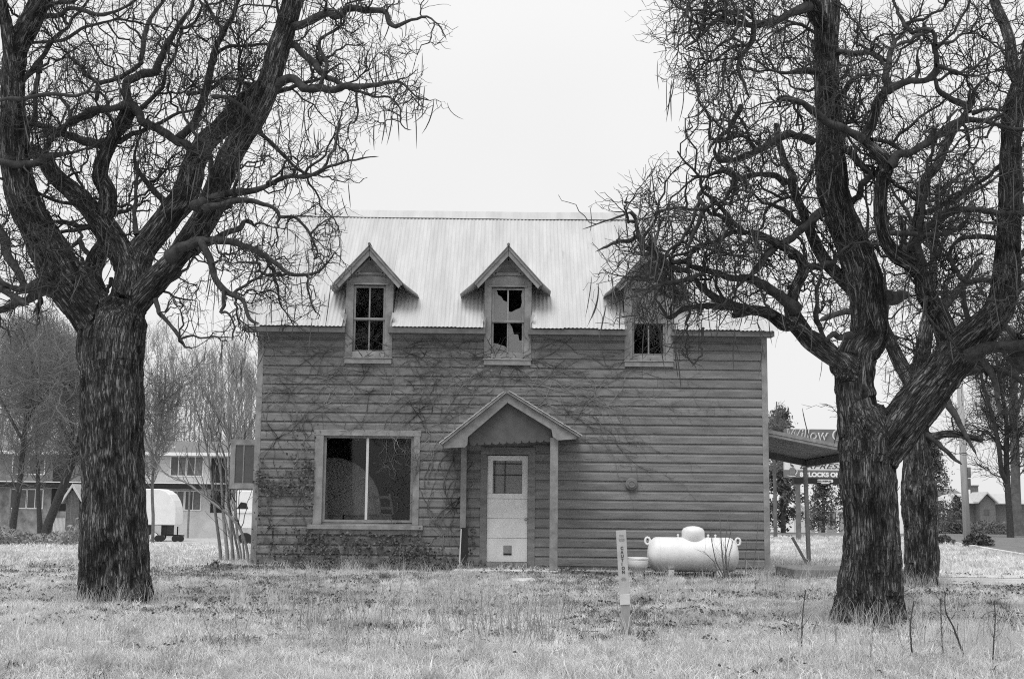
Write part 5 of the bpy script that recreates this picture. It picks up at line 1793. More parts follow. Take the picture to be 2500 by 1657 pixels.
POLYL = [(-500, 760), (40, 760), (110, 730), (180, 790), (330, 860), (420, 1000), (380, 1180), (-500, 1230)]
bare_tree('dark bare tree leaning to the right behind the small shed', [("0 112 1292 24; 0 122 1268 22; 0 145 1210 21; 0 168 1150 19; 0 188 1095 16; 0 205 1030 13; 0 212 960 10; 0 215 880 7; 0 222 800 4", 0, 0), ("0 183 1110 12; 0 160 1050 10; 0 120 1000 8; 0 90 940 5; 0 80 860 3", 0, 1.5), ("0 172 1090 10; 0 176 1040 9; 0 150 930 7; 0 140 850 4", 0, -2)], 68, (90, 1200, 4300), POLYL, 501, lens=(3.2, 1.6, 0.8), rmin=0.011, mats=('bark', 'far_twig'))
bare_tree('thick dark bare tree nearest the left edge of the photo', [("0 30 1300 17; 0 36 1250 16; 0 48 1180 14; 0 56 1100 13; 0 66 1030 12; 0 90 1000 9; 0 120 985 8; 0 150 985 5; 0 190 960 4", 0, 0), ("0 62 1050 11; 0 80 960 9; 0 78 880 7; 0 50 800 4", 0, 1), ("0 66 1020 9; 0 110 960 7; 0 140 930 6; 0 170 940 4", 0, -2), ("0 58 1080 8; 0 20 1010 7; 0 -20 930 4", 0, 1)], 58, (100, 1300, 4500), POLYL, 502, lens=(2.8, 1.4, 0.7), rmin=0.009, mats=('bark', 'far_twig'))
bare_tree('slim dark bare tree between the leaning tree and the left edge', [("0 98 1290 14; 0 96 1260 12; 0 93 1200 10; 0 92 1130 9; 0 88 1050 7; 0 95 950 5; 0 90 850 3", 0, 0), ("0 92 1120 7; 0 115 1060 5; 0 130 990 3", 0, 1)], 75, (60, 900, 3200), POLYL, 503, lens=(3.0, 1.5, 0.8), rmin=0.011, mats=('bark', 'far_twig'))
POLYM = [(330, 1250), (330, 870), (460, 850), (620, 830), (640, 1060), (560, 1090), (430, 1080)]
bare_tree('thin bare tree rising behind the motel roof', [("0 375 1280 8; 0 372 1180 7; 0 385 1080 6; 0 400 990 5; 0 405 900 3", 0, 0), ("0 378 1120 5; 0 350 1050 4; 0 345 960 2", 0, 1)], 88, (50, 600, 1800), POLYM, 504, lens=(3.0, 1.5, 0.8), rmin=0.011)

# brush bank on the left
rng = np.random.default_rng(77)
n = 14000
uu = rng.uniform(-60, 215, n)
yy = rng.uniform(36, 52, n)
xx = (uu - 1250) / FPX * yy
hh = 1.0 * vnoise(np.stack([xx / 1.1, yy / 2.0, np.zeros(n)], -1), 5) ** 2.2 * rng.random(n) + 0.02
P = np.stack([xx, yy, G(xx, yy) + hh], -1)
V, F = foliage(P, 0.075, rng)
o = mesh_obj('brush', V, F, M['brush'], None)
tag(o, 'low tangle of grey brush and weeds at the left edge', 'brush', kind='stuff')

# -------- left: the two-storey motel
ym = 110.0
mz = lambda v, u=450: W(u, v, ym)[2]
mxu = lambda u: W(u, 1180, ym)[0]
motel = thing('motel', 'long two-storey pale motel with dark balcony edge beyond the lot', 'building', (mxu(330), ym, gz_(mxu(330), ym)))
b = MB()
x0, x1 = mxu(-120), mxu(660)
b.box(x0, x1, ym, ym + 9, -2.2, mz(1110))
b.build('wall', M['stucco'], motel)
b = MB()
b.box(x0 - 0.1, mxu(300), ym - 0.003, ym + 0.02, mz(1180), mz(1111))
b.build('shingled_wall', M['motel_dark'], motel)
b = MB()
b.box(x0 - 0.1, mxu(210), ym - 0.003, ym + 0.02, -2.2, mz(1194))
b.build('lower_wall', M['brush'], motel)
b = MB()
b.prismx([(ym - 0.9, mz(1112)), (ym - 0.9, mz(1107)), (ym + 4.5, mz(1071) + 0.02), (ym + 10, mz(1107)), (ym + 10, mz(1112)), (ym + 4.5, mz(1071) - 0.25)], x0 - 0.4, x1)
b.build('roof', M['far_roof'], motel)
b = MB()
b.box(x0 - 0.4, x1, ym - 1.02, ym - 0.905, mz(1113), mz(1105))
b.build('gutter', M['white_far'], motel)
b = MB()
b.box(x0, x1, ym - 1.3, ym - 0.005, mz(1193), mz(1181))
b.build('balcony_edge', M['black'], motel)
b = MB()
b.box(x0, x1, ym - 1.34, ym - 0.005, mz(1181) + 0.004, mz(1179))
b.build('balcony_deck', M['white_far'], motel)
for (ua, ub, va, vb) in ((416, 452, 1115, 1160), (456, 493, 1115, 1160), (417, 450, 1199, 1243), (455, 491, 1199, 1243), (30, 66, 1115, 1160), (70, 106, 1115, 1160), (30, 66, 1199, 1243), (70, 106, 1199, 1243), (225, 261, 1115, 1160), (265, 301, 1115, 1160)):
    b = MB()
    xa, xb = mxu(ua), mxu(ub)
    za, zb_ = mz(vb), mz(va)
    f = 0.09
    b.box(xa - f, xa, ym - 0.07, ym - 0.004, za - f, zb_ + f)
    b.box(xb, xb + f, ym - 0.07, ym - 0.004, za - f, zb_ + f)
    b.box(xa, xb, ym - 0.07, ym - 0.004, za - f, za)
    b.box(xa, xb, ym - 0.07, ym - 0.004, zb_, zb_ + f)
    w_ = b.build('window', M['white_far'], motel)
    xm_ = 0.5 * (xa + xb)
    for p, q, mt in ((xa, xm_ - 0.03, M['glass_far']), (xm_ + 0.03, xb, M['far_roof'])):
        b = MB()
        b.box(p, q, ym - 0.03, ym - 0.005, za, zb_)
        b.build('pane', mt, w_)
    b = MB()
    b.box(xm_ - 0.03, xm_ + 0.03, ym - 0.05, ym - 0.005, za, zb_)
    b.build('mullion', M['white_far'], w_)
for (ua, ub, va, vb) in ((514, 552, 1117, 1178), (516, 550, 1196, 1250), (128, 164, 1117, 1178), (128, 164, 1196, 1250)):
    b = MB()
    b.box(mxu(ua), mxu(ub), ym - 0.04, ym - 0.004, mz(vb), mz(va))
    b.build('door', M['black'], motel)
b = MB()
for u in (472, 330, 200, 40, 590):
    b = MB()
    xq = mxu(u)
    b.box(xq - 0.07, xq + 0.07, ym - 1.2, ym - 1.06, -2.0, mz(1193) - 0.004)
    b.build('balcony_post', M['far_roof'], motel)
b = MB()
b.box(mxu(405), mxu(412), ym + 1.5, ym + 1.75, mz(1098), mz(1090) + 0.1)
b.build('roof_vent', M['white_far'], motel)

# -------- left: shed, picket fence, camper trailer, motorhome
ysh = 80.0
zq = lambda u, v, y: W(u, v, y)[2]
xq = lambda u, y: W(u, 1230, y)[0]
g0 = gz_(xq(180, ysh), ysh)
shed = thing('garden_shed', 'small dark plank shed with a steep white-edged gable roof', 'shed', (xq(185, ysh), ysh, g0))
xa, xb = xq(163, ysh), xq(226, ysh)
xm = xq(178, ysh)
b = MB()
b.prism([(xa, g0 - 0.2), (xq(196, ysh), g0 - 0.2), (xq(196, ysh), zq(196, 1228, ysh)), (xm, zq(178, 1189, ysh)), (xa, zq(163, 1225, ysh))], ysh, ysh + 2.2)
b.build('wall', M['trim_dark'], shed)
for k in range(8):
    b = MB()
    xx_ = xa + 0.05 + k * (xq(196, ysh) - xa - 0.1) / 8
    ztop = zq(178, 1189, ysh) - abs(xx_ + 0.05 - xm) * 1.05 - 0.12
    b.box(xx_, xx_ + 0.085, ysh - 0.03, ysh - 0.004, g0 - 0.1, ztop)
    b.build('plank', M['siding'], shed)
for sg, (ue, ve) in ((-1, (151, 1229)), (1, (214, 1240))):
    p0 = np.array([xm, zq(178, 1186, ysh)])
    p1 = np.array([xq(ue, ysh), zq(ue, ve, ysh)])
    b = MB()
    b.prism([tuple(p0), tuple(p1), tuple(p1 + [0, 0.12]), tuple(p0 + [0, 0.14])], ysh - 0.25, ysh + 2.4)
    b.build('roof_slope', M['roof_pale'], shed)
    b = MB()
    b.prism([tuple(p0 + [0, -0.06]), tuple(p1 + [0, -0.08]), tuple(p1 + [0, 0.14]), tuple(p0 + [0, 0.16])], ysh - 0.31, ysh - 0.255)
    b.build('barge_board', M['white_far'], shed)
yf = 78.0
fence = thing('picket_fence', 'short run of picket fence beside the small shed', 'fence', (xq(148, yf), yf, gz_(xq(148, yf), yf)))
gf = gz_(xq(148, yf), yf)
for k in range(9):
    xx_ = xq(134 + k * 3.2, yf)
    b = MB()
    zt_ = zq(148, 1263, yf)
    b.prism([(xx_ - 0.025, gf - 0.15), (xx_ + 0.025, gf - 0.15), (xx_ + 0.025, zt_ - 0.05), (xx_, zt_), (xx_ - 0.025, zt_ - 0.05)], yf, yf + 0.02)
    b.build('picket', M['white_far'], fence)
for dz in (0.2, 0.55):
    b = MB()
    b.box(xq(133, yf), xq(161, yf), yf + 0.022, yf + 0.05, gf + dz, gf + dz + 0.06)
    b.build('rail', M['white_far'], fence)

yt = 97.0
gt = gz_(xq(380, yt), yt)
tr = thing('camper_trailer', 'white rounded camper trailer half hidden by the left tree trunk', 'trailer', (xq(350, yt), yt, gt))
xl, xr = xq(236, yt), xq(430, yt)
zt_, zb_ = zq(400, 1193, yt), zq(400, 1281, yt)
pts = [(xl, zb_), (xr, zb_), (xr, zb_ + 0.35 * (zt_ - zb_)), (xr - 0.05, zb_ + 0.5 * (zt_ - zb_)), (xr - 0.22, zb_ + 0.68 * (zt_ - zb_)), (xr - 0.5, zb_ + 0.85 * (zt_ - zb_)), (xr - 0.85, zb_ + 0.95 * (zt_ - zb_)), (xr - 1.3, zt_), (xl + 1.0, zt_), (xl + 0.5, zt_ - 0.2), (xl + 0.12, zt_ - 0.7), (xl, zt_ - 1.3)]
b = MB()
b.prism(pts, yt, yt + 2.2)
b.build('body', M['white_far'], tr, bevel=0.05)
b = MB()
b.box(xl + 0.8, xl + 1.7, yt - 0.02, yt - 0.004, zb_ + 1.2, zb_ + 1.9)
b.build('window', M['glass_far'], tr)
b = MB()
b.box(xl + 0.3, xq(410, yt), yt + 0.1, yt + 2.1, zb_ - 0.75, zb_ - 0.02)
b.build('underbody', M['black'], tr)
b = MB()
b.box(xq(378, yt), xq(396, yt), yt + 0.02, yt + 0.09, zb_ - 0.75, zb_ - 0.02)
b.build('skirt_panel', M['roof_pale'], tr)
wc = W(376, 1315, yt)
for yy_ in (yt - 0.05, yt + 2.0):
    b = MB()
    b.lathe([(0.2, -0.01), (0.34, 0.0), (0.34, 0.2), (0.2, 0.21)], (wc[0], yy_, gt + 0.33), axis='y', n=22)
    wh = b.build('wheel', M['rubber'], tr)
    b = MB()
    b.lathe([(0.05, -0.05), (0.10, -0.045), (0.29, -0.03), (0.30, -0.012)], (wc[0], yy_, gt + 0.33), axis='y', n=22)
    b.build('white_hub', M['white_far'], wh)
b = MB()
b.beam((xq(405, yt), yt + 0.4, gt + 0.45), (xq(444, yt), yt + 1.0, gt + 0.42), 0.1, 0.1)
b.beam((xq(405, yt), yt + 1.6, gt + 0.45), (xq(444, yt), yt + 1.05, gt + 0.42), 0.1, 0.1)
b.beam((xq(428, yt), yt + 1.0, gt + 0.0), (xq(428, yt), yt + 1.0, gt + 1.1), 0.08, 0.08)
b.build('hitch', M['black'], tr)
for du in (384, 392, 426, 440):
    b = MB()
    cxx = xq(du, yt - 1.5)
    b.lathe([(0.1, 0.0), (0.24, 0.01), (0.24, 0.14), (0.1, 0.15)], (cxx, yt - 1.0, gt + 0.24), axis='y', n=16)
    b.build('wheel', M['rubber'], tr)

yv = 62.0
gv = gz_(xq(600, yv), yv)
van = thing('motorhome', 'white motorhome nose with dark windscreen just left of the farmhouse corner', 'motorhome', (xq(600, yv), yv, gv))
xa = xq(573, yv)
b = MB()
b.prism([(xa, zq(580, 1290, yv)), (xa + 3.2, zq(580, 1290, yv)), (xa + 3.2, zq(580, 1196, yv)), (xa + 0.02, zq(580, 1196, yv)), (xa, zq(580, 1247, yv))], yv, yv + 2.2)
b.build('body', M['white_far'], van, bevel=0.04)
b = MB()
b.prism([(xa + 0.1, zq(580, 1241, yv)), (xa + 0.66, zq(580, 1241, yv)), (xa + 0.55, zq(580, 1227, yv)), (xa + 0.3, zq(580, 1225, yv))], yv - 0.02, yv - 0.004)
b.build('windscreen', M['black'], van)
b = MB()
b.box(xa - 0.03, xa + 3.2, yv - 0.05, yv - 0.004, zq(580, 1251, yv), zq(580, 1246, yv))
b.build('bumper', M['white_far'], van)
for dx in (0.55, 2.6):
    b = MB()
    b.lathe([(0.15, 0.0), (0.34, 0.01), (0.34, 0.22), (0.15, 0.23)], (xa + dx, yv - 0.06, gv + 0.34), axis='y', n=18)
    b.build('wheel', M['rubber'], van)

# -------- saplings at the left corner of the farmhouse
def zz7(lst):
    return '; '.join('0 %.1f %.1f %.2f' % (340 + x / 4.9, 1040 + y / 4.9, w / 4.9) for x, y, w in lst)


stems = [[(980, 1590, 42), (950, 1330, 38), (905, 1000, 34), (855, 560, 26), (805, 250, 20), (740, 0, 16), (640, -350, 11), (560, -700, 7)],
         [(1060, 1590, 46), (1010, 1100, 40), (985, 700, 34), (955, 400, 28), (840, 160, 22), (690, -100, 16), (560, -380, 11), (480, -700, 7)],
         [(1120, 1590, 40), (1090, 1150, 34), (1050, 800, 30), (1030, 420, 24), (960, 190, 20), (870, 0, 16), (800, -400, 12), (760, -900, 7)],
         [(1310, 1590, 34), (1240, 1300, 32), (1090, 1080, 32), (870, 910, 28), (600, 700, 22), (420, 610, 18), (310, 570, 15), (180, 380, 9)],
         [(1200, 1590, 30), (1130, 1250, 28), (1075, 900, 24), (1075, 500, 20), (1060, 150, 16), (1000, -100, 13), (1010, -500, 9), (960, -900, 6)],
         [(1230, 1590, 26), (1160, 1200, 24), (1130, 800, 20), (1120, 400, 17), (1170, 0, 13), (1200, -400, 10), (1260, -800, 6)],
         [(1150, 1590, 26), (1000, 1020, 22), (860, 860, 18), (700, 660, 15), (610, 450, 11), (560, 340, 7)],
         [(1260, 1590, 24), (1220, 1250, 22), (1160, 1050, 18), (1180, 600, 14), (1240, 250, 10), (1290, -200, 7)]]
ysap = 25.6
rng = np.random.default_rng(31)
sap = thing('sapling_clump', 'clump of thin pale saplings growing against the left corner of the farmhouse', 'sapling', (W(575, 1365, ysap)[0], ysap, 0.0))
SL_ = [limb(ysap, zz7(s), rng.uniform(-0.5, 0.3), rng.uniform(-0.9, 0.5)) for s in stems]
for q in SL_:
    q[0, 2] = -0.1
    V, F = join_tubes([(resample(q, 34)[None], 7)])
    mesh_obj('stem', V, F, M['pale_bark'], sap, smoothed=True)
c1 = sprout([resample(q, 24)[None] for q in SL_], 110, (0.35, 1.3), (0.005, 0.010), 9, (18, 50), 0.16, 0.3, tmin=0.25, taper=0.4)
c2 = sprout([c1], 260, (0.15, 0.5), (0.003, 0.005), 5, (20, 55), 0.2, 0.25, tmin=0.2, taper=0.6)
V, F = join_tubes([(c1, 4), (c2, 3)])
mesh_obj('twigs', V, F, M['vine'], sap, smoothed=True, kind='stuff')

# -------- right: motel sign, conifers, cottage, brick house, car, pole, trees
def text_mesh(body, size, mt, name, parent, loc, width=None, shear=0.0, offset=0.0, space=1.0, line=1.0, align='LEFT', extrude=0.004, sx=1.0):
    cu = bpy.data.curves.new(name, 'FONT')
    cu.body = body
    cu.size = size
    cu.shear = shear
    cu.offset = offset
    cu.space_character = space
    cu.space_line = line
    cu.align_x = align
    cu.extrude = extrude
    tmp = bpy.data.objects.new('tmp_text', cu)
    me = bpy.data.meshes.new_from_object(tmp)
    bpy.data.objects.remove(tmp)
    n = len(me.vertices)
    co = np.empty(n * 3)
    me.vertices.foreach_get('co', co)
    co = co.reshape(-1, 3)
    if width:
        sx = width / max(1e-6, co[:, 0].max() - co[:, 0].min())
    P = np.stack([loc[0] + co[:, 0] * sx, loc[1] - co[:, 2], loc[2] + co[:, 1]], -1) - OFF.get(parent, np.zeros(3))
    me.vertices.foreach_set('co', P.ravel())
    me.materials.clear()
    me.materials.append(mt)
    me.update()
    o = bpy.data.objects.new(name, me)
    link(o, parent)
    OFF[o] = OFF.get(parent, np.zeros(3))
    return o


ysn = 54.0
sg_ = lambda x, y: W(1870 + x / 8.709, 1020 + y / 8.709, ysn)
A = lambda x, y: sg_(x, y)[0]
Bz = lambda x, y: sg_(x, y)[2]
sign = thing('motel_sign', 'tall roadside motel sign with coffee mug panel, seen under the side awning', 'sign', (A(1150, 800), ysn, gz_(A(1150, 800), ysn)))
b = MB()
b.box(A(400, 250), A(2250, 250), ysn, ysn + 0.25, Bz(900, 540), Bz(900, 236))
b.build('name_panel', M['sign_grey'], sign)
b = MB()
b.box(A(400, 1000), A(2250, 1000), ysn, ysn + 0.25, Bz(900, 1106), Bz(900, 750))
b.build('express_panel', M['sign_white'], sign)
b = MB()
b.box(A(400, 1200), A(2250, 1200), ysn, ysn + 0.25, Bz(900, 1272), Bz(900, 1108))
b.build('direction_panel', M['sign_grey'], sign)
b = MB()
b.box(A(590, 1300), A(2050, 1300), ysn + 0.02, ysn + 0.25, Bz(900, 1400), Bz(900, 1274))
b.build('lower_panel', M['black'], sign)
text_mesh('Willow Creek', 0.62, M['sign_white'], 'lettering', sign, (A(420, 400), ysn - 0.012, Bz(900, 455)), width=A(2150, 300) - A(420, 300), shear=0.15, offset=0.014)
text_mesh('Willow Creek', 0.62, M['sign_grey'], 'lettering', sign, (A(420, 400), ysn - 0.026, Bz(900, 455)), width=A(2150, 300) - A(420, 300), shear=0.15, offset=-0.006)
text_mesh('EXPRESS', 0.30, M['ink'], 'lettering', sign, (A(700, 1000), ysn - 0.012, Bz(900, 1072)), width=A(1640, 1000) - A(700, 1000), shear=0.4)
text_mesh('8 BLOCKS ON', 0.245, M['white_far'], 'lettering', sign, (A(720, 1200), ysn - 0.012, Bz(900, 1243)), width=A(1590, 1200) - A(720, 1200), offset=0.014)
b = MB()
b.prism([(A(1065, 0), Bz(900, 1365)), (A(1140, 0), Bz(900, 1368)), (A(1150, 0), Bz(900, 1392)), (A(1310, 0), Bz(900, 1392)), (A(1325, 0), Bz(900, 1368)), (A(1390, 0), Bz(900, 1365)), (A(1398, 0), Bz(900, 1330)), (A(1385, 0), Bz(900, 1300)), (A(1075, 0), Bz(900, 1300)), (A(1062, 0), Bz(900, 1330))], ysn - 0.02, ysn + 0.015)
b.build('maker_plate', M['sign_white'], sign)
text_mesh('GILBERG', 0.085, M['ink'], 'lettering', sign, (A(1080, 1300), ysn - 0.03, Bz(900, 1352)), width=A(1380, 0) - A(1080, 0), offset=0.003)
b = MB()                                                     # the steaming mug drawn on the panel, as flat cut shapes
b.prism([(A(478, 0), Bz(900, 1085)), (A(485, 0), Bz(900, 1215)), (A(520, 0), Bz(900, 1232)), (A(560, 0), Bz(900, 1228)), (A(592, 0), Bz(900, 1200)), (A(602, 0), Bz(900, 1080)), (A(570, 0), Bz(900, 1055)), (A(500, 0), Bz(900, 1058))][::-1], ysn - 0.02, ysn - 0.004)
b.build('mug', M['far_roof'], sign)
b = MB()
hp = [(A(604, 0), ysn - 0.015, Bz(900, 1085)), (A(630, 0), ysn - 0.015, Bz(900, 1090)), (A(640, 0), ysn - 0.015, Bz(900, 1130)), (A(630, 0), ysn - 0.015, Bz(900, 1180)), (A(600, 0), ysn - 0.015, Bz(900, 1200))]
b.tube(hp, 0.022, 6)
b.build('mug_handle', M['sign_white'], sign)
b = MB()
b.prism([(A(405, 0), Bz(900, 1225)), (A(520, 0), Bz(900, 1252)), (A(600, 0), Bz(900, 1240)), (A(640, 0), Bz(900, 1205)), (A(610, 0), Bz(900, 1222)), (A(540, 0), Bz(900, 1236)), (A(450, 0), Bz(900, 1222))], ysn - 0.018, ysn - 0.003)
b.build('saucer', M['sign_white'], sign)
b = MB()
for pth in ([(500, 1000), (540, 1030), (560, 1045)], [(510, 955), (505, 985), (545, 1005), (570, 1030)]):
    b.tube([(A(p, 0), ysn - 0.012, Bz(900, q)) for p, q in pth], 0.014, 5)
b.build('steam', M['ink'], sign)
for xp_ in (662, 1900):
    b = MB()
    b.box(A(xp_, 0) - 0.09, A(xp_, 0) + 0.09, ysn + 0.05, ysn + 0.2, gz_(A(xp_, 0), ysn) - 0.2, Bz(900, 1400) - 0.0)
    b.build('sign_post', M['far_bark'], sign)
b = MB()
for xa_, xb_ in ((640, 680), (1880, 1920)):
    b.box(A(xa_, 0), A(xb_, 0), ysn + 0.05, ysn + 0.2, Bz(900, 760), Bz(900, 530))
b.build('panel_strut', M['far_bark'], sign)

conifer('dark conifer just right of the farmhouse corner, behind the motel sign', 1912, 1292, 1000, 74, 1.6, 601, n=9000)
conifer('dark conifer behind the right half of the motel sign', 2010, 1292, 1150, 90, 1.5, 602, n=3000)
conifer('dark conifer between the motel sign and the large right trunk', 2070, 1292, 1110, 82, 1.0, 603, n=2200)
conifer('tall ragged conifer right of the scarred trunk, before the brick house', 2282, 1296, 1070, 104, 2.6, 604, n=6500)
conifer('short dark conifer in front of the brick house, behind the utility pole', 2340, 1296, 1207, 116, 1.5, 605, n=2600, lump=0.25)

yct = 105.0
ct = thing('cottage', 'small pale cottage with porch columns far behind the motel sign', 'house', (W(2010, 1288, yct)[0], yct, gz_(W(2010, 1288, yct)[0], yct)))
cxz = lambda u, v: (W(u, v, yct)[0], W(u, v, yct)[2])
gc_ = gz_(cxz(2010, 1288)[0], yct)
b = MB()
b.box(cxz(1978, 1280)[0], cxz(2075, 1280)[0], yct + 1.2, yct + 6, gc_ - 0.2, cxz(2020, 1247)[1])
b.build('wall', M['stucco'], ct)
b = MB()
b.prismx([(yct - 0.2, cxz(2020, 1248)[1]), (yct - 0.2, cxz(2020, 1244)[1]), (yct + 3.5, cxz(2020, 1224)[1]), (yct + 7, cxz(2020, 1246)[1])], cxz(1972, 1280)[0], cxz(2080, 1280)[0])
b.build('roof', M['roof_pale'], ct)
for u in (1993, 2008, 2014, 2045):
    b = MB()
    xx_ = cxz(u, 1270)[0]
    b.box(xx_ - 0.09, xx_ + 0.09, yct, yct + 0.18, gc_ - 0.2, cxz(2020, 1247)[1])
    b.build('porch_column', M['white_far'], ct)
for u0, u1 in ((1997, 2005), (2017, 2022), (2036, 2042), (2049, 2054)):
    b = MB()
    b.box(cxz(u0, 1270)[0], cxz(u1, 1270)[0], yct + 1.16, yct + 1.196, cxz(2010, 1283)[1], cxz(2010, 1253)[1])
    b.build('window', M['glass_far'], ct)

ybh = 132.0
hx = lambda x: W(2230 + x / 5.407, 1250, ybh)[0]
hz = lambda y, x=970: W(2230 + x / 5.407, 1080 + y / 5.407, ybh)[2]
gb = gz_(hx(900), ybh)
bh = thing('brick_house', 'low dark brick house with pale roof and front gable across the road', 'house', (hx(950), ybh, gb))
b = MB()
b.box(hx(720), hx(1560), ybh + 1.5, ybh + 9, gb - 0.5, hz(800))
b.box(hx(372), hx(720) - 0.01, ybh + 2.5, ybh + 8.5, gb - 0.5, hz(886))
b.build('wall', M['brick'], bh)
b = MB()
b.prismx([(ybh + 0.8, hz(806)), (ybh + 0.8, hz(796)), (ybh + 5, hz(664)), (ybh + 9.5, hz(796))], hx(690), hx(1580))
rf = b.build('roof', M['roof_pale'], bh)
b = MB()
b.add([(hx(365), ybh + 1.8, hz(888)), (hx(720), ybh + 1.8, hz(888)), (hx(720), ybh + 5, hz(668)), (hx(600), ybh + 5, hz(690)), (hx(365), ybh + 9, hz(888)), (hx(720), ybh + 9, hz(888))], [(0, 1, 2, 3), (0, 3, 4), (4, 3, 2, 5), (0, 4, 5, 1), (1, 5, 2)])
b.build('wing_roof', M['roof_pale'], bh)
b = MB()
b.prism([(hx(880), gb - 0.5), (hx(1085), gb - 0.5), (hx(1085), hz(790)), (hx(970), hz(690)), (hx(880), hz(785))], ybh, ybh + 3)
b.build('front_gable', M['brick'], bh)
for p, q in (((970, 668), (845, 800)), ((970, 668), (1110, 800))):
    b = MB()
    P0, P1 = np.array([hx(p[0]), hz(p[1])]), np.array([hx(q[0]), hz(q[1])])
    b.prism([tuple(P0), tuple(P1), tuple(P1 + [0, 0.14]), tuple(P0 + [0, 0.16])], ybh - 0.4, ybh + 4)
    b.build('gable_roof', M['roof_pale'], bh)
b = MB()
b.box(hx(1048), hx(1112), ybh + 5.2, ybh + 6.2, hz(700), hz(560))
b.box(hx(1040), hx(1120), ybh + 5.1, ybh + 6.3, hz(560) + 0.002, hz(546))
b.build('chimney', M['brick'], rf)
for x_a, x_b, y_a, y_b in ((1180, 1260, 1095, 1050), (380, 440, 960, 900), (930, 1000, 960, 880)):
    b = MB()
    yy_ = ybh - 0.03 if 900 < x_a < 1050 else (ybh + 1.47 if x_a > 1000 else ybh + 2.47)
    b.box(hx(x_a), hx(x_b), yy_, yy_ + 0.026, hz(y_a), hz(y_b))
    b.build('window', M['glass_far'], bh)
for x_ in (450, 515):
    b = MB()
    b.box(hx(x_) - 0.12, hx(x_) + 0.12, ybh + 1.9, ybh + 2.15, gb - 0.3, hz(890))
    b.build('porch_column', M['roof_pale'], bh)
b = MB()
fb = thing('far_roofed_house', 'dark flat-topped roof showing behind the brick house and conifer', 'house', (hx(540), ybh + 25, gz_(hx(540), ybh + 25)))
y2 = ybh + 25
X2 = lambda x: W(2230 + x / 5.407, 1250, y2)[0]
Z2 = lambda y: W(2330, 1080 + y / 5.407, y2)[2]
b = MB()
b.box(X2(440), X2(640), y2, y2 + 6, gz_(X2(540), y2) - 1, Z2(690))
b.build('wall', M['brick'], fb)
b = MB()
b.prismx([(y2 - 0.5, Z2(700)), (y2 - 0.5, Z2(690)), (y2 + 3, Z2(605)), (y2 + 6.5, Z2(690))], X2(425), X2(660))
b.build('roof', M['far_roof'], fb)

# sedan
yc_ = 119.0
gcx = W(2355, 1280, yc_)[0]
gcar = gz_(gcx, yc_)
car = thing('parked_car', 'dark sedan parked in front of the brick house, behind the utility pole', 'car', (gcx, yc_, gcar))
cc = lambda x, z: (gcx + x, gcar + z)
b = MB()
b.prism([cc(-2.25, 0.28), cc(2.25, 0.28), cc(2.3, 0.55), cc(2.15, 0.78), cc(1.2, 0.92), cc(-1.6, 0.95), cc(-2.2, 0.88), cc(-2.3, 0.6)], yc_, yc_ + 1.75)
b.build('body', M['car_paint'], car, bevel=0.06)
b = MB()
b.prism([cc(-1.65, 0.93), cc(1.1, 0.9), cc(0.45, 1.33), cc(0.0, 1.44), cc(-0.7, 1.43), cc(-1.15, 1.3)], yc_ + 0.12, yc_ + 1.63)
cab = b.build('cabin', M['car_paint'], car, bevel=0.05)
for P in ([(-1.4, 0.97), (-0.35, 0.97), (-0.35, 1.34), (-0.7, 1.35), (-1.05, 1.24)], [(-0.25, 0.97), (0.8, 0.96), (0.4, 1.25), (0.0, 1.35), (-0.25, 1.35)]):
    b = MB()
    b.prism([cc(*p) for p in P], yc_ + 0.10, yc_ + 0.115)
    b.build('window', M['glass_far'], car)
for dx in (-1.4, 1.38):
    for dy in (-0.02, 1.57):
        b = MB()
        b.lathe([(0.18, 0.0), (0.32, 0.01), (0.32, 0.2), (0.18, 0.21)], (gcx + dx, yc_ + dy, gcar + 0.32), axis='y', n=18)
        wh = b.build('wheel', M['rubber'], car)
        b = MB()
        b.lathe([(0.04, -0.02), (0.17, -0.012), (0.18, 0.0)], (gcx + dx, yc_ + dy - 0.002, gcar + 0.32), axis='y', n=18)
        b.build('rim', M['metal'], wh)
b = MB()
b.box(gcx + 2.14, gcx + 2.26, yc_ + 0.1, yc_ + 0.4, gcar + 0.62, gcar + 0.76)
b.build('headlight', M['white_far'], car)
ybn = 112.0
bxn = W(2374, 1280, ybn)[0]
gbn = gz_(bxn, ybn)
bn = thing('wheeled_bin', 'dark wheeled rubbish bin beside the parked car', 'bin', (bxn, ybn, gbn))
b = MB()
b.add([(bxn - 0.24, ybn, gbn + 0.05), (bxn + 0.24, ybn, gbn + 0.05), (bxn + 0.24, ybn + 0.5, gbn + 0.05), (bxn - 0.24, ybn + 0.5, gbn + 0.05), (bxn - 0.31, ybn - 0.05, gbn + 0.95), (bxn + 0.31, ybn - 0.05, gbn + 0.95), (bxn + 0.31, ybn + 0.6, gbn + 0.95), (bxn - 0.31, ybn + 0.6, gbn + 0.95)],
      [(0, 3, 2, 1), (4, 5, 6, 7), (0, 1, 5, 4), (1, 2, 6, 5), (2, 3, 7, 6), (3, 0, 4, 7)])
b.build('body', M['black'], bn)
b = MB()
b.prismx([(ybn - 0.08, gbn + 0.955), (ybn + 0.62, gbn + 0.955), (ybn + 0.6, gbn + 1.03), (ybn + 0.25, gbn + 1.07), (ybn - 0.06, gbn + 1.0)], bxn - 0.33, bxn + 0.33)
b.build('lid', M['black'], bn)
for sx_ in (-1, 1):
    b = MB()
    b.lathe([(0.04, 0), (0.1, 0.005), (0.1, 0.05), (0.04, 0.055)], (bxn + sx_ * 0.26 - 0.03, ybn + 0.5, gbn + 0.1), axis='x', n=12)
    b.build('wheel', M['rubber'], bn)
shrub('rounded grey shrub left of the parked car', 2308, 1296, 1262, 110, 1.0, 611, leaf=0.12)
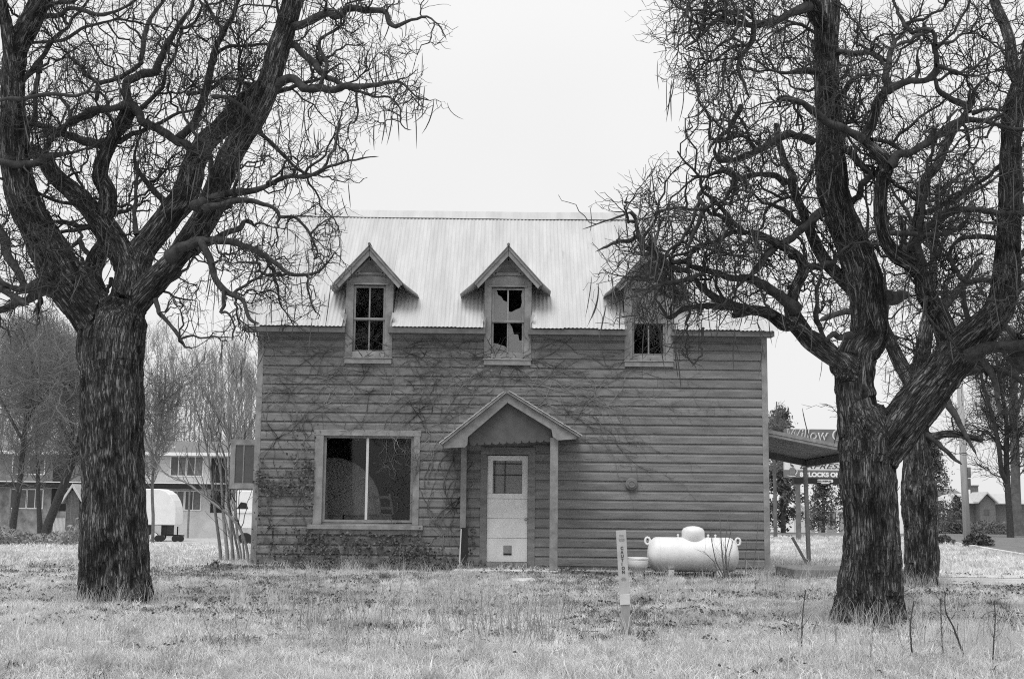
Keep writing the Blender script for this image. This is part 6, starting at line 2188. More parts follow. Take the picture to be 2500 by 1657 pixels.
shrub('dark rounded shrub against the front of the parked car', 2333, 1296, 1268, 110, 0.8, 612, mt='conifer', leaf=0.12)
shrub('spreading low shrub right of the wheeled bin', 2420, 1298, 1272, 108, 2.3, 613, leaf=0.12, n=2500)
shrub('dark spiky weed clump at the foot of the utility pole', 2392, 1332, 1300, 46, 0.55, 614, mt='conifer', leaf=0.09, n=900)
shrub('small dark weed clump left of the utility pole', 2300, 1324, 1306, 50, 0.5, 615, mt='conifer', leaf=0.08, n=600)

# utility pole
yu = 47.0
ux = W(2362, 1322, yu)[0]
pole = thing('utility_pole', 'pale wooden utility pole at the roadside with two small boxes', 'pole', (ux, yu, gz_(ux, yu)))
b = MB()
tp = W(2340, 880, yu)
b.tube([(ux, yu, gz_(ux, yu) - 0.3), (0.5 * (ux + tp[0]), yu, 0.5 * tp[2]), (tp[0], yu, tp[2] + 1.0)], [0.135, 0.12, 0.105], 14)
b.build('shaft', M['pole_wood'], pole, smoothed=True)
for va, vb in ((1140, 1166), (1168, 1194)):
    b = MB()
    pa, pb = W(2361, va, yu), W(2361, vb, yu)
    b.box(pa[0] - 0.02, pa[0] + 0.10, yu - 0.1, yu + 0.12, pb[2], pa[2])
    b.build('pole_box', M['far_bark'], pole, bevel=0.01)

POLYR = [(2230, 1120), (2300, 700), (2700, 500), (2700, 1290), (2470, 1260), (2400, 1200), (2330, 1150)]
c8 = lambda lst: '; '.join('0 %.1f %.1f %.2f' % (1850 + x / 2.614, 850 + y / 2.614, w / 2.614) for x, y, w in lst)
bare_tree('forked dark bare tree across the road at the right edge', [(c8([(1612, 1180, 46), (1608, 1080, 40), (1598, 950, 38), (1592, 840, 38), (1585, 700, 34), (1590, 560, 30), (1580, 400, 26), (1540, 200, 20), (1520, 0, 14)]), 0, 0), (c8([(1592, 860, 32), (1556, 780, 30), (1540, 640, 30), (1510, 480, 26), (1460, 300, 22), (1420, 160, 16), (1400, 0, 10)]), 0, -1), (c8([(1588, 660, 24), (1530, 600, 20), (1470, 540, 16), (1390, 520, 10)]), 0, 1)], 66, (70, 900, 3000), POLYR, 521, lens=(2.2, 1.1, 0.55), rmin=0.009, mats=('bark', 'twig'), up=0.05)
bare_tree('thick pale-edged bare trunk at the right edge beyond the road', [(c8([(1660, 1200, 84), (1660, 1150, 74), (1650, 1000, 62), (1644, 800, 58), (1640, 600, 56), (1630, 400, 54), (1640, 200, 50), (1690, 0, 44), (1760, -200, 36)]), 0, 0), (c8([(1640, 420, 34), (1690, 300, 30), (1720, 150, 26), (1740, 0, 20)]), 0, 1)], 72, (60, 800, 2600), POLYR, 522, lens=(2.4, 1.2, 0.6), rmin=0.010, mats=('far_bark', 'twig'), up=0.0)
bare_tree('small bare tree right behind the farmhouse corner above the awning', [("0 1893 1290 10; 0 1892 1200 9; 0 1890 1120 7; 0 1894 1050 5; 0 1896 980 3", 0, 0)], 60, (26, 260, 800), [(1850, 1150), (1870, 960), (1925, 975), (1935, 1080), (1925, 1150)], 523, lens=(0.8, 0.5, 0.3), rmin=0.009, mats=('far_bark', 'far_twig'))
# ------------------------------------------------------------------ foreground objects
# propane tank
ytk = YW - 1.0
tc_ = W(1691, 1355, ytk)
x0, x1 = W(1580, 1355, ytk)[0], W(1803, 1355, ytk)[0]
rt = 0.305
zc = 0.06 + rt
tank = thing('propane_tank', 'white horizontal propane tank with domed lid against the wall', 'tank', (tc_[0], ytk, 0.0))
prof = []
for k in range(7):
    a = math.pi / 2 * k / 6
    prof.append((rt * math.sin(a) * 0.999 + 0.001, x0 + 0.17 * (1 - math.cos(a))))
prof += [(rt, x0 + 0.5), (rt, x1 - 0.5)]
for k in range(6, -1, -1):
    a = math.pi / 2 * k / 6
    prof.append((rt * math.sin(a) * 0.999 + 0.001, x1 - 0.17 * (1 - math.cos(a))))
m = MB()
m.lathe(prof, (0, ytk, zc), axis='x', n=44)
m.build('vessel', M['tank'], tank, smoothed=True)
for xx in (x0 + 0.2, 0.5 * (x0 + x1) + 0.25, x1 - 0.2):
    m = MB()
    m.lathe([(rt - 0.004, xx - 0.012), (rt + 0.003, xx - 0.005), (rt + 0.003, xx + 0.005), (rt - 0.004, xx + 0.012)], (0, ytk, zc), axis='x', n=44)
    m.build('weld_seam', M['tank'], tank, smoothed=True)
dx = W(1692, 1300, ytk)[0]
m = MB()
m.lathe([(0.205, zc + rt - 0.16), (0.205, zc + rt + 0.08), (0.2, zc + rt + 0.12), (0.17, zc + rt + 0.16), (0.10, zc + rt + 0.19), (0.02, zc + rt + 0.2)], (dx, ytk, 0), n=36)
m.build('dome_lid', M['tank'], tank, smoothed=True)
for sx_, xx in ((-1, x0 + 0.02), (1, x1 - 0.02)):
    m = MB()
    P = []
    for k in range(17):
        a = 2 * math.pi * k / 16
        P.append((xx + 0.044 * math.cos(a) + sx_ * 0.012, ytk, zc + rt - 0.07 + 0.062 * math.sin(a)))
    m.tube(P, 0.02, 8, cap=False)
    m.build('lifting_lug', M['tank'], tank, smoothed=True)
for k, off in enumerate((-0.27, 0.27, 0.40)):
    m = MB()
    m.lathe([(0.014, 0.0), (0.014, 0.035), (0.022, 0.04), (0.022, 0.055), (0.008, 0.065)], (dx + off, ytk, zc + rt - 0.01), n=10)
    m.build('valve', M['tank'], tank)
for u in (1638, 1756):
    m = MB()
    xb = W(u, 1395, ytk - 0.2)[0]
    m.box(xb - 0.05, xb + 0.05, ytk - 0.26, ytk - 0.2, -0.12, 0.1)
    m.box(xb - 0.05, xb + 0.05, ytk + 0.2, ytk + 0.26, -0.12, 0.1)
    m.box(xb - 0.05, xb + 0.05, ytk - 0.2, ytk + 0.2, -0.08, 0.06)
    m.build('foot', M['sign_white'], tank)
m = MB()
m.box(dx - 0.16, dx - 0.02, ytk - rt - 0.003, ytk - rt + 0.2, zc + 0.02, zc + 0.04)
px0 = W(1662, 1352, ytk)[0]

# toilet bowl
yto = YW - 1.35
tx = W(1557, 1380, yto)[0]
tz = float(G(tx, yto))
toi = thing('toilet_bowl', 'white toilet bowl with closed seat standing outside beside the propane tank', 'toilet', (tx, yto, tz))
zt_ = W(1557, 1360, yto)[2]
h_ = zt_ - tz
m = MB()
m.lathe([(0.105, -0.03), (0.095, 0.05), (0.09, 0.12), (0.105, 0.155), (0.15, 0.185), (0.178, 0.22), (0.184, 0.27), (0.186, h_ - 0.06), (0.186, h_ - 0.04), (0.13, h_ - 0.045)], (tx, yto, tz), n=32, sy=1.25)
m.build('bowl', M['white'], toi, smoothed=True)
m = MB()
m.lathe([(0.12, h_ - 0.036), (0.188, h_ - 0.036), (0.192, h_ - 0.028), (0.188, h_ - 0.021), (0.12, h_ - 0.021)], (tx, yto, tz), n=32, sy=1.25)
m.build('seat', M['white'], toi, smoothed=True)
m = MB()
m.lathe([(0.19, h_ - 0.017), (0.192, h_ - 0.008), (0.18, h_ + 0.002), (0.10, h_ + 0.008), (0.01, h_ + 0.009)], (tx, yto, tz), n=32, sy=1.25)
m.build('lid', M['white'], toi, smoothed=True)

# caution marker stake
ysk = 11.8
b0, b1 = W(1530, 1548, ysk), W(1516, 1294, ysk)
st = thing('marker_stake', 'slim pale utility marker stake lettered CAUTION, leaning in the grass', 'marker', (b0[0], ysk, float(G(b0[0], ysk))))
ax = (b1 - b0) / np.linalg.norm(b1 - b0)
H = np.linalg.norm(b1 - b0)
sd = np.array([ax[2], 0, -ax[0]])


def stk(a, b_, w, t, y, nm, mt, bev=0.003):
    m = MB()
    pa, pb = b0 + ax * a, b0 + ax * b_
    pa[1] = pb[1] = y
    V = []
    for p in (pa, pb):
        V += [p - sd * w / 2 + np.array([0, -t / 2, 0]), p + sd * w / 2 + np.array([0, -t / 2, 0]), p + sd * w / 2 + np.array([0, t / 2, 0]), p - sd * w / 2 + np.array([0, t / 2, 0])]
    m.add(V, [(0, 3, 2, 1), (4, 5, 6, 7), (0, 1, 5, 4), (1, 2, 6, 5), (2, 3, 7, 6), (3, 0, 4, 7)])
    return m.build(nm, mt, st, bevel=bev)


stk(-0.12, 0.285 * H, 0.084, 0.03, ysk, 'post', M['stake_grey'])
stk(0.284 * H, 0.385 * H, 0.092, 0.045, ysk, 'sleeve', M['stake_pale'])
stk(0.386 * H, H, 0.092, 0.014, ysk, 'marker_face', M['stake'])
for k, ch_ in enumerate('CAUTION'):
    p = b0 + ax * (H * (0.845 - 0.0385 * k))
    text_mesh(ch_, 0.038, M['ink'], 'letter', st, (p[0] - 0.013, ysk - 0.011, p[2] - 0.028), sx=0.95, extrude=0.001, offset=0.001)
for k in range(9):                       # rows of fine print, too small to read
    f = 0.955 - 0.011 * k if k < 6 else 0.545 - 0.012 * (k - 6)
    if k in (2,):
        continue
    m = MB()
    p = b0 + ax * (H * f)
    w_ = random.uniform(0.03, 0.055)
    m.box(p[0] - w_ / 2, p[0] + w_ / 2, ysk - 0.0105, ysk - 0.008, p[2] - 0.0022, p[2] + 0.0022)
    m.build('print_line', M['stake_grey'], st)

# pale pole lying along the foot of the wall, board leaning by the door, stones
m = MB()
m.tube([W(1366, 1391, YW - 0.35), W(1430, 1394, YW - 0.35), W(1590, 1395, YW - 0.35)], [0.02, 0.022, 0.02], 8)
m.v = [(x, y, z) for x, y, z in m.v]
tag(m.build('long_pipe', M['stake_pale'], None, smoothed=True), 'long pale pipe lying along the foot of the wall right of the porch', 'pipe')
m = MB()
m.box(W(1372, 1400, YW - 0.5)[0], W(1592, 1400, YW - 0.5)[0], YW - 0.52, YW - 0.42, -0.06, 0.035)
tag(m.build('ground_timber', M['old_wood'], None, bevel=0.008), 'weathered timber on the ground below the pale pipe', 'timber')
yb_ = YW - 0.28
pa, pb = W(1133, 1384, yb_), W(1133, 1288, yb_)
m = MB()
m.beam((pa[0] + 0.01, yb_, 0.0), (pb[0] - 0.0, yb_ + 0.09, pb[2]), 0.13, 0.035, up=(0, 1, 0))
o = m.build('leaning_board', M['black'], None)
tag(o, 'dark board leaning at the foot of the left porch post', 'board')
m = MB()
m.beam((pa[0] - 0.09, yb_ - 0.02, -0.02), (pb[0] - 0.055, yb_ + 0.075, pb[2] - 0.02), 0.022, 0.02)
tag(m.build('white_stick', M['stake_pale'], None), 'thin white stick leaning beside the dark board', 'stick')
for k, (u, v, w, d, lab) in enumerate(((1277, 1424, 0.42, 0.5, 'flat pale stepping slab in the grass before the front door'), (1140, 1396, 0.25, 0.18, 'small flat stone left of the front door step'), (250, 1600, 0.16, 0.12, 'pale stone in the grass at the lower left corner'), (620, 1510, 0.10, 0.08, 'pale stone in the grass right of the left trunk'))):
    ang = math.atan((v - 828.5) / FPX) - PITCH
    y = EYE / math.tan(ang)
    x = W(u, v, y)[0]
    z = float(G(x, y))
    m = MB()
    pts = []
    for i in range(9):
        a = 2 * math.pi * i / 9
        rr = 1 + random.uniform(-0.18, 0.18)
        pts.append((x + w / 2 * rr * math.cos(a), y + d / 2 * rr * math.sin(a)))
    n = 9
    V = [(p[0], p[1], z - 0.05) for p in pts] + [(p[0], p[1], z + 0.03) for p in pts] + [(x + (p[0] - x) * 0.8, y + (p[1] - y) * 0.8, z + 0.055) for p in pts]
    F = [(i, (i + 1) % n, (i + 1) % n + n, i + n) for i in range(n)] + [(i + n, (i + 1) % n + n, (i + 1) % n + 2 * n, i + 2 * n) for i in range(n)] + [tuple(range(2 * n, 3 * n))]
    m.add(V, F)
    tag(m.build('flat_stone', M['concrete'], None), lab, 'stone')

# ------------------------------------------------------------------ climbing vines on the front wall
def avoid(x, z, pad=0.0):
    return ((x > bw_l - pad) & (x < bw_r + pad) & (z > bw_b) & (z < bw_t)) | ((x > dr_l - 0.1) & (x < dr_r + 0.1) & (z < dr_t + 0.1))


rng = np.random.default_rng(41)
VN = []


def vine_walk(u, v, ang, n, step, r, wander=0.30, yoff=0.05, bias=0.0):
    p = np.array(px(u, v))
    a = ang
    out = []
    for k in range(n):
        out.append((p[0], YW - yoff - 0.012 * math.sin(k * 1.3), p[1], r * (1 - 0.75 * k / n)))
        a = ang + 0.72 * (a - ang) + rng.normal(0, wander * 1.25) + bias
        p = p + step * np.array([math.cos(a), math.sin(a)])
        if yoff < 0.06 and bool(avoid(p[0], p[1])):
            break
        if p[0] < XL + 0.05 or p[0] > XR - 0.2 or p[1] > ZE - 0.12 or p[1] < 0.05:
            break
    return np.array(out)


for k in range(52):
    u = rng.choice([rng.uniform(630, 760), rng.uniform(740, 1030), rng.uniform(1020, 1130)])
    v = rng.uniform(1050, 1360)
    VN.append(vine_walk(u, v, rng.uniform(0.9, 2.2), rng.integers(14, 34), 0.11, rng.uniform(0.004, 0.008)))
for k in range(150):                     # long runners across the upper wall
    u = rng.uniform(640, 1500)
    v = rng.uniform(840, 1010)
    a = rng.choice([rng.uniform(-1.0, 0.9), rng.uniform(2.3, 4.0)])
    VN.append(vine_walk(u, v, a, rng.integers(14, 40), 0.10, rng.uniform(0.0035, 0.007), 0.26))
for k in range(16):
    VN.append(vine_walk(rng.uniform(1180, 1640), rng.uniform(890, 1010), rng.uniform(-0.5, 0.5), rng.integers(10, 30), 0.10, rng.uniform(0.0025, 0.004), 0.35))
for k in range(22):                      # tangle over the right side of the big window
    VN.append(vine_walk(rng.uniform(965, 1012), rng.uniform(1090, 1285), rng.uniform(0.9, 2.4), rng.integers(12, 26), 0.055, rng.uniform(0.003, 0.006), 0.5, yoff=0.07))
for k in range(12):
    VN.append(vine_walk(rng.uniform(1080, 1125), rng.uniform(1180, 1390), rng.uniform(1.0, 2.2), rng.integers(12, 24), 0.07, rng.uniform(0.003, 0.005), 0.4))
VN = [v for v in VN if len(v) > 5]
vine = thing('climbing_vine', 'bare climbing vine spread over the front wall of the farmhouse', 'vine', (px(800, 1380)[0], YW - 0.06, 0.0))
VS = [resample(v, 26)[None] for v in VN]
c1 = sprout(VS, 1300, (0.12, 0.5), (0.002, 0.0036), 8, (25, 80), 0.4, 0.0, tmin=0.1, taper=0.5)
c1[:, :, 1] = YW - 0.05 + (c1[:, :, 1] - YW + 0.05) * 0.12
V, F = join_tubes([(v, 5) for v in VS] + [(c1, 3)])
mesh_obj('stems', V, F, M['vine'], vine, smoothed=True)


def leaf_mesh(P, N, size, rng_):
    """five-pointed ivy leaves at P facing roughly N"""
    n = len(P)
    N = N + rng_.normal(size=(n, 3)) * 0.45
    N /= np.linalg.norm(N, axis=1, keepdims=True)
    A = np.cross(N, rand_unit(n))
    A /= np.linalg.norm(A, axis=1, keepdims=True) + 1e-9
    B = np.cross(N, A)
    s = (size * rng_.uniform(0.6, 1.25, n))[:, None]
    sh = [(0, -0.5), (0.55, -0.35), (0.35, 0.05), (0.5, 0.45), (0.0, 0.8), (-0.5, 0.45), (-0.35, 0.05), (-0.55, -0.35)]
    V = np.stack([P + A * s * a + B * s * b + N * s * 0.18 * abs(a) for a, b in sh], 1).reshape(-1, 3)
    F = np.arange(8 * n).reshape(n, 8)
    return V, [tuple(f) for f in F.tolist()]


# ivy patches that still carry leaves: left of the window, below the sill, along the foot of the wall
P, N = [], []
blobs = [(735, 1090, 14, 40, 60), (715, 1165, 14, 30, 80), (760, 1145, 14, 30, 170), (755, 1200, 16, 30, 170), (700, 1195, 22, 10, 90), (675, 1190, 22, 14, 110), (640, 1165, 16, 14, 90), (635, 1180, 10, 40, 80), (780, 1085, 6, 30, 50),
         (790, 1330, 60, 26, 360), (890, 1330, 80, 26, 420), (980, 1325, 40, 26, 260), (1010, 1350, 40, 20, 200), (700, 1350, 60, 30, 260), (1160, 1300, 8, 24, 60), (1170, 1350, 10, 30, 60), (1060, 1370, 40, 20, 160), (650, 1260, 20, 60, 60), (760, 1310, 20, 10, 80)]
for (u, v, su, sv, n) in blobs:
    for k in range(int(n * 0.7)):
        uu, vv_ = rng.normal(u, su), rng.normal(v, sv)
        x, z = px(uu, vv_)
        if avoid(x, z) or z < 0.02 or x < XL:
            continue
        P.append((x, YW - 0.05 - rng.random() * 0.07, z))
        N.append((0, -1, 0.35))
V, F = leaf_mesh(np.array(P), np.array(N, float), 0.038, rng)
mesh_obj('leaves', V, F, M['leaf_dark'], vine, kind='stuff')
# low ivy bed at the foot of the wall
n = 15000
u = rng.uniform(540, 1345, n)
dy = rng.random(n) ** 1.3 * 1.35
y = YW - 0.06 - dy
x = (u - 1250) / FPX * YW
hgt = (0.19 * (1 - dy / 1.5)) * (0.35 + 0.9 * vnoise(np.stack([x * 2.3, dy * 2.0, np.zeros(n)], -1), 9))
keep = (dy < 0.55 + 0.8 * vnoise(np.stack([x * 1.1, np.zeros(n), np.zeros(n)], -1), 19)) & ~((x > dr_l - 0.15) & (x < dr_r + 0.7) & (dy < 1.05) & (rng.random(n) < 0.93))
P = np.stack([x, y, G(x, y) + hgt * rng.random(n) ** 0.6], -1)[keep]
V, F = leaf_mesh(P, np.tile([0, -0.3, 1.0], (len(P), 1)), 0.032, rng)
o = mesh_obj('ivy_bed', V, F, M['leaf_dark'], None)
tag(o, 'low dark ivy and leaf growth along the foot of the front wall', 'ivy', kind='stuff')

# ------------------------------------------------------------------ grass and weeds
def clump(name, nb, h, spread, width, lean, mt, seed):
    r = np.random.default_rng(seed)
    V, F = [], []
    for k in range(nb):
        a, d = r.uniform(0, 6.283), spread * math.sqrt(r.random())
        bx_, by_ = d * math.cos(a), d * math.sin(a)
        hh = h * r.uniform(0.45, 1.2)
        la, ll = r.uniform(0, 6.283), lean * r.uniform(0.2, 1.2) * hh
        wa = r.uniform(0, 3.1416)
        w = width * r.uniform(0.6, 1.3)
        wx, wy = w * math.cos(wa), w * math.sin(wa)
        b_ = len(V)
        V += [(bx_ - wx, by_ - wy, -0.01), (bx_ + wx, by_ + wy, -0.01),
              (bx_ + 0.35 * ll * math.cos(la) + wx * 0.8, by_ + 0.35 * ll * math.sin(la) + wy * 0.8, hh * 0.55), (bx_ + 0.35 * ll * math.cos(la) - wx * 0.8, by_ + 0.35 * ll * math.sin(la) - wy * 0.8, hh * 0.55),
              (bx_ + ll * math.cos(la), by_ + ll * math.sin(la), hh * (1 - 0.25 * min(1, lean)))]
        F += [(b_, b_ + 1, b_ + 2, b_ + 3), (b_ + 3, b_ + 2, b_ + 4)]
    me = bpy.data.meshes.new(name)
    me.from_pydata(V, [], F)
    me.materials.append(mt)
    return bpy.data.objects.new(name, me)


def leaf_clump(name, nb, spread, size, mt, seed):
    r = np.random.default_rng(seed)
    P = np.stack([r.normal(0, spread, nb), r.normal(0, spread, nb), r.random(nb) * 0.035], -1)
    global rng
    V, F = leaf_mesh(P, np.tile([0, 0, 1.0], (nb, 1)), size, r)
    me = bpy.data.meshes.new(name)
    me.from_pydata(V.tolist(), [], F)
    me.materials.append(mt)
    return bpy.data.objects.new(name, me)


def scatter(name, pts, scl, protos, label, cat, tilt=0.15):
    n = len(pts)
    me = bpy.data.meshes.new(name)
    me.from_pydata(pts.tolist(), [], [])
    a = me.attributes.new('rot', 'FLOAT_VECTOR', 'POINT')
    rot = np.stack([rng.normal(0, tilt, n), rng.normal(0, tilt, n), rng.uniform(0, 6.283, n)], -1)
    a.data.foreach_set('vector', rot.ravel().astype(np.float32))
    a = me.attributes.new('scl', 'FLOAT', 'POINT')
    a.data.foreach_set('value', scl.astype(np.float32))
    a = me.attributes.new('pick', 'INT', 'POINT')
    a.data.foreach_set('value', rng.integers(0, len(protos), n).astype(np.int32))
    ob = bpy.data.objects.new(name, me)
    link(ob)
    g = bpy.data.node_groups.new(name + '_nodes', 'GeometryNodeTree')
    g.interface.new_socket('Geometry', in_out='INPUT', socket_type='NodeSocketGeometry')
    g.interface.new_socket('Geometry', in_out='OUTPUT', socket_type='NodeSocketGeometry')
    gi, go = g.nodes.new('NodeGroupInput'), g.nodes.new('NodeGroupOutput')
    ip = g.nodes.new('GeometryNodeInstanceOnPoints')
    jn = g.nodes.new('GeometryNodeJoinGeometry')
    for p in protos:
        oi = g.nodes.new('GeometryNodeObjectInfo')
        oi.inputs['Object'].default_value = p
        oi.inputs['As Instance'].default_value = True
        g.links.new(oi.outputs['Geometry'], jn.inputs[0])

    def na(nm, tp):
        q = g.nodes.new('GeometryNodeInputNamedAttribute')
        q.data_type = tp
        q.inputs['Name'].default_value = nm
        return next(s for s in q.outputs if s.enabled and s.name == 'Attribute')
    g.links.new(gi.outputs[0], ip.inputs['Points'])
    g.links.new(jn.outputs[0], ip.inputs['Instance'])
    ip.inputs['Pick Instance'].default_value = True
    g.links.new(na('pick', 'INT'), ip.inputs['Instance Index'])
    g.links.new(na('rot', 'FLOAT_VECTOR'), ip.inputs['Rotation'])
    g.links.new(na('scl', 'FLOAT'), ip.inputs['Scale'])
    g.links.new(ip.outputs[0], go.inputs[0])
    md = ob.modifiers.new('scatter', 'NODES')
    md.node_group = g
    tag(ob, label, cat, kind='stuff')
    return ob


rng = np.random.default_rng(51)
TRUNKS = [(W(283, 1490, 14.5)[0], 14.5, 0.42), (W(2125, 1516, 13.05)[0], 13.05, 0.42), (W(2246, 1427, 19.6)[0], 19.6, 0.3), (b0[0], ysk, 0.03)]


def spots(n, y0, y1, pw=1.0, pad=1.5, fn=None):
    t = rng.random(n) ** pw
    y = y0 + (y1 - y0) * t
    x = rng.uniform(-1, 1, n) * (0.42 * y + pad)
    k = np.ones(n, bool)
    for (tx_, ty_, tr_) in TRUNKS:
        k &= (x - tx_) ** 2 + (y - ty_) ** 2 > tr_ ** 2
    k &= ~((y > YW - 0.02) & (y < YB) & (x > XL) & (x < XR))
    k &= ~((x > 5.5) & (y > 20.1 - (x - 7) * 0.11) & (y < 22.2) & (rng.random(n) < 0.93))
    k &= ~((x > XR) & (x < 7.0) & (y > 22.2) & (y < 24.1))
    k &= ~((x > 5.2) & (y > 24.0) & (y < 28.5) & (rng.random(n) < 0.75))
    k &= ~((x > 13.1 + np.clip((y - 32) * 0.215, 0, 7)) & (y > 25.5) & (y < 90))
    k &= ~((y > 65) & (y < 90) & (x > -6))
    if fn is not None:
        k &= rng.random(n) < fn(x, y)
    return np.stack([x, y, G(x, y) + 0.0], -1)[k]


patch = lambda x, y: vnoise(np.stack([x / 1.1, y / 0.75, np.zeros_like(x)], -1), 61)
patch2 = lambda x, y: vnoise(np.stack([x / 0.35, y / 0.3, np.zeros_like(x)], -1), 62)
short = [clump('grass_clump', 34, 0.05, 0.09, 0.0022, 1.6, M['grass'], s) for s in (1, 2, 3, 4, 5)]
mid = [clump('grass_clump', 26, 0.12, 0.07, 0.0022, 0.9, M['grass'], s) for s in (11, 12, 13)]
tall = [clump('straw_clump', 12, 0.34, 0.08, 0.0024, 0.5, M['grass_tall'], s) for s in (21, 22, 23)]
farc = [clump('grass_clump', 40, 0.13, 0.35, 0.007, 1.0, M['grass'], s) for s in (31, 32, 33)]
P = spots(62000, 7.0, 24.6, 1.25, fn=lambda x, y: (0.2 + 0.8 * smooth(0.3, 0.55, patch(x, y))) * (1 - 0.75 * smooth(22.0, 22.8, y) * (x > 1)))
scatter('grass', P, rng.uniform(0.7, 1.35, len(P)), short, 'short dry pale grass covering the lot', 'grass', 0.25)
P = spots(26000, 7.0, 21, 1.2, fn=lambda x, y: smooth(0.45, 0.75, patch(x + 9, y)) * (1 - 0.6 * smooth(13, 18, y)) + 0.04)
scatter('longer_grass', P, rng.uniform(0.6, 1.3, len(P)), mid, 'longer dry grass in the foreground', 'grass', 0.2)
P = spots(26000, 24.0, 70, 1.4, fn=lambda x, y: 0.4 + 0.6 * patch(x * 0.4, y * 0.3))
scatter('far_grass', P, rng.uniform(0.6, 1.3, len(P)), farc, 'pale rough grass beyond the farmhouse', 'grass', 0.1)
# straw tufts: by the porch, the stake, the tank and here and there
T_ = []
for (u, v, n, s) in ((1150, 1440, 26, 40), (1120, 1425, 18, 30), (760, 1430, 12, 50), (830, 1520, 20, 60), (1230, 1500, 24, 80), (1100, 1490, 20, 70), (1650, 1440, 26, 70), (1750, 1440, 22, 60), (1930, 1450, 18, 40), (2000, 1430, 10, 30), (850, 1400, 26, 60), (700, 1395, 20, 60), (1000, 1400, 22, 60), (1870, 1420, 12, 20), (2350, 1560, 26, 60), (640, 1480, 14, 60), (2420, 1600, 22, 60), (1600, 1600, 16, 120), (2150, 1620, 20, 120), (880, 1610, 20, 120), (200, 1600, 20, 120)):
    for k in range(int(n * 1.9)):
        uu, vv_ = rng.normal(u, s * 1.2), rng.normal(v, s * 0.2)
        a = math.atan((vv_ - 828.5) / FPX) - PITCH
        if a < 0.03:
            continue
        y = EYE / math.tan(a)
        if y > 23.3:
            continue
        T_.append((W(uu, vv_, y)[0], y, 0.0))
for (tx_, ty_, tr_) in TRUNKS[:3]:
    for k in range(60):
        a, r_ = rng.uniform(0, 6.283), tr_ * rng.uniform(0.95, 1.5)
        T_.append((tx_ + r_ * math.cos(a), ty_ + r_ * math.sin(a), 0.0))
T_ = np.array(T_)
T_[:, 2] = G(T_[:, 0], T_[:, 1])
scatter('tall_straw', T_, rng.uniform(0.45, 1.2, len(T_)), tall, 'tufts of tall pale straw standing in the lot', 'grass', 0.12)
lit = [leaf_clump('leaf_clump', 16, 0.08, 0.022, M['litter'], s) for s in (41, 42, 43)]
P = spots(11000, 7.5, 24.2, 1.1, fn=lambda x, y: (smooth(0.52, 0.74, patch(x * 0.45 + 30, y * 1.7 + 7)) + 0.06) * (0.25 + 0.75 * smooth(10, 13.5, y)))
P[:, 2] += 0.015
scatter('leaf_litter', P, rng.uniform(0.5, 1.4, len(P)), lit, 'scattered dark fallen leaves and debris in the grass', 'leaves', 0.25)
nb_ = 2600                               # dirt and leaf mould at the wall foot, also standing in for tank shade
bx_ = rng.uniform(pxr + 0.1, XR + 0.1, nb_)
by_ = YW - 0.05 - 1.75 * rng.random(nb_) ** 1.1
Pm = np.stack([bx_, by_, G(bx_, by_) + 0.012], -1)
scatter('leaf_mould_shade', Pm, rng.uniform(0.6, 1.3, nb_), lit, 'dark leaf mould along the foot of the wall, also standing in for shade under the propane tank', 'leaves', 0.15)
dk = [clump('weed_clump', 30, 0.09, 0.10, 0.003, 1.2, M['weed'], s) for s in (51, 52, 53)]
P = spots(15000, 8.0, 24, 1.0, fn=lambda x, y: smooth(0.56, 0.8, patch(x * 0.5 + 60, y * 1.5 + 17)) * (0.35 + 0.65 * smooth(11, 14, y)) + 0.05)
scatter('dark_weeds', P, rng.uniform(0.6, 1.3, len(P)), dk, 'low dark weeds growing among the dry grass', 'weeds', 0.15)

# dead weed stalks: fine ones as one mass, the dark bold ones singly
rng = np.random.default_rng(91)
S_ = []
for (u, v, n, s) in ((1240, 1560, 40, 90), (1310, 1570, 26, 40), (840, 1570, 34, 60), (1100, 1540, 30, 160), (700, 1540, 16, 70), (1740, 1420, 10, 60), (2050, 1600, 10, 120), (1850, 1440, 12, 50), (980, 1590, 10, 120), (2330, 1580, 16, 120), (880, 1400, 10, 60), (520, 1600, 8, 200), (1950, 1420, 14, 40)):
    for k in range(n):
        uu, vv_ = rng.normal(u, s), rng.normal(v, 14)
        a = math.atan((vv_ - 828.5) / FPX) - PITCH
        y = min(23.2, EYE / math.tan(max(a, 0.045)))
        x = W(uu, vv_, y)[0]
        h = rng.uniform(0.18, 0.55)
        K = 7
        d = np.cumsum(rng.normal(0, 0.012, (K, 2)), axis=0) + np.outer(np.linspace(0, 1, K), rng.normal(0, 0.06, 2))
        p = np.zeros((K, 4))
        p[:, 0], p[:, 1] = x + d[:, 0], y + d[:, 1]
        p[:, 2] = float(G(x, y)) - 0.03 + np.linspace(0, h, K)
        p[:, 3] = np.linspace(0.0032, 0.0016, K)
        S_.append(p)
S_ = np.array(S_)
c1 = sprout([S_], 700, (0.03, 0.12), (0.001, 0.0018), 4, (25, 60), 0.25, 0.3, tmin=0.35, taper=0.6)
V, F = join_tubes([(S_, 4), (c1, 3)])
o = mesh_obj('weed_stalks', V, F, M['old_wood'], None)
tag(o, 'thin dead weed stalks standing across the foreground', 'weeds', kind='stuff')
z6 = lambda lst: '; '.join('0 %.1f %.1f %.2f' % (1800 + x / 3.38, 1300 + y / 3.38, w / 3.38) for x, y, w in lst)
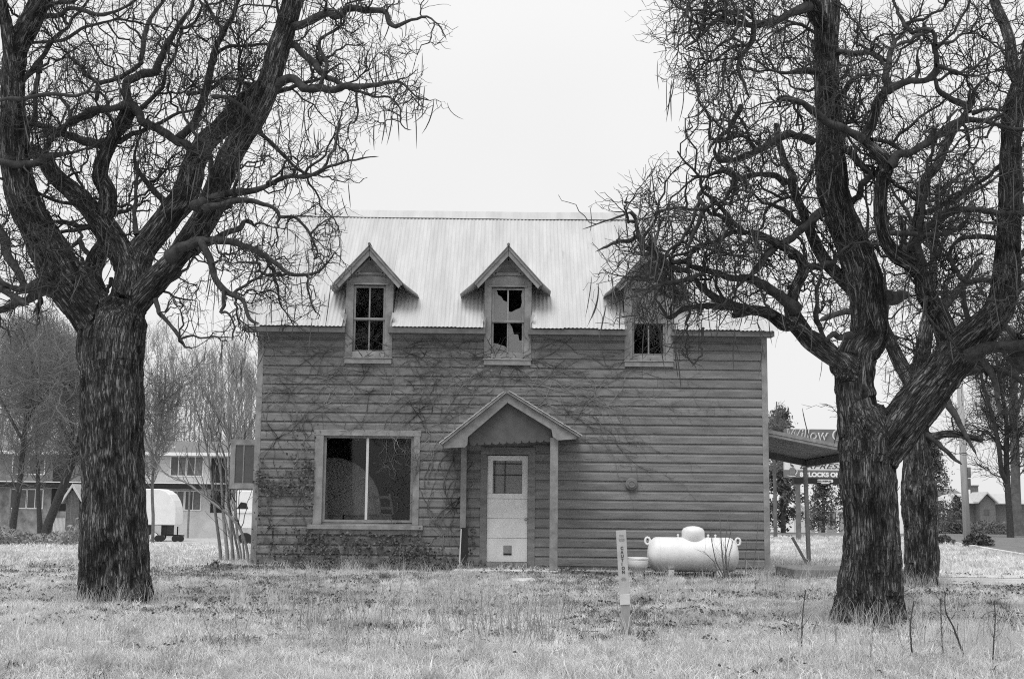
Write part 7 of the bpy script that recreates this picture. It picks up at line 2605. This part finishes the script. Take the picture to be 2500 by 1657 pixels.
bold = [(([(1448, 1090, 15), (1438, 930, 14), (1428, 800, 13), (1435, 700, 11), (1460, 565, 9)]), 1623, 'dark crooked dead stem right of the large right trunk'),
        (([(1878, 1040, 22), (1830, 900, 15), (1780, 770, 13), (1725, 660, 11), (1715, 560, 8), (1712, 480, 6)]), 1612, 'long dark dead stem leaning to the left in the right foreground'),
        (([(1705, 1050, 12), (1690, 880, 10), (1682, 700, 8), (1682, 540, 6)]), 1611, 'thin upright dead stem between the two bold dark stems'),
        (([(2105, 1080, 12), (2120, 850, 10), (2130, 700, 8), (2122, 560, 6)]), 1618, 'thin dead stem near the lower right corner'),
        (([(530, 1010, 14), (532, 880, 12), (540, 680, 9), (565, 470, 6)]), 1599, 'thin dead stem left of the large right trunk')]
for pts, vb, lab in bold:
    a = math.atan((vb - 828.5) / FPX) - PITCH
    y = EYE / math.tan(a)
    q = limb(y, z6(pts), 0, 0.1, per=6, crook=0.02)
    q[0, 2] = float(G(q[0, 0], q[0, 1])) - 0.05
    t = thing('dead_stem', lab, 'dead stem', (q[0, 0], q[0, 1], float(G(q[0, 0], q[0, 1]))), 'bold dead stems in the right foreground')
    V, F = join_tubes([(resample(q, 26)[None], 6)])
    mesh_obj('stalk', V, F, M['bark'], t, smoothed=True)
    c1 = sprout([resample(q, 20)[None]], 9, (0.04, 0.16), (0.0015, 0.0025), 5, (25, 60), 0.3, 0.3, tmin=0.3, taper=0.6)
    V, F = join_tubes([(c1, 4)])
    mesh_obj('twigs', V, F, M['bark'], t)
# bare shrub stems before the propane tank
z8 = lambda lst: '; '.join('0 %.1f %.1f %.2f' % (1460 + x / 5.4075, 1270 + y / 5.4075, w / 5.4075) for x, y, w in lst)
ysb = 22.4
sb = thing('bare_shrub', 'bare thin-stemmed shrub growing in front of the propane tank', 'shrub', (W(1772, 1420, ysb)[0], ysb, float(G(W(1772, 1420, ysb)[0], ysb))))
SB = []
for pts in ([(1690, 830, 34), (1680, 690, 28), (1650, 530, 20), (1630, 300, 15), (1612, 20, 11), (1605, -200, 7)],
            [(1690, 830, 26), (1700, 640, 20), (1680, 480, 14), (1740, 210, 10), (1760, 150, 6)],
            [(1680, 830, 26), (1640, 700, 20), (1560, 540, 16), (1520, 360, 13), (1480, 150, 8)],
            [(1670, 830, 20), (1560, 620, 14), (1530, 540, 12), (1470, 480, 8), (1390, 410, 5)],
            [(1700, 830, 18), (1720, 600, 13), (1740, 430, 9), (1800, 200, 5)],
            [(1690, 830, 18), (1700, 560, 12), (1680, 300, 9), (1720, -50, 6)],
            [(2030, 800, 16), (2060, 560, 12), (2100, 200, 9), (2120, -100, 6)], [(1940, 800, 14), (1950, 500, 10), (1960, 250, 6)]):
    q = limb(ysb, z8(pts), 0, rng.uniform(-0.2, 0.3), per=5, crook=0.02)
    q[0, 2] = float(G(q[0, 0], q[0, 1])) - 0.05
    SB.append(q)
    V, F = join_tubes([(resample(q, 22)[None], 5)])
    mesh_obj('stem', V, F, M['far_bark'], sb, smoothed=True)
c1 = sprout([resample(q, 20)[None] for q in SB], 60, (0.1, 0.4), (0.002, 0.0035), 6, (20, 50), 0.25, 0.3, tmin=0.2, taper=0.5)
V, F = join_tubes([(c1, 4)])
mesh_obj('twigs', V, F, M['far_bark'], sb)

# fallen twigs and pods lying in the grass
rng = np.random.default_rng(97)
n = 420
yy = 8.2 + 14.5 * rng.random(n) ** 1.2
xx = rng.uniform(-1, 1, n) * (0.42 * yy + 0.8)
K = 6
C = np.zeros((n, K, 4))
a = rng.uniform(0, 6.283, n)
L_ = rng.uniform(0.12, 0.55, n)
for k in range(K):
    t_ = k / (K - 1) - 0.5
    C[:, k, 0] = xx + np.cos(a) * L_ * t_ + rng.normal(0, 0.012, n)
    C[:, k, 1] = yy + np.sin(a) * L_ * t_ + rng.normal(0, 0.012, n)
    C[:, k, 2] = G(C[:, k, 0], C[:, k, 1]) + 0.03 + rng.normal(0, 0.012, n)
C[:, :, 3] = rng.uniform(0.003, 0.007, n)[:, None] * np.linspace(1, 0.5, K)[None]
V, F = join_tubes([(C, 5)])
o = mesh_obj('fallen_twigs', V, F, M['twig'], None, smoothed=True)
tag(o, 'dark fallen twigs and pods lying scattered in the grass', 'twigs', kind='stuff')
